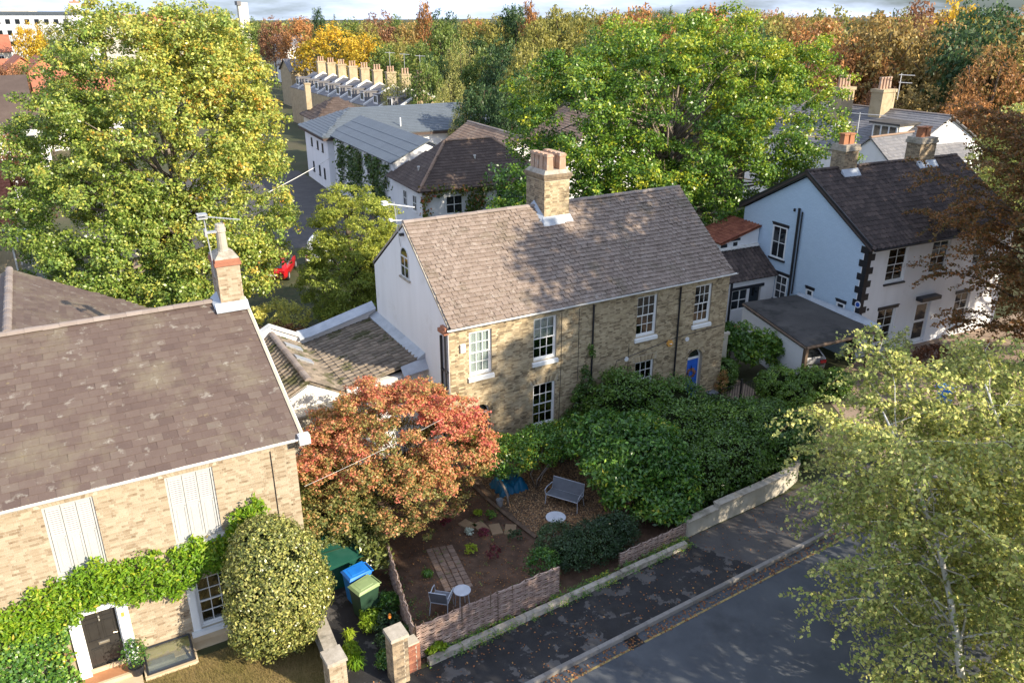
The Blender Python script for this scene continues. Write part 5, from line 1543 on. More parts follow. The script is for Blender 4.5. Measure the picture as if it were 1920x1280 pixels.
# carport with flat felt roof
CP = thing('carport', 'carport with flat dark felt roof against the white gable', 'carport', (31.0, 25.3, 0))
fa, fb, fc_, fd = (28.30, 22.72), (32.75, 22.42), (33.36, 27.9), (30.0, 28.4)
rm = MB().slab([(fa[0], fa[1], 2.28), (fb[0], fb[1], 2.28), (fc_[0], fc_[1], 2.34), (fd[0], fd[1], 2.34)], (0, 0, .12))
part('roof', rm, 'felt', CP)
part('fascia', MB().tube([(fa[0], fa[1] - .02, 2.30), (fb[0], fb[1] - .02, 2.30)], .075, 4).tube([(fa[0] - .02, fa[1], 2.30), (fd[0] - .02, fd[1], 2.36)], .07, 4), 'timber', CP)
part('lead_upstand', MB().hexa([(32.95, 22.5, 2.36), (33.45, 24.1, 2.36), (33.5, 27.9, 2.36), (33.3, 27.9, 2.36), (33.15, 22.5, 2.55), (33.52, 24.1, 2.56), (33.55, 27.9, 2.56), (33.45, 27.9, 2.56)]), 'lead', CP)
part('side_wall', MB().hexa([(28.35, 22.85, 0), (28.55, 22.82, 0), (30.2, 28.4, 0), (30.0, 28.4, 0), (28.35, 22.85, 2.2), (28.55, 22.82, 2.2), (30.2, 28.4, 2.2), (30.0, 28.4, 2.2)]), 'render_white', CP)
part('post', MB().box(28.30, 28.48, 22.70, 22.86, 0, 2.27), 'timber', CP)
part('post', MB().box(32.40, 32.55, 22.46, 22.6, 0, 2.27), 'timber', CP)

# ================================================================== buildings behind
def wpart(H, T, x, z, w, h, frame_mat='paint_white', side='front', off=0.0, cols=2, rows=2):
    """small window set on a wall face; side front: plane y=off facing -y; left: plane x=off facing -x; right: facing +x"""
    TT = {'front': T @ Matrix.Translation((0, off, 0)), 'left': T @ Matrix.Translation((off, 0, 0)) @ Matrix.Rotation(R(-90), 4, 'Z') @ Matrix.Scale(1, 4),
          'right': T @ Matrix.Translation((off, 0, 0)) @ Matrix.Rotation(R(90), 4, 'Z')}[side]
    if side == 'left':
        x = -x
    a, b = x - w / 2, x + w / 2
    f = MB(TT).box(a, a + .07, -.05, .0, z, z + h).box(b - .07, b, -.05, 0, z, z + h).box(a + .07, b - .07, -.05, 0, z + h - .07, z + h).box(a + .07, b - .07, -.05, 0, z, z + .07)
    for i in range(1, cols):
        xx = a + (b - a) * i / cols
        f.box(xx - .025, xx + .025, -.045, 0, z + .07, z + h - .07)
    for k in range(1, rows):
        zz = z + h * k / rows
        f.box(a + .07, b - .07, -.044, 0, zz - .025, zz + .025)
    wo = part('window', f, frame_mat, H)
    part('pane', MB(TT).box(a + .07, b - .07, -.02, -.012, z + .07, z + h - .07), 'car_glass', wo)
    part('sill', MB(TT).box(a - .06, b + .06, -.09, 0, z - .08, z - .002), frame_mat, wo)
    return wo

def house(name, label, T, x0, x1, y0, y1, ze, zr, ridge, wall, roof, tiled=None, over=.25, cat='house', hip=0.0, base_z=0.0, group=None, tsize=(.33, .3), caps='ridge', kind_t='flat', jit=1.0):
    c = T @ Vector(((x0 + x1) / 2, (y0 + y1) / 2, base_z))
    H = thing(name, label, cat, tuple(c), group)
    w = MB(T).box(x0, x1, y0, y1, base_z, ze)
    xm, ym = (x0 + x1) / 2, (y0 + y1) / 2
    if hip == 0:
        if ridge == 'x':
            w.slab([(x0, y0, ze), (x0, y1, ze), (x0, ym, zr - .1)], (.15, 0, 0)).slab([(x1 - .15, y0, ze), (x1 - .15, y1, ze), (x1 - .15, ym, zr - .1)], (.15, 0, 0))
        else:
            w.slab([(x0, y0, ze), (x1, y0, ze), (xm, y0, zr - .1)], (0, .15, 0)).slab([(x0, y1 - .15, ze), (x1, y1 - .15, ze), (xm, y1 - .15, zr - .1)], (0, .15, 0))
    part('wall', w, wall, H)
    q = lambda x, y, z: tuple(T @ Vector((x, y, z)))
    X0, X1, Y0, Y1 = x0 - over, x1 + over, y0 - over, y1 + over
    if ridge == 'x':
        A, B = (X0 + hip, ym, zr), (X1 - hip, ym, zr)
        planes = [[(X0, Y0, ze), (X1, Y0, ze), B, A], [(X1, Y1, ze), (X0, Y1, ze), A, B]]
        if hip:
            planes += [[(X0, Y1, ze), (X0, Y0, ze), A], [(X1, Y0, ze), (X1, Y1, ze), B]]
    else:
        A, B = (xm, Y0 + hip, zr), (xm, Y1 - hip, zr)
        planes = [[(X0, Y1, ze), (X0, Y0, ze), A, B], [(X1, Y0, ze), (X1, Y1, ze), B, A]]
        if hip:
            planes += [[(X0, Y0, ze), (X1, Y0, ze), A], [(X1, Y1, ze), (X0, Y1, ze), B]]
    rm = MB(T)
    for p in planes:
        rm.slab(p, (0, 0, -.08))
    ro = part('roof', rm, roof, H)
    if tiled:
        for p in planes:
            P = [Vector(q(*v)) for v in p]
            ux = (P[1] - P[0])
            W = ux.length
            ux.normalize()
            top = P[2] if len(P) == 3 else P[3]
            us = top - P[0]
            a0 = us.dot(ux)
            us = us - ux * a0
            S = us.length
            nrm = ux.cross(us)
            mid = P[0] + ux * W / 2
            if (CAM - mid).dot(nrm if nrm.z > 0 else -nrm) < 0:
                continue
            a1 = (P[2] - P[0]).dot(ux)
            tile_plane(ro, P[0], ux, us, W, S, tsize[0], tsize[1], roof, roof, kind_t, 0, .016, .02, inside=lambda u, s, a0=a0, a1=a1, S=S, W=W: a0 * s / S - .05 < u < W - (W - a1) * s / S + .05, stagger=(kind_t == 'flat'), jit=jit)
    if caps:
        ridge_caps(ro, q(*A), q(*B), .14, 1.2, caps)
        if hip:
            for (p, e) in ((planes[0][0], A), (planes[0][1], B)) if ridge == 'x' else ((planes[2][0], A), (planes[2][1], A)):
                ridge_caps(ro, q(*p), q(*e), .13, 1.0, caps)
    return H

I4 = Matrix.Identity(4)
# white care building with grey roof
TB = frame((23.6, 77.0), -3.5)
B1 = house('care_home_block', 'long white two-storey block with blue-grey metal roof behind the cottages', TB, 0, 19.5, 0, 9.4, 5.3, 7.3, 'x', 'render_white', 'roof_grey', True, .55, 'building', hip=4.2, tsize=(.34, .34), caps=None, jit=.25)
part('soffit', MB(TB).box(-.5, 20, -.5, 9.9, 4.95, 5.2), 'tile_brown', B1)
for x in (9.2, 10.0, 12.9, 13.6, 14.4, 17.2):
    wpart(B1, TB, x, 2.9, .6, .75, cols=1, rows=1)
for y in (2.0, 4.0, 6.5):
    wpart(B1, TB, y, 1.0, .5, 1.0, 'paint_black', 'left', 0, 1, 1)
    wpart(B1, TB, y, 3.6, .5, .8, 'paint_black', 'left', 0, 1, 1)
part('rail', MB(TB).tube([(.5, -.9, 0), (.5, -.9, 1.1), (3.2, -.9, 1.6), (3.2, -.9, .1)], .03, 5), 'iron', B1)
part('flue', MB(TB).lathe((7.6, .6, 5.5), [(.07, 0), (.07, 1.1)], 8), 'paint_white', B1)
part('link_block', MB(TB).box(6.6, 11.0, -5.5, -.02, 0, 3.6), 'cream_far', B1)
T0 = frame((23.3, 60.2), -2.0)
B2 = house('care_home_wing', 'ivy-hung white wing with smooth grey pitched roof running back from the hipped roof', T0, 0.3, 6.2, 0, 17.3, 5.4, 6.9, 'y', 'render_white', 'roof_grey', True, .3, 'building', tsize=(.5, .9), caps=None, kind_t='flat', jit=.1)
for y in (2.0, 4.2, 6.4, 9.0, 12.2):
    wpart(B2, T0, y, 2.9, .7, 1.1, 'paint_white', 'left', .3, 1, 2)
T0 = frame((22.9, 53.7), -3.0)
B3 = house('hipped_lodge', 'white lodge with dark brown hipped tile roof behind the cottage ridge', T0, 0.2, 10.5, 0, 6.4, 4.4, 7.3, 'x', 'render_white', 'tile_brown', True, .4, 'building', hip=3.6, tsize=(.30, .27), caps='tile_tan')
for x in (2.7, 6.8, 8.6):
    wpart(B3, T0, x, 2.5, 1.35, 1.35, cols=2, rows=2)
for y in (1.5, 3.6):
    wpart(B3, T0, y, 2.6, .8, 1.2, side='left', off=.2)
for (x, y, z) in ((5.2, 1.7, 5.75), (6.3, .5, 4.9), (1.0, 2.6, 5.1)):
    part('roof_vent', MB(T0).lathe((x, y, z), [(.07, 0), (.07, .5), (.11, .51), (.11, .58)], 8).box(x - .22, x + .22, y - .3, y + .06, z - .06, z + .05), 'gutter_white', B3)
T0 = frame((31.5, 57.0), -3.0)
B4 = house('brown_roofed_wing', 'low white wing with sunlit tan tiled roof left of the oak', T0, 0.5, 6.5, 3, 14, 4.4, 6.6, 'y', 'render_white', 'tile_tan', True, .4, 'building', tsize=(.32, .3))
wpart(B4, T0, 3.4, 2.4, .8, 1.1)
T0 = frame((37.5, 57.5), -8.0)
B5 = house('tan_roofed_house', 'white house with tan tiled roof half hidden by the oak', T0, 0, 9, 0, 8, 5.2, 8.4, 'y', 'render_white', 'tile_tan', True, .4, 'house', tsize=(.32, .3))
for x in (1.8, 4.5, 7.0):
    wpart(B5, T0, x, 3.0, .9, 1.2)
part('chimney', MB(T0).box(4.0, 4.8, 6, 6.8, 7.6, 9.4).box(3.95, 4.85, 5.95, 6.85, 9.401, 9.5), 'brick_gault', B5)
T0 = frame((26.2, 88.5), -3.5)
B6 = house('pyramid_roof_house', 'small house with weathered pyramid roof behind the grey metal roof', T0, 0, 6.2, 0, 6.5, 5.4, 7.4, 'x', 'cream_far', 'tile_brown', True, .35, 'house', hip=3.2, tsize=(.4, .4), caps=None)
part('chimney', MB(T0).box(.2, .8, 5.2, 5.9, 6.0, 8.7).box(.15, .85, 5.15, 5.95, 8.701, 8.85), 'brick_gault', B6)

# terrace with a row of tall chimneys
TT_ = frame((36.4, 92.0), 1.6)
for i in range(9):
    y = i * 4.45
    Tn = TT_ @ Matrix.Translation((0, y, 0))
    side = ['nearest to the grey metal roof', 'second from the grey metal roof', 'third from the grey metal roof', 'fourth from the grey metal roof', 'in the middle of the row', 'fourth from the golden tree', 'third from the golden tree', 'second from the golden tree', 'under the golden tree'][i]
    H = house('terrace_house', 'slate-roofed terrace house with tall brick chimney, ' + side, Tn, 0, 8.0, 0, 4.44, 5.3, 7.4, 'y', 'brick_gault', 'roof_slate_far', False, .02, 'house', group='terrace of slate-roofed houses with a row of chimneys', caps=None)
    st = MB(Tn).box(3.3, 4.5, 0.05, .75, 6.2, 9.0).box(3.2, 4.6, 0.0, .8, 9.001, 9.2)
    cs = part('chimney', st, 'brick_gault', H)
    for k in range(3):
        part('chimney_pot', MB(Tn).lathe((3.55 + .35 * k, .4, 9.2), [(.13, 0), (.11, .55), (.14, .56), (.13, .66)], 8), 'pot', cs)
    dz = MB(Tn).box(.7, 2.4, 1.7, 3.0, 5.6, 6.75).box(.55, 2.7, 1.6, 3.1, 6.751, 6.85)
    dm_ = part('dormer', dz, 'roof_slate_far', H)
    part('dormer_front', MB(Tn).box(.62, .70, 1.72, 2.98, 5.62, 6.73), 'paint_white', dm_)
    part('dormer_pane', MB(Tn).box(.605, .62, 1.9, 2.3, 5.85, 6.6).box(.605, .62, 2.4, 2.8, 5.85, 6.6), 'car_glass', dm_)
    part('party_wall', MB(Tn).slab([(-.1, -.02, 5.25), (4, -.02, 7.42), (8.1, -.02, 5.25), (8.1, -.02, 5.5), (4, -.02, 7.68), (-.1, -.02, 5.5)], (0, .25, 0)), 'gutter_white', H)
    if i in (0, 1, 2):
        part('aerial', MB(Tn).tube([(3.9, .4, 9.2), (3.9, .4, 11.6)], .03, 4).tube([(3.3, .4, 11.5), (4.6, .4, 11.4)], .03, 4), 'alu', H)

# white house with slate roofs on the right, behind the white painted house
T0 = frame((55.0, 38.6), 3.0)
R1 = house('white_gabled_house', 'white gabled house with pale slate roof behind the two right-hand chimneys', T0, 0, 10.5, 0, 4.8, 5.4, 7.5, 'x', 'render_white', 'roof_slate_far', True, .15, 'house', tsize=(.35, .3), caps='tile_tan')
part('aerial', MB(T0).tube([(-.05, 3.6, 4.5), (.0, 3.7, 9.2)], .03, 4).tube([(-.5, 4.1, 9.15), (1.4, 2.4, 9.0)], .03, 4), 'alu', R1)
T0 = frame((57.0, 36.0), 2.0)
R2 = house('slate_roofed_house', 'large house with dark slate roof, white dormer and two clustered chimney stacks', T0, 0, 12, 4, 19, 5.8, 8.7, 'y', 'render_white', 'roof_slate_far', True, .3, 'house', tsize=(.4, .35))
for (x, y) in ((3.4, 12.3), (4.6, 9.2)):
    cs = part('chimney', MB(T0).box(x, x + 1.7, y, y + 1.1, 7.0, 10.1).box(x - .08, x + 1.78, y - .08, y + 1.18, 10.101, 10.35), 'brick_gault', R2)
    for k in range(4):
        part('chimney_pot', MB(T0).lathe((x + .25 + .4 * k, y + .55, 10.35), [(.15, 0), (.12, .8), (.16, .82), (.15, .95)], 8), 'pot', cs)
d = part('dormer', MB(T0).box(2.2, 5.6, 5.6, 8.0, 6.6, 8.0), 'cream_far', R2)
part('dormer_roof', MB(T0).box(1.9, 6.0, 5.4, 8.2, 8.001, 8.15), 'felt', d)
part('dormer_window', MB(T0).box(2.10, 2.2, 5.7, 7.9, 6.62, 7.98), 'paint_white', d)
for k in range(3):
    part('dormer_pane', MB(T0).box(2.08, 2.10, 5.82 + .7 * k, 6.38 + .7 * k, 6.75, 7.85), 'car_glass', d)
part('roof_light', MB(T0).slab([(2.5, 11.0, 7.15), (2.5, 12.2, 7.15), (3.4, 12.2, 7.62), (3.4, 11.0, 7.62)], (0, 0, .1)), 'cream_far', R2)
part('aerial', MB(T0).tube([(6.2, 8.9, 9.5), (6.2, 8.9, 11.6)], .03, 4).tube([(5.9, 8.9, 11.5), (7.6, 8.6, 11.4)], .03, 4).tube([(6.0, 8.9, 10.9), (7.4, 8.6, 10.8)], .03, 4), 'alu', R2)
T0 = frame((74.0, 30.0), 0)
R3 = house('garden_house', 'white house glimpsed through the brown tree at the edge of the picture', T0, 0, 10, 0, 8, 5.0, 7.0, 'x', 'render_white', 'roof_slate_far', False, .3, 'house', caps=None)

# house with orange pantiles at the left edge
T0 = frame((-2.45, 53.5), 0)
L1 = house('orange_roofed_house', 'brick house with orange pantile roof at the left edge, behind the tree', T0, -11, 0, 0, 9, 5.0, 8.0, 'x', 'brick_gault', 'pantile_red', True, .3, 'house', tsize=(.28, .32), kind_t='pan', caps=None)
part('downpipe', MB(T0).tube([(-.2, -.06, 4.9), (-.2, -.06, .1)], .05, 6).tube([(-11, -.3, 4.95), (.3, -.3, 4.95)], .06, 6), 'gutter_white', L1)
bay = part('bay_window', MB(T0).box(.02, 1.0, 2.0, 2.1, .4, 3.6).box(.02, 1.0, 5.0, 5.1, .4, 3.6).box(.9, 1.0, 2.1, 5.0, .4, 1.2).box(.9, 1.0, 2.1, 5.0, 3.45, 3.6).box(.9, 1.0, 3.5, 3.6, 1.2, 3.45).box(.9, 1.0, 2.1, 5.0, 2.3, 2.4).box(.0, 1.1, 1.9, 5.2, 3.601, 3.7), 'paint_grey_white', L1)
part('pane', MB(T0).box(.94, .95, 2.1, 5.0, 1.2, 3.45), 'car_glass', bay)
for y in (1.0, 6.8):
    wpart(L1, T0, y, 1.2, .9, 1.4, side='right', off=0)

# far houses at the left edge
def far(name, label, x, y, w, d, ze, zr, ridge, wall, roof, rot=0, cat='house', wins=0):
    T = frame((x, y), rot)
    H = house(name, label, T, 0, w, 0, d, ze, zr, ridge, wall, roof, False, .3, cat, caps=None)
    for k in range(wins):
        wpart(H, T, w * (k + .5) / wins, ze - 2.0, 1.1, 1.3)
    return H
far('white_gabled_house', 'small white gabled house with brown roof at the left edge above the tree', -6.2, 80, 4.5, 9, 6.2, 8.4, 'y', 'render_white', 'tile_brown', 4)
far('grey_roofed_house', 'white house with grey hipped roof and blue-framed windows at the left edge', -12, 92, 12.5, 8, 6.0, 8.6, 'x', 'render_white', 'tile_brown', 3, wins=4)
far('brown_roofed_house', 'brick house with long brown roof at the left edge', -15, 106, 14.5, 12, 7.0, 9.6, 'x', 'brick_orange', 'tile_brown', 0)
far('white_walled_house', 'white house with red hipped roof left of the big sycamore', .5, 118, 9, 8, 6.4, 9.2, 'x', 'render_white', 'tile_red_far', 2, wins=3)
for k, nm in enumerate(('nearest', 'middle', 'farthest')):
    far('red_brick_house', 'narrow red brick gabled house, %s of the stepped row of three' % nm, 1.5 - 2.6 * k, 132 + 5 * k, 6.5, 10, 7.4, 10.2, 'y', 'brick_orange', 'tile_red_far', 4)
far('red_roofed_house', 'house with long red roof behind the stepped brick gables', -14, 150, 13, 9, 6.6, 9.4, 'x', 'render_white', 'tile_red_far', 2, wins=4)
far('cream_house', 'cream house with red roof below the pale block on the skyline', -13, 190, 11, 9, 9, 12, 'x', 'cream_far', 'tile_red_far', 2, wins=3)
far('cream_cottage', 'cream end house with grey hipped roof right of the golden tree', 54.2, 140, 7.5, 9, 7.2, 9.3, 'x', 'cream_far', 'roof_slate_far', -4)
far('white_villa', 'white house with grey roof on the slope between sycamore and golden tree', 53.5, 206, 6, 7, 8.6, 11.0, 'x', 'render_white', 'roof_slate_far', 0)
far('slate_cottage', 'slate-roofed cottage with square chimney behind the sycamore edge', 41.0, 152, 6, 7, 6.2, 8.2, 'x', 'brick_gault', 'roof_slate_far', 0)

# pale block on the skyline and two towers
WBk = thing('apartment_block', 'long white flat-roofed block on the skyline at far left', 'building', (0, 300, 0))
Tb = frame((-16, 296), -28)
part('wall', MB(Tb).box(0, 34, 0, 14, 0, 15.2), 'render_white', WBk)
part('roof', MB(Tb).box(-.4, 34.4, -.4, 14.4, 15.201, 15.9), 'roof_grey', WBk)
part('plant_room', MB(Tb).box(12, 20, 4, 9, 15.91, 16.8), 'cream_far', WBk)
for i in range(12):
    for k in range(3):
        part('window', MB(Tb).box(1.2 + 2.75 * i, 2.5 + 2.75 * i, -.06, -.01, 6.6 + 3.0 * k, 7.9 + 3.0 * k), 'car_glass', WBk)
tw = thing('tower', 'slim white tower standing above the dark conifer on the skyline', 'tower', (18.5, 335, 0))
part('shaft', MB().box(17.1, 19.9, 334, 337, 0, 18.6), 'render_white', tw)
part('cap', MB().box(16.9, 20.1, 333.8, 337.2, 18.601, 19.0).lathe((18.5, 335.5, 19.0), [(.5, 0), (.1, 1.4)], 6), 'brick_orange', tw)
tw = thing('tower', 'pale square tower peeping over the top of the sycamore', 'tower', (68, 306, 0))
part('shaft', MB().box(66.6, 69.8, 305, 308, 0, 18.6), 'cream_far', tw)
part('cap', MB().box(66.2, 67.5, 304.6, 308.4, 17.8, 19.1), 'roof_slate_far', tw)
far('skyline_terrace', 'row of red-and-white houses on the skyline right of the dark conifer', 20, 262, 22, 9, 12.6, 15.2, 'x', 'cream_far', 'tile_red_far', -25, 'building', 6)

# ================================================================== gardens, walls, furniture
def hurdle(a, b, h, label, name='wicker_fence'):
    """woven hazel hurdle from a to b"""
    a, b = Vector((*a, 0)), Vector((*b, 0))
    L = (b - a).length
    d = (b - a) / L
    nrm = Vector((-d.y, d.x, 0))
    F = thing(name, label, 'fence', tuple((a + b) / 2))
    ns = int(L / .22) + 1
    sme = mesh_of('stake', MB().lathe((0, 0, 0), [(.018, 0), (.016, h + .02), (.010, h + .06)], 6))
    sme.materials.append(MAT['timber'])
    for i in range(ns):
        p = a + d * (L * i / (ns - 1))
        placed('stake', sme, Matrix.Translation(p) @ Matrix.Rotation(random.gauss(0, .02), 4, 'X') @ Matrix.Scale(random.uniform(.95, 1.06), 4, (0, 0, 1)), F)
    rods = MB()
    z, k = .03, 0
    seg = (ns - 1) * 2
    while z < h:
        r = random.uniform(.012, .019)
        pts = []
        ph = k % 2
        for j in range(seg + 1):
            t = j / seg
            w = math.cos(math.pi * (j / 2 + ph)) * .028 if j % 2 == 0 else 0.0
            pts.append(a + d * (L * t) + nrm * (w + random.gauss(0, .003)) + Vector((0, 0, z + random.gauss(0, .005) + .012 * math.sin(t * 9 + k))))
        e0, e1 = random.uniform(0, .05), random.uniform(0, .05)
        rods.tube(pts, r, 5)
        z += r * 1.75
        k += 1
    part('woven_rods', rods, 'wicker', F, kind='stuff')
    return F
f0, f1, f2 = rw(6.42, 2.42)[:2], rw(9.0, 2.42)[:2], rw(11.2, 2.43)[:2]
hurdle(f0, f1, 1.15, 'sunlit woven hazel hurdle along the street, nearest the brick pillars')
hurdle((f1[0] + .03, f1[1]), f2, 1.12, 'woven hazel hurdle along the street ending in the dark bush')
hurdle((f0[0] - .05, f0[1] + .05), (6.95, 19.95), 1.12, 'woven hazel hurdle running back between bins and garden')
hurdle(rw(13.6, 2.45)[:2], rw(16.6, 2.5)[:2], .55, 'low stretch of woven hurdle under the broad-leaved bush')

def pillar(cx, cy, w, h, mat, label, cap='stone', rot=3.3, name='brick_pillar', mort='mortar'):
    T = frame((cx, cy), rot)
    P_ = thing(name, label, 'pillar', (cx, cy, 0))
    part('pillar_core', MB(T).box(-w / 2 + .008, w / 2 - .008, -w / 2 + .008, w / 2 - .008, 0, h), mort, P_)
    z, k = .01, 0
    bl = w / 2 + .045
    shapes = {}
    while z + .065 < h:
        for q in range(4):
            Tq = T @ Matrix.Rotation(R(90 * q), 4, 'Z')
            first = (.1025 if k % 2 else .215)
            x = -w / 2
            i = 0
            while x < w / 2 - .14:
                L = min(first if i == 0 else .215, w / 2 - .105 - x)
                if L > .03:
                    key = round(L, 3)
                    if key not in shapes:
                        me = mesh_of('brick', MB().box(0, L - .008, 0, .10, 0, .065))
                        me.materials.append(MAT[mat])
                        shapes[key] = me
                    placed('brick', shapes[key], Tq @ Matrix.Translation((x, -w / 2 + random.uniform(-.004, .003), z)), P_)
                x += L
                i += 1
            # corner brick end
        z += .075
        k += 1
    if cap:
        e = .04
        part('capstone', MB(T).hexa([(-w / 2 - e, -w / 2 - e, h), (w / 2 + e, -w / 2 - e, h), (w / 2 + e, w / 2 + e, h), (-w / 2 - e, w / 2 + e, h),
                                     (-w / 2 - e + .01, -w / 2 - e + .01, h + .09), (w / 2 + e - .01, -w / 2 - e + .01, h + .09), (w / 2 + e - .01, w / 2 + e - .01, h + .12), (-w / 2 - e + .01, w / 2 + e - .01, h + .12)]), cap, P_)
    return P_
pillar(5.57, 15.85, .44, 1.50, 'brick_stained', 'tall pale brick gate pillar with flat stone cap beside the hurdle')
pillar(3.98, 16.15, .46, 1.22, 'brick_pale_single', 'short pale brick gate pillar with stone cap at the end of the low wall')
pillar(6.05, 16.05, .34, .95, 'brick_red', 'stub of old red brick pillar between stone-capped pillar and hurdle', None, mort='mortar_pale')

lw = thing('garden_wall', 'low lichened stone wall running from the brick pillar to the variegated holly', 'wall', (4.2, 17.7, 0))
part('wall', MB().hexa([(3.95, 16.4, 0), (4.25, 16.4, 0), (4.40, 19.5, 0), (4.10, 19.5, 0), (3.95, 16.4, .72), (4.25, 16.4, .72), (4.40, 19.5, .80), (4.10, 19.5, .80)]), 'cream_wall', lw)
for i in range(6):
    t0, t1 = i / 6, (i + 1) / 6
    y0_, y1_ = 16.4 + 3.1 * t0 + .005, 16.4 + 3.1 * t1 - .005
    x0_, x1_ = 3.91 + .15 * t0, 3.91 + .15 * t1
    part('coping_stone', MB().hexa([(x0_, y0_, .72 + .08 * t0), (x0_ + .38, y0_, .72 + .08 * t0), (x1_ + .38, y1_, .72 + .08 * t1), (x1_, y1_, .72 + .08 * t1), (x0_, y0_, .80 + .08 * t0), (x0_ + .38, y0_, .80 + .08 * t0), (x1_ + .38, y1_, .81 + .08 * t1), (x1_, y1_, .81 + .08 * t1)]), 'stone', lw)

ew = thing('stone_edging', 'low mossy stone edging between pavement and wicker hurdles', 'edging', rw(11, 2.1))
xx = 6.6
while xx < 15.6:
    L_ = random.uniform(.7, 1.1)
    hh = .17 + random.uniform(-.015, .015)
    part('edging_stone', MB(RT).hexa([(xx, 2.02, 0), (xx + L_ - .015, 2.02, 0), (xx + L_ - .015, 2.20, 0), (xx, 2.20, 0), (xx, 2.03, hh), (xx + L_ - .015, 2.03, hh), (xx + L_ - .015, 2.2, hh + .01), (xx, 2.2, hh + .01)]), 'stone', ew)
    xx += L_

bwl = thing('boundary_wall', 'cream rendered boundary wall below the big laurel hedge', 'wall', rw(19.5, 2.6))
pts = [(16.55, 2.42), (18.0, 2.45), (20.0, 2.45), (21.6, 2.50), (22.6, 2.75), (23.3, 3.4), (23.6, 4.4)]
bm_ = MB()
cpm = MB()
for (p, q) in zip(pts, pts[1:]):
    dx, dy = q[0] - p[0], q[1] - p[1]
    ll = math.hypot(dx, dy)
    nx, ny = -dy / ll * .22, dx / ll * .22
    hz = .58 if p[0] < 18 else .72
    bm_.hexa([rw(p[0], p[1], 0), rw(q[0], q[1], 0), rw(q[0] + nx, q[1] + ny, 0), rw(p[0] + nx, p[1] + ny, 0), rw(p[0], p[1], hz), rw(q[0], q[1], hz), rw(q[0] + nx, q[1] + ny, hz), rw(p[0] + nx, p[1] + ny, hz)])
    cpm.hexa([rw(p[0] - nx * .15, p[1] - ny * .15, hz), rw(q[0] - nx * .15, q[1] - ny * .15, hz), rw(q[0] + nx * 1.15, q[1] + ny * 1.15, hz), rw(p[0] + nx * 1.15, p[1] + ny * 1.15, hz),
              rw(p[0] - nx * .15, p[1] - ny * .15, hz + .06), rw(q[0] - nx * .15, q[1] - ny * .15, hz + .06), rw(q[0] + nx * 1.15, q[1] + ny * 1.15, hz + .07), rw(p[0] + nx * 1.15, p[1] + ny * 1.15, hz + .07)])
part('wall', bm_, 'cream_wall', bwl)
part('coping', cpm, 'stone', bwl)

# painted garden wall right of the cottages
gwl = thing('garden_wall', 'white painted garden wall with tiled coping beside the right cottage', 'wall', (26.5, 26.3, 0))
part('wall', MB().hexa([(25.05, 25.7, 0), (25.25, 25.6, 0), (28.4, 26.9, 0), (28.3, 27.1, 0), (25.05, 25.7, 2.3), (25.25, 25.6, 2.3), (28.4, 26.9, 1.9), (28.3, 27.1, 1.9)]), 'cream_wall', gwl)
part('coping', MB().hexa([(24.98, 25.76, 2.30), (25.28, 25.50, 2.30), (28.45, 26.82, 1.90), (28.3, 27.18, 1.90), (24.98, 25.76, 2.37), (25.28, 25.50, 2.37), (28.45, 26.82, 1.98), (28.3, 27.18, 1.98)]), 'terracotta', gwl)
part('pier', MB().box(25.0, 25.9, 25.2, 25.59, 0, 2.6).box(24.95, 25.95, 25.15, 25.6, 2.601, 2.72), 'cream_wall', gwl)

# iron railings and gate by the blue door
rl = thing('iron_railing', 'black iron railing and gate in front of the blue door', 'railing', (25.4, 23.3, 0))
for i in range(15):
    x = 24.2 + i * .15
    part('baluster', MB().tube([(x, 23.55 - .05 * i * .15, .05), (x, 23.55 - .05 * i * .15, 1.0)], .010, 5), 'iron', rl)
part('rail', MB().tube([(24.1, 23.55, .92), (26.4, 23.44, .92)], .014, 5).tube([(24.1, 23.55, .15), (26.4, 23.44, .15)], .014, 5), 'iron', rl)
part('gate_post', MB().tube([(25.3, 23.5, 0), (25.3, 23.5, 1.15)], .05, 8), 'iron', rl)
solo('storage_box', MB().box(24.05, 24.45, 24.05, 24.35, 0, .42).box(24.02, 24.48, 24.02, 24.38, .421, .47), 'furniture_mesh', (24.2, 24.2, 0), 'small grey lidded box on the step beside the blue door', 'box')

# brick path laid in the soil
bp_ = thing('brick_path', None, None, (8.6, 19.5, 0))
bp_['kind'] = 'structure'
pme = mesh_of('paver', MB().hexa([(0, 0, 0), (.205, 0, 0), (.205, .185, 0), (0, .185, 0), (.008, .008, .030), (.197, .008, .030), (.197, .177, .030), (.008, .177, .030)]))
pme.materials.append(MAT['paver'])
for i in range(4):
    for k in range(11):
        placed('paver', pme, Matrix.Translation((8.12 + i * .222 - .01 * k * .3 + .035 * k, 18.35 + k * .205 - i * .05, .0)) @ Matrix.Rotation(R(-6) + random.gauss(0, .03), 4, 'Z'), bp_)
for i, (x, y, a) in enumerate(((10.28, 21.12, 40), (10.62, 20.78, 25), (11.0, 20.42, 5), (11.42, 20.15, -15))):
    T = frame((x, y), a - 20)
    solo('stepping_stone', MB(T).box(-.19, .19, -.29, .29, 0, .055), 'stepping', (x, y, 0),
         'flat tan stepping stone, ' + ['next to the Japanese maple', 'second from the Japanese maple', 'third from the Japanese maple', 'beside the timber edging'][i], 'stone', 'stepping stones in the soil')
solo('timber_edging', MB().tube([(11.58, 23.6, .05), (11.60, 22.2, .05), (11.74, 20.8, .05), (11.95, 19.3, .05)], .08, 4), 'timber', (11.7, 21.4, 0), 'long timber sleeper edging the bark chip bed', 'edging')

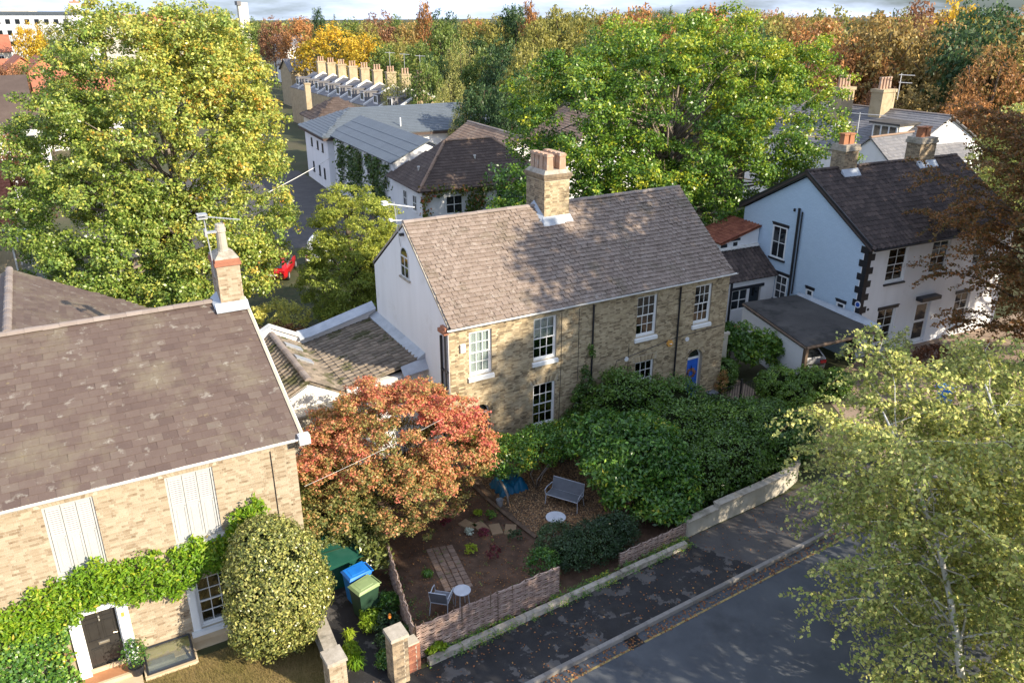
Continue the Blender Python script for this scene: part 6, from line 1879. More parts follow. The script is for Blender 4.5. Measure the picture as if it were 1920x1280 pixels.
# furniture
def round_table(x, y, r, h, label):
    t = thing('round_table', label, 'table', (x, y, 0), 'round garden tables')
    part('table_top', MB().lathe((x, y, h), [(r - .02, -.022), (r, -.012), (r, .004), (r - .015, .010), (.02, .012)], 28), 'furniture', t)
    for i in range(4):
        a = math.pi / 4 + math.pi / 2 * i
        part('leg', MB().tube([(x + r * .72 * math.cos(a), y + r * .72 * math.sin(a), h - .02), (x + r * .9 * math.cos(a), y + r * .9 * math.sin(a), 0)], .013, 6), 'furniture', t)
    part('brace', MB().lathe((x, y, h - .06), [(r * .75, 0), (r * .78, .0), (r * .78, .015), (r * .75, .015)], 20), 'furniture_mesh', t)
round_table(8.27, 17.48, .26, .66, 'small round pale grey table beside the armchair behind the hurdle')
round_table(12.66, 19.22, .34, .68, 'larger round pale grey table on the bark chips by the bench')

def seat(name, label, x, y, rot, w, cat):
    T = frame((x, y), rot)
    c = thing(name, label, cat, (x, y, 0))
    h = w / 2
    part('seat', MB(T).hexa([(-h, -.25, .42), (h, -.25, .42), (h, .25, .40), (-h, .25, .40), (-h, -.25, .44), (h, -.25, .44), (h, .25, .42), (-h, .25, .42)]), 'furniture_mesh', c)
    part('backrest', MB(T).hexa([(-h, .25, .44), (h, .25, .44), (h, .27, .44), (-h, .27, .44), (-h, .36, .84), (h, .36, .84), (h, .38, .84), (-h, .38, .84)]), 'furniture_mesh', c)
    part('back_rail', MB(T).tube([(-h, .26, .42), (-h, .37, .86), (h, .37, .86), (h, .26, .42)], .016, 6), 'furniture', c)
    part('seat_rim', MB(T).tube([(-h, -.25, .43), (h, -.25, .43), (h, .26, .41), (-h, .26, .41), (-h, -.25, .43)], .014, 6), 'furniture', c)
    for s in (-1, 1):
        part('leg', MB(T).tube([(s * h, -.24, .43), (s * (h + .02), -.28, 0)], .014, 6), 'furniture', c)
        part('leg', MB(T).tube([(s * h, .24, .41), (s * (h + .02), .34, 0)], .014, 6), 'furniture', c)
        part('armrest', MB(T).tube([(s * (h + .01), -.25, .44), (s * (h + .04), -.27, .62), (s * (h + .04), -.1, .66), (s * (h + .02), .30, .64)], .016, 6), 'furniture', c)
    return c
seat('garden_chair', 'grey metal garden armchair beside the small round table', 7.72, 17.75, 138, .52, 'chair')
seat('garden_bench', 'grey metal two-seat garden bench on the bark chips', 13.85, 20.5, -58, 1.22, 'bench')

# wheelie bins and the green store
def bin_(x, y, rot, body, lid, label, grp):
    T = frame((x, y), rot)
    b = thing('wheelie_bin', label, 'bin', (x, y, 0), grp)
    part('body', MB(T).hexa([(-.22, -.26, .04), (.22, -.26, .04), (.22, .24, .04), (-.22, .24, .04), (-.28, -.33, 1.0), (.28, -.33, 1.0), (.28, .33, 1.0), (-.28, .33, 1.0)]), body, b)
    part('rim', MB(T).box(-.295, .295, -.345, .345, .985, 1.02), body, b)
    part('lid', MB(T).hexa([(-.305, -.37, 1.021), (.305, -.37, 1.021), (.305, .36, 1.021), (-.305, .36, 1.021), (-.25, -.31, 1.085), (.25, -.31, 1.085), (.27, .34, 1.115), (-.27, .34, 1.115)]).hexa([(-.19, -.24, 1.085), (.19, -.24, 1.085), (.20, .22, 1.10), (-.20, .22, 1.10), (-.17, -.21, 1.10), (.17, -.21, 1.10), (.18, .20, 1.118), (-.18, .20, 1.118)]), lid, b)
    part('handle', MB(T).tube([(-.24, .36, 1.05), (-.24, .44, 1.03), (.24, .44, 1.03), (.24, .36, 1.05)], .018, 6), lid, b)
    for s in (-1, 1):
        part('wheel', MB(T @ Matrix.Translation((s * .25, .30, .10)) @ Matrix.Rotation(R(90), 4, 'Y')).lathe((0, 0, -.025), [(.05, 0), (.10, .004), (.10, .046), (.05, .05)], 12), 'rubber', b)
bin_(5.70, 19.36, -82, 'bin_blue', 'bin_blue', 'bright blue wheelie bin between green store and green-lidded bin', 'wheelie bins')
bin_(5.68, 18.66, -75, 'bin_body_green', 'bin_green', 'wheelie bin with moss-green lid in front of the blue one', 'wheelie bins')
bin_(32.75, 18.55, 25, 'bin_blue', 'bin_blue', 'blue wheelie bin on the gravel drive in front of the white house', 'wheelie bins')
gs = thing('garden_store', 'dark green garden store with sloping lid beside the bins', 'storage box', (5.6, 21.0, 0))
part('body', MB().hexa([(4.95, 20.15, 0), (6.15, 20.15, 0), (6.25, 22.1, 0), (5.05, 22.1, 0), (4.95, 20.15, .92), (6.15, 20.15, .92), (6.25, 22.1, 1.28), (5.05, 22.1, 1.28)]), 'store_green', gs)
part('lid', MB().hexa([(4.88, 20.05, .925), (6.2, 20.05, .925), (6.3, 22.15, 1.305), (4.98, 22.15, 1.305), (4.88, 20.05, .965), (6.2, 20.05, .965), (6.3, 22.15, 1.345), (4.98, 22.15, 1.345)]), 'store_green', gs)
part('lid_seam', MB().hexa([(4.9, 20.62, 1.06), (6.22, 20.62, 1.06), (6.22, 20.66, 1.065), (4.9, 20.66, 1.065), (4.9, 20.62, 1.085), (6.22, 20.62, 1.085), (6.22, 20.66, 1.092), (4.9, 20.66, 1.092)]), 'bin_body_green', gs)

# blue tarpaulin thrown over something, with folds
tp = MB()
nx, ny = 16, 12
gx = np.linspace(12.1, 13.3, nx)
gy = np.linspace(22.0, 23.0, ny)
vv = []
for j in range(ny):
    for i in range(nx):
        e = min(i, nx - 1 - i, j, ny - 1 - j)
        z = (0.02 if e == 0 else .25 if e == 1 else .38 + .08 * math.sin(i * .7))
        z += .06 * math.sin(i * 2.1 + j) * (1 if e else .15) + .04 * math.cos(j * 1.9 - i)
        k = 1 + (.08 * math.sin(i * 2.3 + j * 1.7) if e == 0 else 0)
        vv.append((12.75 + (gx[i] - 12.75) * k, 22.6 + (gy[j] - 22.6) * k, max(.015, z)))
tp.add(vv, [(j * nx + i, j * nx + i + 1, (j + 1) * nx + i + 1, (j + 1) * nx + i) for j in range(ny - 1) for i in range(nx - 1)])
solo('tarpaulin', tp, 'tarp', (12.75, 22.6, 0), 'crumpled blue tarpaulin behind the small tree trunk', 'tarpaulin', smooth=True)
bk = thing('bucket', 'small grey metal bucket at the end of the timber edging', 'bucket', (11.82, 21.62, 0))
part('pail', MB().lathe((11.82, 21.62, 0), [(.09, 0), (.13, .26), (.14, .27), (.125, .27), (.085, .02)], 14), 'alu', bk)
part('handle', MB().tube([(11.69, 21.62, .26), (11.75, 21.58, .40), (11.89, 21.58, .40), (11.95, 21.62, .26)], .006, 5), 'iron', bk)
dg = thing('drain_grate', 'black iron drain grate in the gutter beside the yellow line', 'drain', rw(11.95, -.21, -.12))
part('frame', MB(RT).box(11.72, 12.18, -.40, -.37, -.122, -.108).box(11.72, 12.18, -.05, -.02, -.122, -.108).box(11.72, 11.75, -.37, -.05, -.122, -.108).box(12.15, 12.18, -.37, -.05, -.122, -.108), 'iron', dg)
for i in range(8):
    part('bar', MB(RT).box(11.775 + i * .047, 11.797 + i * .047, -.37, -.05, -.1225, -.109), 'iron', dg)
part('dark_sheet', MB(RT).quad((11.75, -.37, -.1235), (12.15, -.37, -.1235), (12.15, -.05, -.1235), (11.75, -.05, -.1235)), 'rubber', dg)  # flat black sheet painted for the darkness under the bars

# overhead wires
def wire(name, label, a, b, sag, r=.012):
    a, b = Vector(a), Vector(b)
    pts = [a.lerp(b, i / 16) - Vector((0, 0, sag * 4 * (i / 16) * (1 - i / 16))) for i in range(17)]
    solo(name, MB().tube(pts, r, 4), 'gutter_white', tuple(a), label, 'wire')
wire('overhead_wire', 'thin pale wire running from the shuttered house into the Japanese maple', (4.5, 19.5, 4.3), (9.6, 21.4, 4.2), .05, .004)
wire('overhead_wire', 'pale cable slung from the car park to the white care building', (15.5, 71, 1.6), (25.4, 76.6, 4.2), .15, .03)

# ================================================================== cars
def car(name, label, x, y, rot, paint, van=False):
    T = frame((x, y), rot) @ Matrix.Translation((0, 0, .03))
    c = thing(name, label, 'car', (x, y, 0))
    # stations from the rear (x<0) to the front: x, half width, sill z, belt z, roof z, half width at roof
    st = [(-2.05, .70, .38, .62, .66, .66), (-1.95, .80, .25, .86, .92, .74), (-1.6, .86, .2, .92, 1.18 if not van else 1.7, .66), (-1.1, .88, .2, .93, 1.45 if not van else 1.85, .60), (-.2, .89, .2, .92, 1.50 if not van else 1.87, .60),
          (.45, .89, .2, .91, 1.40 if not van else 1.8, .60), (1.05, .88, .2, .90, .98, .72), (1.7, .84, .22, .78, .84, .70), (2.05, .72, .30, .60, .64, .62)]
    vs_, fs_ = [], []
    n = 12
    for (sx, hw, zs, zb, zr_, hr) in st:
        ring = [(-hw * .85, zs), (-hw, zs + .12), (-hw * 1.01, (zs + zb) / 2), (-hw * .98, zb), (-hr, zr_ - .03), (-hr * .8, zr_), (hr * .8, zr_), (hr, zr_ - .03), (hw * .98, zb), (hw * 1.01, (zs + zb) / 2), (hw, zs + .12), (hw * .85, zs)]
        vs_ += [(sx, a, b) for a, b in ring]
    for i in range(len(st) - 1):
        for k in range(n):
            fs_.append((i * n + k, i * n + (k + 1) % n, (i + 1) * n + (k + 1) % n, (i + 1) * n + k))
    fs_ += [tuple(range(n)), tuple(range((len(st)) * n - 1, (len(st) - 1) * n - 1, -1))]
    part('body', MB(T).add(vs_, fs_), paint, c, smooth=True)
    rf = 1.85 if van else 1.45
    g = MB(T)
    def pl(a, b, c_, d_): g.slab([a, b, c_, d_], (0, 0, .012))
    part('rear_window', MB(T).slab([(-1.93, -.60, .97), (-1.93, .60, .97), (-1.20, .50, rf - .06), (-1.20, -.50, rf - .06)], (-.02, 0, .025)), 'car_glass', c)
    part('windscreen', MB(T).slab([(1.02, -.62, 1.0), (1.02, .62, 1.0), (.50, .50, rf - .10), (.50, -.50, rf - .10)], (.02, 0, .025)), 'car_glass', c)
    for s in (-1, 1):
        part('side_window', MB(T).slab([(-1.35, s * .82, .98), (.85, s * .82, .98), (.35, s * .66, rf - .12), (-1.05, s * .66, rf - .10)], (0, s * .03, .01)), 'car_glass', c)
        part('tail_light', MB(T).box(-2.06, -1.94, s * .45 - (.0 if s > 0 else .30), s * .45 + (.30 if s > 0 else .0), .66, .82), 'lamp_red', c)
        part('headlight', MB(T).box(1.90, 2.02, s * .45 - (.0 if s > 0 else .25), s * .45 + (.25 if s > 0 else .0), .52, .64), 'car_glass', c)
        for wx in (-1.28, 1.3):
            TWh = T @ Matrix.Translation((wx, s * .80, .29)) @ Matrix.Rotation(R(90), 4, 'X')
            w = part('wheel', MB(TWh).lathe((0, 0, -.1), [(.20, 0), (.30, .02), (.31, .10), (.30, .18), (.20, .2)], 18), 'rubber', c)
            part('rim', MB(TWh).lathe((0, 0, -.106), [(.05, 0), (.19, .004), (.19, .208), (.05, .212)], 12), 'alu', w)
    part('number_plate', MB(T).box(-2.075, -2.06, -.26, .26, .50, .61), 'flower_white', c)
    return c
car('silver_car', 'silver saloon parked under the carport, tail to the street', 30.75, 25.75, 75, 'car_silver')
car('red_car', 'red hatchback parked under the sycamore behind the brick chimney', 12.2, 53.0, 65, 'car_red')
car('white_van', 'pale blue-white van parked beside the red hatchback', 15.9, 55.0, 60, 'car_white', True)

# potted shrub by the shuttered house's door
pt = thing('plant_pot', 'black pot with glossy shrub and white flowers beside the black door', 'pot plant', (-.45, 19.45, 0))
part('pot', MB().lathe((-.45, 19.45, 0), [(.13, 0), (.19, .30), (.21, .31), (.21, .34), (.18, .34), (.17, .28)], 16), 'paint_black', pt)

# ================================================================== trees and planting
RIGHT = np.array([math.sin(YAW), -math.cos(YAW), 0.0])
def rt(P, c, r):
    return ((P - np.array(c)) @ RIGHT) / r

# big sycamore, green turning yellow, orange at its edges
syc_l = [(5.6, 47.0, 9.6, 6.0, 6.0, 6.9), (2.0, 46.2, 6.2, 4.6, 4.6, 4.4), (8.7, 44.8, 6.8, 3.7, 3.9, 4.3), (6.0, 43.2, 5.0, 4.8, 3.6, 3.4), (4.6, 47.2, 13.0, 3.9, 3.9, 3.6), (8.2, 46.2, 11.8, 3.7, 3.7, 3.9), (1.2, 48.4, 9.8, 3.2, 3.4, 3.2), (2.6, 43.8, 4.0, 3.6, 3.0, 2.8), (7.4, 42.4, 4.2, 2.9, 2.7, 2.6), (5.4, 41.8, 3.2, 3.2, 2.2, 2.0), (8.4, 46.4, 13.6, 2.9, 2.9, 2.9)]
syc_l = [(5.3 + (l[0] - 5.6) * .93, 47 + (l[1] - 47) * .93, l[2], l[3] * .93, l[4] * .93, l[5] * .98) for l in syc_l]
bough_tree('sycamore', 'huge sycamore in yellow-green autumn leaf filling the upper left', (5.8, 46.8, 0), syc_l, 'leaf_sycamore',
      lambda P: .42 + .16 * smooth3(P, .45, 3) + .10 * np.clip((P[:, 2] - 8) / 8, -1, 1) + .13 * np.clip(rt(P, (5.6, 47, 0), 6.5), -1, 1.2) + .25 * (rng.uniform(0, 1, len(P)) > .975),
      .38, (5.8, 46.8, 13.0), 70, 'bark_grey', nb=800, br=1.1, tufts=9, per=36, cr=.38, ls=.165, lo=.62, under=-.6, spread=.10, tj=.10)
# oak behind the cottages
oak_l = [(34.6, 40.2, 10.0, 7.4, 7.0, 5.7), (28.4, 41.6, 9.6, 4.9, 4.9, 4.7), (40.6, 37.2, 9.6, 5.0, 5.0, 5.2), (31.0, 37.4, 6.2, 5.2, 4.0, 3.7), (37.6, 35.8, 6.0, 4.8, 3.6, 3.6), (32.5, 41.5, 12.6, 4.0, 4.0, 3.3), (38.6, 39.4, 12.8, 4.2, 4.2, 3.4), (24.4, 39.2, 7.0, 2.9, 2.8, 2.6), (21.9, 38.4, 6.4, 1.6, 1.6, 1.9)]
oak_l = [(34.4 + (l[0] - 34.4) * .94, 40 + (l[1] - 40) * .94, l[2], l[3] * .95, l[4] * .95, l[5]) for l in oak_l]
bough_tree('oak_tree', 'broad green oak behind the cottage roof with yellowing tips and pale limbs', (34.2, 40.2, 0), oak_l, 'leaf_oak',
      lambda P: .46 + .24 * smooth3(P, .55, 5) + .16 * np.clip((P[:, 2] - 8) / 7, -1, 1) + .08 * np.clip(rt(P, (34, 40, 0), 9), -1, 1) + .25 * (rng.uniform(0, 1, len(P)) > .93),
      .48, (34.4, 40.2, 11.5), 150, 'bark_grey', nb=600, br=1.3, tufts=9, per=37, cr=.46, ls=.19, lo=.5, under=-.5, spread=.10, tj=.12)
# yew beside the white gable
yew_l = [(l[0] + .3, l[1] - .2, l[2], l[3], l[4], l[5]) for l in [(13.3, 40.8, 3.0, 3.0, 3.0, 2.9), (13.3, 40.8, 5.4, 2.2, 2.2, 2.6), (13.6, 39.4, 1.8, 2.9, 2.0, 1.6), (15.2, 40.6, 3.2, 1.8, 2.0, 1.9)]]
bough_tree('yew_tree', 'bushy olive-green yew standing left of the white gable', (13.3, 40.8, 0), yew_l, 'leaf_yew', lambda P: .52 + .28 * smooth3(P, .8, 2) + .1 * (P[:, 2] - 4) / 4,
      .25, (13.3, 40.8, 6.5), 36, nb=450, br=.72, tufts=9, per=28, cr=.27, ls=.15, lo=.6, under=-.6, aspect=.34, bflat=.45, flat=.5, up=.5)
# japanese maple in the front garden
map_c = (8.7, 22.3, 2.9)
map_l = [(8.5, 22.6, 3.1, 2.5, 2.2, 2.15), (10.2, 22.0, 2.7, 1.75, 1.5, 1.8), (7.0, 22.3, 2.5, 1.7, 1.7, 1.7), (8.3, 21.1, 1.75, 2.3, 1.4, 1.35), (9.7, 23.3, 3.4, 1.5, 1.3, 1.3), (6.2, 21.7, 1.9, 1.1, 1.2, 1.2)]
map_l = [(l[0] - .42, l[1] + .1, l[2], l[3] * .98, l[4], l[5]) for l in map_l]
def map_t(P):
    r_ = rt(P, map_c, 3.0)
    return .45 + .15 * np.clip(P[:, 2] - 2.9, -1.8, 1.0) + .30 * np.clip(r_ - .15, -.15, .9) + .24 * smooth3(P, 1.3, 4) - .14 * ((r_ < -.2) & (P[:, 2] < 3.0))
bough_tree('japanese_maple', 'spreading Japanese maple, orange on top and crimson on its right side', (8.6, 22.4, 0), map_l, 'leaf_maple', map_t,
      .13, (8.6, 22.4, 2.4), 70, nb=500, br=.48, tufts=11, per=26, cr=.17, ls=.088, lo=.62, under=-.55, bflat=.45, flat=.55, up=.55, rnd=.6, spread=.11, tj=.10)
# variegated holly clipped like an egg
hol_l = [(3.22, 18.47, 2.1, 1.36, 1.34, 2.05), (2.75, 18.2, 1.5, .95, .9, 1.2), (3.7, 18.4, 1.9, .95, .95, 1.1), (3.1, 18.6, 3.2, .9, .9, 1.05), (3.3, 17.9, 2.4, 1.0, .9, 1.0)]
H_ = plant('variegated_holly', 'tall egg-shaped cream-variegated holly at the corner of the shuttered house', 'shrub', (3.2, 18.45, 0), hol_l, 1900, 22, .17, .08, 'leaf_holly', lambda P: .52 + .25 * smooth3(P, 1.6, 1), .1, (3.2, 18.45, 2.6), 20, lo=.86, under=-.8, out=.9, up=.25, rnd=.6, spread=.2)
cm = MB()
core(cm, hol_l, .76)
part('solid_core', cm, 'leaf_core', H_)

def wall_leaves(name, label, cat, n, fn, ls, mat, base, tf, mid=(0, -1, 0), group=None, aspect=.45, rnd=.55, stem=None):
    P = fn(n)
    N = np.array(mid) * 1.0 + rng.normal(size=(len(P), 3)) * rnd + np.array([0, 0, .35])
    V = leaf_arrays(P, N, ls * rng.uniform(.6, 1.35, len(P)), aspect)
    root = thing(name, label, cat, base, group)
    link('foliage', leaf_mesh('foliage', V, tf(P) + rng.normal(0, .12, len(P)), mat), root)
    if stem:
        part('stem', stem, 'twig', root)
    return root
def clumpy(P0, k, cr, per):
    """turn points into clumps of points"""
    idx = np.repeat(np.arange(len(P0)), per)
    o = rng.normal(size=(len(idx), 3)) * cr
    return P0[idx] + o
# wisteria trained over the door
XT = np.array([-3.4, -2.6, -1.9, -1.3, -.6, .3, 1.0, 1.6, 2.2, 2.7, 3.2, 3.5])
ZT = np.array([2.95, 3.15, 3.35, 3.62, 3.56, 3.44, 3.40, 3.36, 3.38, 3.95, 4.35, 4.1])
ZB = np.array([2.15, 2.05, 1.95, 2.32, 2.28, 1.95, 1.90, 2.28, 2.3, 2.5, 3.0, 3.6])
def vine_pts(n):
    x = rng.uniform(-3.4, 3.4, n)
    zt, zb = np.interp(x, XT, ZT), np.interp(x, XT, ZB)
    t = rng.beta(1.1, 1.1, n)
    z = zb + (zt - zb) * t + .09 * np.sin(x * 5.3) + .06 * np.sin(x * 13)
    y = 19.84 - (.10 + .38 * np.sin(np.clip(t, 0, 1) * math.pi) ** .7) * rng.uniform(.25, 1.0, n)
    return clumpy(np.column_stack([x, y, z]), n, .05, 7)
wall_leaves('wisteria', 'bright green wisteria trained along the brick above the black door', 'climber', 1900, vine_pts, .115, 'leaf_vine', (-1.9, 19.8, 0), lambda P: .48 + .25 * smooth3(P, 1.8, 2), aspect=.4,
            stem=MB().tube([(-1.95, 19.8, 0), (-1.98, 19.78, 1.5), (-1.85, 19.8, 2.4), (-.5, 19.82, 2.9), (1.5, 19.82, 2.8), (3.0, 19.82, 3.4)], [.05, .045, .04, .03, .025, .015], 6))
def ivy_pts(n):
    x = rng.uniform(-6.5, -1.80, n)
    z = rng.uniform(0, 1, n) * (2.35 + .15 * np.sin(x * 3))
    y = 19.86 - .34 * rng.uniform(.15, 1, n) * (1 - .4 * z / 2.4)
    return clumpy(np.column_stack([x, y, z]), n, .05, 7)
wall_leaves('ivy', 'dark glossy ivy covering the wall left of the black door', 'climber', 1700, ivy_pts, .085, 'leaf_ivy', (-4, 19.8, 0), lambda P: .45 + .3 * smooth3(P, 1.5, 3) + .1 * (P[:, 2] - 1.2), aspect=.8)

# laurel hedge along the street
hed = [(18.2, 23.3, 1.6, 1.6, 1.1, 1.75), (20.0, 22.4, 1.35, 1.9, 1.5, 1.5), (21.9, 21.6, .85, 1.8, 1.6, .85), (19.0, 20.9, 1.2, 1.8, 1.7, 1.35), (21.2, 19.7, 1.1, 2.1, 1.9, 1.35), (19.9, 18.7, 1.0, 2.0, 1.3, 1.3), (22.7, 19.5, 1.0, 1.7, 1.7, 1.25), (23.6, 20.8, .75, 1.2, 1.4, .8), (22.3, 18.4, .9, 1.3, .9, 1.15), (18.4, 18.6, .9, 1.2, 1.1, 1.15), (24.0, 19.2, .8, 1.0, 1.0, 1.0)]
H_ = plant('laurel_hedge', 'dense dark green laurel hedge between blue door and street', 'hedge', (20.8, 20.4, 0), hed, 2500, 24, .30, .12, 'leaf_laurel', lambda P: .5 + .3 * smooth3(P, 1.1, 6) + .12 * (P[:, 2] - 1.5), .0, lo=.76, under=-.75, out=.6, up=.55, aspect=.5, spread=.16)
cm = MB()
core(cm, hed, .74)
part('solid_core', cm, 'leaf_core', H_)
b2 = [(26.9, 22.9, .75, 1.0, .8, .85), (28.2, 22.3, .72, 1.1, .8, .82), (29.3, 21.7, .65, .9, .7, .75), (27.0, 21.9, .6, .9, .7, .7)]
H_ = plant('privet_hedge', 'rounded bright green hedge in front of the silver car', 'hedge', (28, 22.4, 0), b2, 620, 26, .2, .09, 'leaf_laurel', lambda P: .70 + .25 * smooth3(P, 1.5, 2), lo=.86, under=-.7, out=.7)
cm = MB()
core(cm, b2, .76)
part('solid_core', cm, 'leaf_core', H_)
H_ = plant('topiary_dome', 'clipped dark dome bush right of the blue door', 'shrub', (25.45, 24.75, 0), [(25.45, 24.75, .8, .62, .55, .85)], 260, 22, .14, .07, 'leaf_laurel', lambda P: .5 + .3 * smooth3(P, 2, 1), lo=.86, under=-.8, out=.8)
cm = MB()
core(cm, [(25.45, 24.75, .8, .62, .55, .85)], .85)
part('solid_core', cm, 'leaf_core', H_)
plant('wall_shrub', 'leafy green climber spilling over the white garden wall', 'climber', (27.0, 26.0, 0), [(26.1, 25.8, 2.2, 1.0, .6, .7), (27.2, 25.6, 1.5, 1.3, .8, 1.2), (28.3, 25.2, 1.2, 1.0, .8, 1.1)], 300, 40, .26, .15, 'leaf_oak', lambda P: .4 + .3 * smooth3(P, 1.4, 1), .05, (27, 26.1, 1.6), 10)
plant('flower_bush', 'small orange and red bush against the corner of the brick cottage', 'shrub', (24.85, 24.3, 0), [(24.85, 24.25, .7, .28, .22, .7)], 50, 22, .12, .07, 'leaf_maple', lambda P: .3 + .3 * smooth3(P, 2, 1))
# broad-leaved bush over the bench
plant('magnolia', 'broad-leaved green bush leaning over the bench towards the street', 'shrub', (16.2, 19.9, 0), [(16.3, 19.6, 2.0, 1.8, 1.6, 1.15), (15.4, 20.7, 2.1, 1.4, 1.3, .95), (14.9, 19.5, 1.9, .9, .9, .75), (16.9, 18.5, 1.3, 1.2, 1.0, .95), (17.3, 20.2, 2.0, 1.0, 1.2, .9), (16.0, 18.3, .95, .9, .7, .75), (15.3, 18.5, 1.0, 1.0, .85, .85), (16.4, 17.65, .75, 1.2, .6, .75), (15.0, 19.2, 1.5, .9, .8, .8)], 1050, 34, .28, .17, 'leaf_ivy', lambda P: .38 + .26 * smooth3(P, 1.2, 8), .09, (16.2, 19.9, 1.7), 30, lo=.6, aspect=.45, under=-.5)
def standard(name, label, x, y, lob, mat, t, seed, multi=1):
    root = plant(name, label, 'tree', (x, y, 0), lob, 420, 36, .22, .09, mat, lambda P: t + .3 * smooth3(P, 1.6, seed), .0, lo=.72, under=-.45, part_name='crown')
    m = MB()
    c = np.array(lob)[:, :3].mean(axis=0)
    for k in range(multi):
        a = 2.1 * k
        o = Vector((math.cos(a), math.sin(a), 0)) * (.12 if multi > 1 else 0)
        pts = [Vector((x, y, 0)) + o * .5, Vector((x, y, .5)) + o * 2.2, Vector((c[0], c[1], 1.0)) + o * 3.2, Vector((c[0], c[1], c[2])) + o * 3.0]
        m.tube(pts, [.06 / (1 + .35 * (multi - 1)), .05 / (1 + .35 * (multi - 1)), .035, .02], 7)
    part('trunk', m, 'bark_grey', root, smooth=True)
standard('lollipop_tree', 'small round-headed evergreen on a single trunk beside the Japanese maple', 12.05, 21.45, [(12.3, 22.2, 1.55, 1.15, 1.0, .72), (11.9, 22.9, 1.6, .9, .8, .65)], 'leaf_ivy', .55, 1)
standard('multi_stem_tree', 'small round evergreen with several bare stems behind the bench', 13.6, 22.0, [(13.9, 22.4, 1.5, 1.25, 1.0, .72), (15.0, 22.3, 1.45, 1.1, .95, .7)], 'leaf_ivy', .5, 2, 4)
standard('lime_shrub_tree', 'light green leafy tree under the ground-floor cottage window', 15.6, 23.6, [(15.4, 23.5, .65, 1.1, .6, .5), (16.6, 23.4, .9, .8, .6, .6)], 'leaf_ivy', .72, 3, 3)
plant('wall_climber', 'thin dark climber on the brick between the two cottages', 'climber', (17.1, 24.2, 0), [(17.0, 24.2, 1.3, .55, .25, 1.3), (17.3, 24.25, 2.6, .25, .15, .7), (16.6, 24.2, .8, .6, .25, .8), (17.55, 24.35, 3.6, .10, .08, .55)], 190, 28, .14, .085, 'leaf_laurel', lambda P: .45 + .3 * smooth3(P, 2, 2))
# dark bushes at the street end of the garden
dk = [(12.9, 17.35, .75, 1.05, .7, .78), (13.9, 17.5, .65, .8, .6, .68), (12.1, 17.5, .6, .7, .6, .62)]
H_ = plant('dark_bush', 'dark blue-green clipped bush over the low wall by the pavement', 'shrub', (12.9, 17.4, 0), dk, 620, 26, .16, .06, 'leaf_dark', lambda P: .5 + .3 * smooth3(P, 2, 3), lo=.8, under=-.6)
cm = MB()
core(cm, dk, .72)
part('solid_core', cm, 'leaf_core', H_)
plant('grey_bush', 'soft grey-green bush between bark chips and dark bush', 'shrub', (12.0, 18.5, 0), [(12.1, 18.4, .5, .7, .6, .55)], 170, 26, .14, .06, 'leaf_dark', lambda P: .85 + .2 * smooth3(P, 2, 3), lo=.7)
plant('rose_bush', 'loose green bush with small red fruit at the end of the hurdle', 'shrub', (11.0, 17.3, 0), [(11.0, 17.35, .65, .55, .5, .55)], 110, 22, .14, .07, 'leaf_ivy', lambda P: .3 + .3 * smooth3(P, 2, 3), .02, (11, 17.3, .7), 12)
plant('rhododendron', 'large-leaved pale green shrub beside the dark green store', 'shrub', (6.45, 20.9, 0), [(6.45, 20.75, 1.05, .62, .7, .6), (6.6, 20.0, .75, .45, .5, .5)], 130, 18, .2, .17, 'leaf_holly', lambda P: .05 + .15 * smooth3(P, 2, 3), .04, (6.45, 20.9, 1.0), 10, aspect=.38)
side_bed = [((5.95, 17.6), .5, 'leaf_dark', .5, 'dark leafy perennial behind the bins\' side bed'), ((6.15, 16.9), .45, 'leaf_laurel', .5, 'dark green perennial close to the tall brick pillar'),
            ((5.75, 17.0), .42, 'leaf_dark', .8, 'grey-green spiky perennial in the middle of the side bed'), ((5.6, 18.0), .40, 'leaf_lime', .2, 'yellow-green leafy plant in front of the green-lidded bin'),
            ((6.3, 18.4), .45, 'leaf_ivy', .4, 'mid-green plant against the side hurdle'), ((5.45, 16.45), .3, 'leaf_ivy', .4, 'low green plant left of the tall pillar base'), ((4.75, 17.2), .28, 'leaf_lime', .1, 'green tuft beside the low stone wall')]
for (p, s, m_, t, lab) in side_bed:
    plant('perennial', lab, 'plant', (p[0], p[1], 0), [(p[0], p[1], s * .7, s * .8, s * .9, s * .75)], 70, 20, .13, .10, m_, lambda P, t=t: t + .3 * smooth3(P, 2, 1), lo=.5, aspect=.35)
fo_ = MB()
for (x, y, z) in ((5.95, 17.35, .75), (6.0, 17.5, .7)):
    fo_.lathe((x, y, z), [(.01, -.02), (.05, 0), (.04, .03), (.01, .03)], 8)
solo('orange_flowers', fo_, 'flower_orange', (5.95, 17.4, 0), 'two orange flower heads in the side bed', 'flowers')
def tuft(x, y, n, h, mat, label, name='grass_tuft', wid=.012, t=.5):
    root = thing(name, label, 'plant', (x, y, 0))
    a = rng.uniform(0, 2 * math.pi, n)
    out = rng.uniform(.25, 1.0, n) * h * .75
    hh = h * rng.uniform(.5, 1.0, n)
    P0 = np.column_stack([x + rng.normal(0, .05, n), y + rng.normal(0, .05, n), np.zeros(n)])
    d = np.column_stack([np.cos(a), np.sin(a), np.zeros(n)])
    s = np.column_stack([-np.sin(a), np.cos(a), np.zeros(n)]) * wid
    m = P0 + d * (out * .45)[:, None] + np.array([0, 0, 1]) * hh[:, None]
    e = P0 + d * out[:, None] + np.array([0, 0, 1]) * (hh * .75)[:, None]
    V = np.concatenate([np.stack([P0 - s, P0 + s, m + s, m - s], 1), np.stack([m - s, m + s, e + s * .15, e - s * .15], 1)]).reshape(-1, 3)
    link('blades', leaf_mesh('blades', V, np.full(2 * n, t), mat), root)
tuft(4.72, 16.75, 160, .42, 'leaf_vine', 'arching green grass tuft behind the short brick pillar')
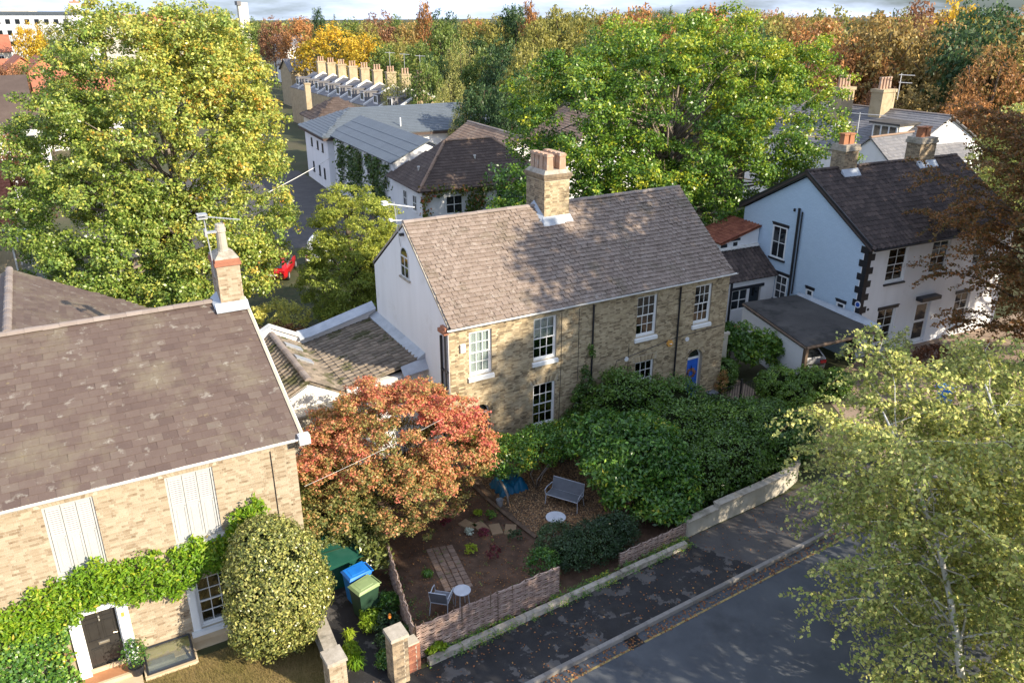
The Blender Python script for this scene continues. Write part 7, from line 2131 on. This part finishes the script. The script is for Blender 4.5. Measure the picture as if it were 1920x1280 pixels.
tuft(7.96, 19.35, 220, .22, 'leaf_ivy', 'low green tuft beside the brick path', t=.5)
tuft(4.9, 17.9, 120, .35, 'leaf_willow' if 'leaf_willow' in MAT else 'leaf_lime', 'pale straw-green grass clump by the low stone wall', t=.8)
small = [((10.82, 21.4), .17, 'leaf_lime', .5, 'small lime-green clump nearest the maple by the stepping stones'), ((11.2, 21.1), .20, 'leaf_ivy', .5, 'small mid-green plant with white flowers beside the timber edging'),
         ((10.1, 20.65), .14, 'leaf_silver', .5, 'small silver-white plant in front of the stepping stones'), ((10.48, 20.3), .20, 'leaf_pinkred', .7, 'small purple-pink plant in front of the second stepping stone'),
         ((9.68, 19.72), .22, 'leaf_lime', .9, 'bright yellow-green shrub alone in the bare soil'), ((10.2, 19.1), .28, 'leaf_pinkred', .1, 'dark red airy plant in the bare soil'), ((11.3, 19.6), .24, 'leaf_dark', .7, 'sparse grey-green plant between stepping stone and bush'),
         ((9.6, 21.5), .2, 'leaf_pinkred', .3, 'dark red tuft under the maple edge')]
for (p, s, m_, t, lab) in small:
    plant('garden_plant', lab, 'plant', (p[0], p[1], 0), [(p[0], p[1], s * .8, s, s, s * .9)], 40, 14, .055, .055, m_, lambda P, t=t: t + .2 * smooth3(P, 3, 1), lo=.4)
# creeping plants along the edging
def verge_pts(n):
    x = rng.uniform(6.6, 16.4, n)
    keep = rng.uniform(0, 1, n) < (.35 + .65 * (np.sin(x * 1.7) > -.2))
    x = x[keep]
    y = rng.choice([1.98, 2.28], len(x), p=[.3, .7]) + rng.normal(0, .05, len(x))
    q = np.array([rw(a, b, 0) for a, b in zip(x, y)])
    q[:, 2] = rng.uniform(.02, .2, len(q))
    return clumpy(q, n, .045, 9)
wall_leaves('verge_plants', 'low green weeds and ivy creeping along the stone edging', 'ground cover', 750, verge_pts, .055, 'leaf_ivy', rw(11, 2.25), lambda P: .5 + .3 * smooth3(P, 2, 2), (0, -.3, 1))['kind'] = 'stuff'
plant('verge_plant', 'bright green leafy weed at the foot of the nearest hurdle corner', 'plant', rw(6.9, 2.3), [(*rw(6.95, 2.28)[:2], .2, .28, .16, .2)], 40, 14, .08, .11, 'leaf_lime', lambda P: .3 + .2 * smooth3(P, 2, 1), aspect=.4)
# weeds and seedlings along the edges of the bare soil
def weed_pts(n):
    q = np.concatenate([np.column_stack([rng.uniform(6.6, 11.4, n // 2), rng.normal(16.95, .18, n // 2)]), np.column_stack([rng.normal(7.05, .16, n // 4), rng.uniform(17, 21, n // 4)]), np.column_stack([rng.uniform(6.8, 11.6, n // 4), rng.uniform(17, 23.5, n // 4)])])
    return clumpy(np.column_stack([q, rng.uniform(.03, .10, len(q))]), n, .04, 9)
wall_leaves('garden_weeds', 'scattered weeds and seedlings on the bare garden soil', 'weeds', 220, weed_pts, .05, 'leaf_ivy', (9, 18, 0), lambda P: .5 + .3 * smooth3(P, 2, 2), (0, 0, 1))['kind'] = 'stuff'
# potted shrub foliage
P_, D_2 = clumps_in([(-.45, 19.42, .75, .33, .33, .38)], 60, .4, -.6)
Q = clumpy(P_, 60, .06, 12)
link('foliage', leaf_mesh('foliage', leaf_arrays(Q, rng.normal(size=Q.shape) + np.array([0, 0, .6]), np.full(len(Q), .085), .42), .35 + rng.normal(0, .2, len(Q)), 'leaf_ivy'), pt)
fw_ = MB()
for i in range(9):
    fw_.lathe((-.45 + random.gauss(0, .13), 19.3 + random.gauss(0, .08), .9 + random.gauss(0, .12)), [(.01, -.02), (.035, 0), (.03, .02), (.01, .025)], 7)
part('flowers', fw_, 'flower_white', pt)

# climbers on the buildings behind
def left_wall_ivy(n):
    y = rng.uniform(60.3, 75.0, n)
    z = 5.2 - rng.beta(1, 1.3, n) * (4.8 if True else 3)
    x = 23.55 + (y - 60.2) * .035 - rng.uniform(.02, .35, n)
    ok = (np.sin(y * 1.1) + np.sin(y * 2.7 + z) * .6 + rng.normal(0, .4, n)) > -.35
    return clumpy(np.column_stack([x, y, z])[ok], n, .14, 8)
wall_leaves('hanging_ivy', 'ivy hanging down the white wall of the grey-roofed wing', 'climber', 900, left_wall_ivy, .24, 'leaf_creeper', (23.4, 66, 0), lambda P: .2 + .2 * smooth3(P, .8, 2), (-1, -.2, 0), aspect=.7)
def lodge_ivy(n):
    x = rng.uniform(23.0, 32.5, n)
    z = rng.uniform(0, 4.5, n)
    y = 53.62 - (x - 23) * .05 - rng.uniform(.02, .35, n)
    ok = (z > 3.9) | (z < 2.2 + .5 * np.sin(x)) | (np.abs(x - 27.3) < .8) | (np.abs(x - 23.2) < .4)
    return clumpy(np.column_stack([x, y, z])[ok], n, .13, 8)
wall_leaves('creeper', 'green creeper with red patches around the white lodge windows', 'climber', 900, lodge_ivy, .20, 'leaf_creeper', (27, 53.4, 0), lambda P: .38 + .3 * smooth3(P, .5, 9) + .25 * (np.abs(P[:, 0] - 23.4) < .6), aspect=.75)

# shrubs between the houses, behind the low extension
shr = [((8.4, 38.0), 2.2, 1.9, 'leaf_copper', .7, 'brownish-pink shrub behind the low extension, left'), ((10.6, 36.8), 2.1, 1.7, 'leaf_copper', .3, 'dark copper shrub behind the lead coping'), ((7.4, 36.2), 1.4, 1.3, 'leaf_ivy', .5, 'green shrub right of the brick chimney foot'),
       ((9.6, 34.8), 1.2, 1.1, 'leaf_ivy', .6, 'low green shrub just behind the white parapet'), ((12.4, 36.5), 1.9, 1.6, 'leaf_laurel', .6, 'dark green bush below the yew'), ((5.6, 40.6), 1.2, 2.4, 'leaf_maple', .62, 'tall orange-leaved shrub left of the brick chimney'),
       ((9.4, 43.0), 2.0, 1.5, 'leaf_birch', .85, 'pale straw-coloured bush in front of the red hatchback'), ((14.5, 36.0), 1.7, 1.6, 'leaf_laurel', .3, 'dark bush against the back of the white gable'), ((7.0, 34.2), 1.0, .9, 'leaf_laurel', .5, 'dark low bush beside the shuttered house gable'),
       ((6.6, 24.8), .9, 1.2, 'leaf_dark', .5, 'dark bush between Japanese maple and the low extension front'), ((5.5, 23.4), .7, 1.0, 'leaf_copper', .2, 'dark purple bush behind the green store'),
       ((17.5, 49.0), 2.6, 2.4, 'leaf_lime', .3, 'lime-green bush in front of the white lodge'), ((20.5, 50.0), 2.2, 2.0, 'leaf_creeper', .8, 'red-leaved bush below the lodge corner'), ((24.5, 49.5), 2.6, 2.2, 'leaf_laurel', .7, 'green bush below the lodge windows'), ((1.5, 37.5), 1.6, 1.3, 'leaf_ivy', .4, 'green bush behind the rear slate roof')]
for (p, r_, h_, m_, t, lab) in shr:
    plant('garden_shrub', lab, 'shrub', (p[0], p[1], 0), [(p[0], p[1], h_ * .55, r_ * .8, r_ * .8, h_ * .6), (p[0] + r_ * .35, p[1] - r_ * .2, h_ * .4, r_ * .6, r_ * .6, h_ * .45)], 150, 26, .26, .14, m_, lambda P, t=t: t + .22 * smooth3(P, 1.2, 2), lo=.5)

# ------------------------------------------------------------------ birch in the foreground: limbs, hanging whips, single leaves
def birch(name, label, base, lean, height, reach, nlimb, nwhip, mat, bark, leaf, per, seed, group=None, tint=.5, rmain=.16, droop=.9, tmin=.22):
    r_ = random.Random(seed)
    root = thing(name, label, 'tree', base, group)
    wood, tw_ = MB(), MB()
    B = Vector(base)
    L3 = Vector(lean)
    trunk = [B + L3 * (t ** 1.2) + Vector((math.sin(t * 6 + seed) * .12, math.cos(t * 5) * .12, height * t)) for t in [i / 9 for i in range(10)]]
    wood.tube(trunk, [rmain * (1.15 - .95 * i / 9) for i in range(10)], 9)
    P, N = [], []
    for i in range(nlimb):
        t = tmin + (.97 - tmin) * (i + r_.random()) / nlimb
        k = min(8, int(t * 9))
        s = trunk[k].lerp(trunk[k + 1], t * 9 - k)
        a = i * 2.4 + r_.uniform(-.4, .4)
        ln_ = reach * (1.0 - .55 * abs(t - .45)) * r_.uniform(.75, 1.15)
        d = Vector((math.cos(a), math.sin(a), 0))
        up = r_.uniform(.25, .75) * ln_
        pts = [s + d * ln_ * u + Vector((0, 0, up * (u * 1.5 - u * u * .75))) + Vector((r_.gauss(0, .06), r_.gauss(0, .06), r_.gauss(0, .04))) * ln_ * u for u in (0, .2, .4, .6, .8, 1.0)]
        rr = rmain * (1 - .8 * t) * .42
        wood.tube(pts, [max(.006, rr * (1 - .85 * u)) for u in (0, .2, .4, .6, .8, 1.0)], 6)
        for w in range(nwhip):
            u = .15 + .85 * (w + r_.random()) / nwhip
            j = min(4, int(u * 5))
            o = pts[j].lerp(pts[j + 1], u * 5 - j)
            a2 = a + r_.gauss(0, .9)
            wl = reach * r_.uniform(.16, .42)
            dd_ = Vector((math.cos(a2), math.sin(a2), r_.uniform(.1, .9)))
            wp = [o + dd_ * wl * v - Vector((0, 0, droop * wl * v * v)) for v in (0, .35, .7, 1.0)]
            tw_.tube(wp, [.008, .006, .0045, .003], 3, False)
            nl = max(3, int(per * wl))
            for q in range(nl):
                v = r_.uniform(.1, 1.05)
                jj = 0 if v < .35 else 1 if v < .7 else 2
                vv_ = (0, .35, .7, 1.0)
                p = wp[jj].lerp(wp[jj + 1], (v - vv_[jj]) / (vv_[jj + 1] - vv_[jj]))
                # side twiglet
                off = Vector((r_.gauss(0, 1), r_.gauss(0, 1), r_.gauss(-.2, .8))) * .065
                P.append(p + off)
                N.append((r_.gauss(0, .7) + sdir.x * .3, r_.gauss(0, .7) + sdir.y * .3, .75 + r_.gauss(0, .4)))
    P, N = np.array([tuple(p) for p in P]), np.array(N)
    V = leaf_arrays(P, N, leaf * rng.uniform(.6, 1.3, len(P)), .72, .10)
    link('crown', leaf_mesh('crown', V, tint + .22 * smooth3(P, .8, seed) + rng.normal(0, .12, len(P)), mat), root)
    part('trunk', wood, bark, root, smooth=True)
    part('twigs', tw_, 'twig', root, kind='stuff')
    return root
birch('birch_tree', 'silver birch with white limbs and pale green leaves reaching far over the street', (17.3, 7.2, 0), (-.6, 3.6, 0), 7.4, 3.4, 40, 26, 'leaf_birch', 'bark_birch', .108, 44, 4, tint=.52, rmain=.10, tmin=.08)
birch('birch_tree', 'second silver birch at the lower right with a forked white stem', (19.8, 7.0, 0), (-.9, 2.8, 0), 8.0, 3.3, 38, 25, 'leaf_birch', 'bark_birch', .108, 42, 9, tint=.55, rmain=.10, tmin=.08)
birch('birch_tree', 'third silver birch at the right edge with yellow-tipped leaves', (22.6, 8.2, 0), (.3, 1.8, 0), 7.4, 3.2, 32, 24, 'leaf_birch', 'bark_birch', .105, 42, 12, tint=.6, rmain=.09, tmin=.1)
birch('young_birch', 'slender young birch between hedge and gravel drive', (24.8, 14.4, 0), (-.5, 1.2, 0), 5.6, 2.1, 18, 18, 'leaf_birch', 'bark_birch', .085, 55, 15, tint=.5, rmain=.07)
# thorn with sparse brown leaves in front of the white house
birch('hawthorn', 'sparse brown-leaved tree in front of the right half of the white house', (39.8, 18.8, 0), (-.9, .6, 0), 12.0, 5.4, 38, 26, 'leaf_hawthorn', 'bark', .13, 40, 21, tmin=.1, tint=.42, rmain=.2, droop=.6)
birch('hawthorn', 'olive-brown tree at the right edge behind the birch', (39.5, 16.0, 0), (.4, .3, 0), 13.0, 5.2, 36, 24, 'leaf_hawthorn', 'bark', .14, 46, 33, tmin=.1, tint=.38, rmain=.2, droop=.6)
plant('holly_tree', 'dull green tree behind the white house\'s right end', 'tree', (52.0, 27.5, 0), [(52.0, 27.5, 7.0, 3.6, 3.6, 4.6), (53.5, 26.0, 5.0, 3.0, 3.0, 3.6)], 420, 46, .6, .22, 'leaf_birch', lambda P: .45 + .3 * smooth3(P, .8, 2), .2, (52, 27.5, 8), 20, part_name='crown')
plant('low_juniper', 'low dark bush in front of the white house\'s ground-floor window', 'shrub', (35.0, 22.3, 0), [(34.6, 22.2, .5, 1.3, .7, .55), (36.6, 21.8, .5, 1.2, .8, .6)], 130, 24, .22, .12, 'leaf_copper', lambda P: .25 + .2 * smooth3(P, 1.5, 2))

# street trees on the near side, outside the picture: their shade falls over road, gardens and cottages
sh_l = [(0, 0, 8.0, 3.6, 3.6, 3.8), (1.8, .6, 6.2, 2.6, 2.6, 2.4), (-1.8, -.4, 6.4, 2.6, 2.6, 2.5)]
ST = plant('street_tree', 'leafy street tree across the road, outside the picture', 'tree', (0, 0, 0), sh_l, 300, 34, .62, .24, 'leaf_birch', lambda P: .45 + .2 * smooth3(P, .6, 2), .2, (0, 0, 8), 26, group='street trees across the road', part_name='crown', lo=.45)
ST.location = (17.6, 3.0, 0)
TS = plant('tall_street_tree', 'tall open-crowned tree across the road, outside the picture', 'tree', (0, 0, 0), [(0, 0, 15.6, 5.6, 5.6, 6.2), (2.5, 1, 13.0, 4.2, 4.2, 3.8), (-2.6, -.6, 13.2, 4.2, 4.2, 3.8)], 215, 72, 1.0, .38, 'leaf_birch', lambda P: .45 + .2 * smooth3(P, .6, 2), .3, (0, 0, 14), 30, group='tall trees across the road', part_name='crown', lo=.35)
TS.location = (31.0, 7.6, 0)
for (x, y, a, s) in ((37.5, 7.0, 200, 1.0), (44.0, 9.0, 300, .95), (50.0, 13.5, 70, .9), (34.0, -2.0, 20, 1.1), (47.5, 6.5, 130, 1.0)):
    dup(TS, (x, y, 0), R(a), s)

# ------------------------------------------------------------------ the wood behind
FT = [
    (50.9, 201.2, 15.4, 6.7, 'round', 'far_copper', 'rust-brown tree on the skyline at the sycamore edge'),
    (53.7, 188.1, 15.6, 8.7, 'round', 'far_rust', 'broad rusty tree on the skyline left of the golden tree'),
    (54.2, 176.3, 16.8, 3.3, 'tall', 'far_dark', 'narrow dark tree on the skyline above the golden tree'),
    (57.8, 176.5, 16.7, 2.9, 'conifer', 'far_dark', 'small dark conifer on the skyline above the golden tree'),
    (48.2, 149.8, 14.7, 11.1, 'round', 'far_gold', 'dense round golden-yellow tree behind the chimney row'),
    (56.6, 163.4, 15.3, 5.2, 'round', 'far_green', 'green tree on the skyline right above the golden tree'),
    (56.2, 152.1, 14.7, 4.9, 'round', 'far_olive', 'olive tree with orange tinge right of the golden tree'),
    (59.9, 155.8, 16.7, 4.4, 'round', 'far_copper', 'copper-brown tree standing above the skyline'),
    (63.9, 156.9, 15.9, 4.1, 'round', 'far_green', 'round green tree right of the copper-brown one'),
    (64.7, 161.1, 16.1, 1.5, 'conifer', 'far_dark', 'thin dark pine tip between copper and green trees'),
    (59.0, 139.0, 15.3, 4.0, 'round', 'far_brown', 'brown tree right under the tall rusty one'),
    (61.2, 137.8, 17.8, 3.7, 'tall', 'far_rust', 'tall thin rust-coloured tree breaking the skyline'),
    (59.4, 127.3, 15.5, 4.6, 'round', 'far_green', 'bright green tree below the skyline pines'),
    (68.2, 145.3, 16.9, 3.3, 'round', 'far_dark', 'dark round tree on the skyline left of the pine'),
    (69.5, 142.3, 16.7, 2.9, 'conifer', 'far_dark', 'dark pine on the skyline above the willows'),
    (68.3, 133.7, 15.8, 4.6, 'round', 'far_olive', 'olive tree on the skyline right of the pine'),
    (70.6, 130.1, 16.0, 5.4, 'round', 'far_olive', 'broad olive tree on the skyline at the middle'),
    (74.7, 130.1, 17.9, 4.0, 'round', 'far_dark', 'dark rounded tree standing above the middle skyline'),
    (74.3, 124.6, 17.8, 3.2, 'tall', 'far_rust', 'small rust tree on the skyline beside the dark rounded one'),
    (65.2, 106.7, 15.9, 5.4, 'round', 'far_olive', 'yellow-olive tree left of the oak top'),
    (74.6, 116.3, 17.6, 5.0, 'round', 'far_olive', 'olive-brown tree rising behind the left oak top'),
    (74.0, 107.4, 17.4, 4.7, 'round', 'far_olive', 'thin olive tree right behind the oak top'),
    (77.5, 105.5, 17.1, 4.8, 'round', 'far_brown', 'brown tree behind the oak, left of the orange one'),
    (74.7, 95.6, 17.6, 5.1, 'round', 'far_rust', 'orange-brown beech behind the oak top'),
    (81.8, 97.2, 18.3, 3.8, 'conifer', 'far_dark', 'dark conifer behind the oak between orange beeches'),
    (79.7, 86.9, 17.7, 7.7, 'round', 'far_rust', 'wide orange-brown beech behind the right oak top'),
    (87.4, 88.3, 16.9, 4.4, 'round', 'far_brown', 'brown tree behind the oak near the sky gap'),
    (98.9, 93.3, 16.6, 5.6, 'round', 'far_olive', 'olive tree below the gap of sky on the right'),
    (93.8, 84.6, 16.4, 4.4, 'round', 'far_brown', 'brown tree right of the sky gap'),
    (89.4, 75.7, 17.3, 4.7, 'round', 'far_olive', 'olive-and-yellow tree top right of the oak'),
    (77.1, 61.9, 14.3, 5.7, 'round', 'far_rust', 'bright rust beech right of the oak'),
    (95.0, 74.8, 16.4, 4.1, 'round', 'far_brown', 'pale brown tree above the rust beech'),
    (87.6, 65.1, 17.7, 3.6, 'conifer', 'far_dark', 'dark green conifer among the brown beeches'),
    (73.8, 54.6, 10.0, 3.7, 'round', 'far_copper', 'copper tree behind the clustered chimney stacks'),
    (94.9, 66.8, 18.1, 5.1, 'round', 'far_copper', 'copper-pink tree right of the dark conifer'),
    (81.8, 54.7, 14.4, 7.1, 'round', 'far_brown', 'wide brown beech above the slate roofs'),
    (105.0, 69.1, 18.6, 4.1, 'round', 'far_yellow', 'yellow-brown tree near the top right'),
    (101.1, 63.2, 18.7, 7.0, 'round', 'far_dark', 'broad dark green tree at the top right corner'),
    (97.6, 57.2, 16.9, 4.8, 'conifer', 'far_green', 'green conifer at the right edge of the picture'),
    (77.2, 45.8, 14.2, 6.7, 'round', 'far_brown', 'large brown tree at the right edge'),
    (73.3, 50.3, 10.3, 5.5, 'round', 'far_brown', 'brown tree right behind the aerial of the slate-roofed house'),
    (69.7, 43.1, 10.1, 5.0, 'round', 'far_rust', 'rusty tree behind the garden house'),
    (45.8, 117.8, 12.4, 4.6, 'round', 'far_green', 'deep green tree behind the cream end house'),
    (49.6, 121.4, 13.2, 4.0, 'round', 'far_olive', 'olive-brown tree behind the row of green ones'),
    (48.2, 110.7, 12.9, 4.1, 'round', 'far_green', 'leafy green tree left of the pale willow'),
    (38.6, 95.4, 10.2, 4.5, 'willow', 'far_willow', 'pale willow beside the chimney row'),
    (40.6, 92.0, 11.3, 3.7, 'round', 'far_green', 'dark-topped green tree behind the last chimneys'),
    (46.7, 102.3, 11.5, 3.5, 'round', 'far_dark', 'dark tree behind the pale willows'),
    (49.8, 100.5, 13.8, 5.5, 'willow', 'far_willow', 'tall silvery willow in the middle of the wood'),
    (40.7, 85.0, 10.5, 4.1, 'willow', 'far_willow', 'drooping pale willow right of the last chimney'),
    (50.3, 95.6, 12.7, 4.7, 'round', 'far_green', 'mid-green tree right of the silvery willow'),
    (50.4, 91.0, 13.9, 4.5, 'round', 'far_dark', 'tall dark green tree left of the oak'),
    (49.9, 84.4, 13.6, 3.6, 'round', 'far_olive', 'olive tree next to the dark one by the oak'),
    (42.4, 74.8, 11.5, 3.8, 'round', 'far_dark', 'dark evergreen filling the gap beside the oak'),
    (37.9, 72.8, 10.2, 3.1, 'round', 'far_dark', 'low dark tree behind the tan roofs'),
    (41.4, 68.5, 11.3, 3.0, 'round', 'far_green', 'green tree tucked behind the left oak boughs'),
    (38.6, 67.8, 9.7, 3.5, 'round', 'far_dark', 'low dark bushy tree above the tan roofs'),
    (37.7, 75.2, 9.0, 2.7, 'willow', 'far_willow', 'small pale willow behind the grey metal roof end'),
    (8.6, 193.1, 17.9, 5.4, 'conifer', 'far_green', 'dark green conifer on the skyline left of the sycamore'),
    (1.7, 183.2, 14.8, 5.4, 'round', 'far_gold', 'round orange-brown tree below the white skyline block'),
    (4.9, 190.6, 14.8, 4.1, 'round', 'far_olive', 'olive tree between the orange tree and the conifer'),
    (5.0, 169.8, 12.0, 3.7, 'round', 'far_dark', 'dark tree below the skyline conifer'),
    (-0.4, 136.1, 10.1, 1.9, 'round', 'far_green', 'small round green tree beside the stepped brick gables'),
    (-2.1, 130.1, 10.4, 2.1, 'round', 'far_copper', 'dark copper bush by the red roofs at the left edge'),
    (0.9, 100.8, 9.2, 2.2, 'round', 'far_green', 'green shrub tree in front of the white-walled house'),
    (-1.9, 67.8, 9.1, 2.6, 'round', 'far_copper', 'dark red-brown tree at the left edge beside the sycamore'),
    (61.1, 229.9, 13.0, 4.2, 'round', 'far_green', 'green tree below the white villa'),
    (49.3, 213.6, 15.1, 6.4, 'round', 'far_green', 'tree peeping over the sycamore shoulder'),
]
proto = {}
def proto_tree(kind, v):
    key = (kind, v)
    if key in proto:
        return proto[key]
    if kind == 'round':
        lob = [(0, 0, .60, .34, .34, .36), (.18, .05, .45, .26, .26, .27), (-.18, -.06, .47, .26, .27, .28), (.02, .16, .66, .24, .24, .25), (.05 - .1 * v, -.15, .52, .27, .25, .3)]
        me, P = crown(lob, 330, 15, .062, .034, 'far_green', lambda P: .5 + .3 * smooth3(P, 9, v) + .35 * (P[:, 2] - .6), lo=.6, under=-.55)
    elif kind == 'tall':
        lob = [(0, 0, .62, .24, .24, .38), (.08, 0, .4, .22, .22, .25), (-.06, .05, .76, .16, .16, .22)]
        me, P = crown(lob, 250, 13, .06, .034, 'far_green', lambda P: .5 + .3 * smooth3(P, 9, v), lo=.5)
    elif kind == 'conifer':
        lob = [(0, 0, .10 + .085 * i, .36 * (1 - i / 10.5), .36 * (1 - i / 10.5), .08) for i in range(10)]
        me, P = crown(lob, 420, 13, .045, .03, 'far_green', lambda P: .45 + .3 * smooth3(P, 12, v), lo=.55, under=-.8, up=.4, aspect=.4)
    else:
        lob = [(0, 0, .60, .34, .34, .36), (.2, .05, .42, .24, .24, .3), (-.2, -.05, .44, .25, .25, .3)]
        me, P = crown(lob, 330, 17, .05, .03, 'far_green', lambda P: .5 + .3 * smooth3(P, 9, v), lo=.6, droop=.16, aspect=.35, up=.2)
    tm = MB()
    limbs(tm, (0, 0, 0), (0, 0, .82), .022, [P[i] for i in rng.choice(len(P), 16, replace=False)], 4)
    tme = mesh_of('trunk', tm)
    tme.materials.append(MAT['bark'])
    proto[key] = (me, tme)
    return proto[key]
def far_tree(x, y, h, w, kind, mat, label, group='trees of the wood behind the houses'):
    v = random.randrange(3) if kind == 'round' else 0
    me, tme = proto_tree(kind, v)
    root = bpy.data.objects.new(dict(round='broadleaf_tree', tall='slender_tree', conifer='conifer', willow='willow_tree')[kind], None)
    COL.objects.link(root)
    root.location = (x, y, 0)
    root.rotation_euler = (0, 0, random.uniform(0, 6.28))
    sx = w / .78
    root.scale = (sx, sx, h / (.98 if kind != 'conifer' else .97))
    props(root, label, 'tree', group)
    c = bpy.data.objects.new('crown', me)
    c.parent = root
    COL.objects.link(c)
    c.material_slots[0].link = 'OBJECT'
    c.material_slots[0].material = MAT[mat]
    t = bpy.data.objects.new('trunk', tme)
    t.parent = root
    COL.objects.link(t)
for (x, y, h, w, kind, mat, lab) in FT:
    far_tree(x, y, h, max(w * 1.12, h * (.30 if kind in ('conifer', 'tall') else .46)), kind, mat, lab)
# the mass of the wood: trees one cannot tell apart
cols = ['far_green', 'far_olive', 'far_dark', 'far_olive', 'far_brown', 'far_green', 'far_green', 'far_olive', 'far_rust', 'far_yellow']
LBL = dict(far_green='green tree in the packed wood behind the houses', far_olive='olive tree in the packed wood behind the houses', far_dark='dark green tree in the packed wood behind the houses',
           far_brown='brown-leaved tree in the packed wood behind the houses', far_rust='rust-leaved tree in the packed wood behind the houses', far_yellow='yellow-leaved tree in the packed wood behind the houses', far_copper='copper-leaved tree in the packed wood behind the houses')
nm = 0
for i in range(900):
    ang = random.uniform(-31, 34)          # degrees off the view direction
    dist = random.uniform(85, 300)
    a = YAW - R(ang)
    x, y = dist * math.cos(a), dist * math.sin(a)
    px_ = ang
    if ang < -12 and dist < 330:
        continue
    if ang < 2 and dist < 135:
        continue
    if 25 < ang and dist < 70:
        continue
    near_right = ang > 16
    mat = random.choice(['far_rust', 'far_brown', 'far_copper', 'far_brown', 'far_rust', 'far_olive', 'far_dark']) if near_right else random.choice(cols)
    h = (12.0 if ang < -5 else 13.0 if ang < 0 else 14.6 if ang < 8 else 15.6) + random.uniform(-2.4, 1.6) + (dist - 95) / 235 * .8
    far_tree(x, y, h, random.uniform(6.5, 10), 'round' if random.random() < .85 else 'willow', mat, LBL[mat], 'packed ' + mat[4:] + ' trees of the wood')
    nm += 1
    if nm > 230:
        break
# far belt of trees that reads as one mass, out to the low hills
P = []
for i in range(1700):
    a = YAW - R(random.uniform(-40, 40))
    d_ = 340 + 900 * random.random() ** 1.6
    P.append((d_ * math.cos(a), d_ * math.sin(a), random.uniform(.4, 1.0) * (6.0 + .002 * d_) - max(0, (d_ - 420) * .0095), d_))
P = np.array(P)
idx = np.repeat(np.arange(len(P)), 20)
o = rng.normal(size=(len(idx), 3)) * np.array([3.2, 3.2, 1.8])
Q = P[idx, :3] + o
Q[:, 2] = np.maximum(Q[:, 2], .3 - np.maximum(0, (P[idx, 3] - 420) * .0095))
V = leaf_arrays(Q, o / 3 + np.array([0, 0, .6]) + rng.normal(size=Q.shape) * .5, 2.2 * rng.uniform(.6, 1.3, len(Q)), .8)
props(link('distant_woods', leaf_mesh('distant_woods', V, .45 + .3 * np.sin(P[idx, 0] * .31) + rng.normal(0, .1, len(Q)), 'far_olive')), 'distant belt of autumn woodland along the horizon', 'woods', kind='stuff')
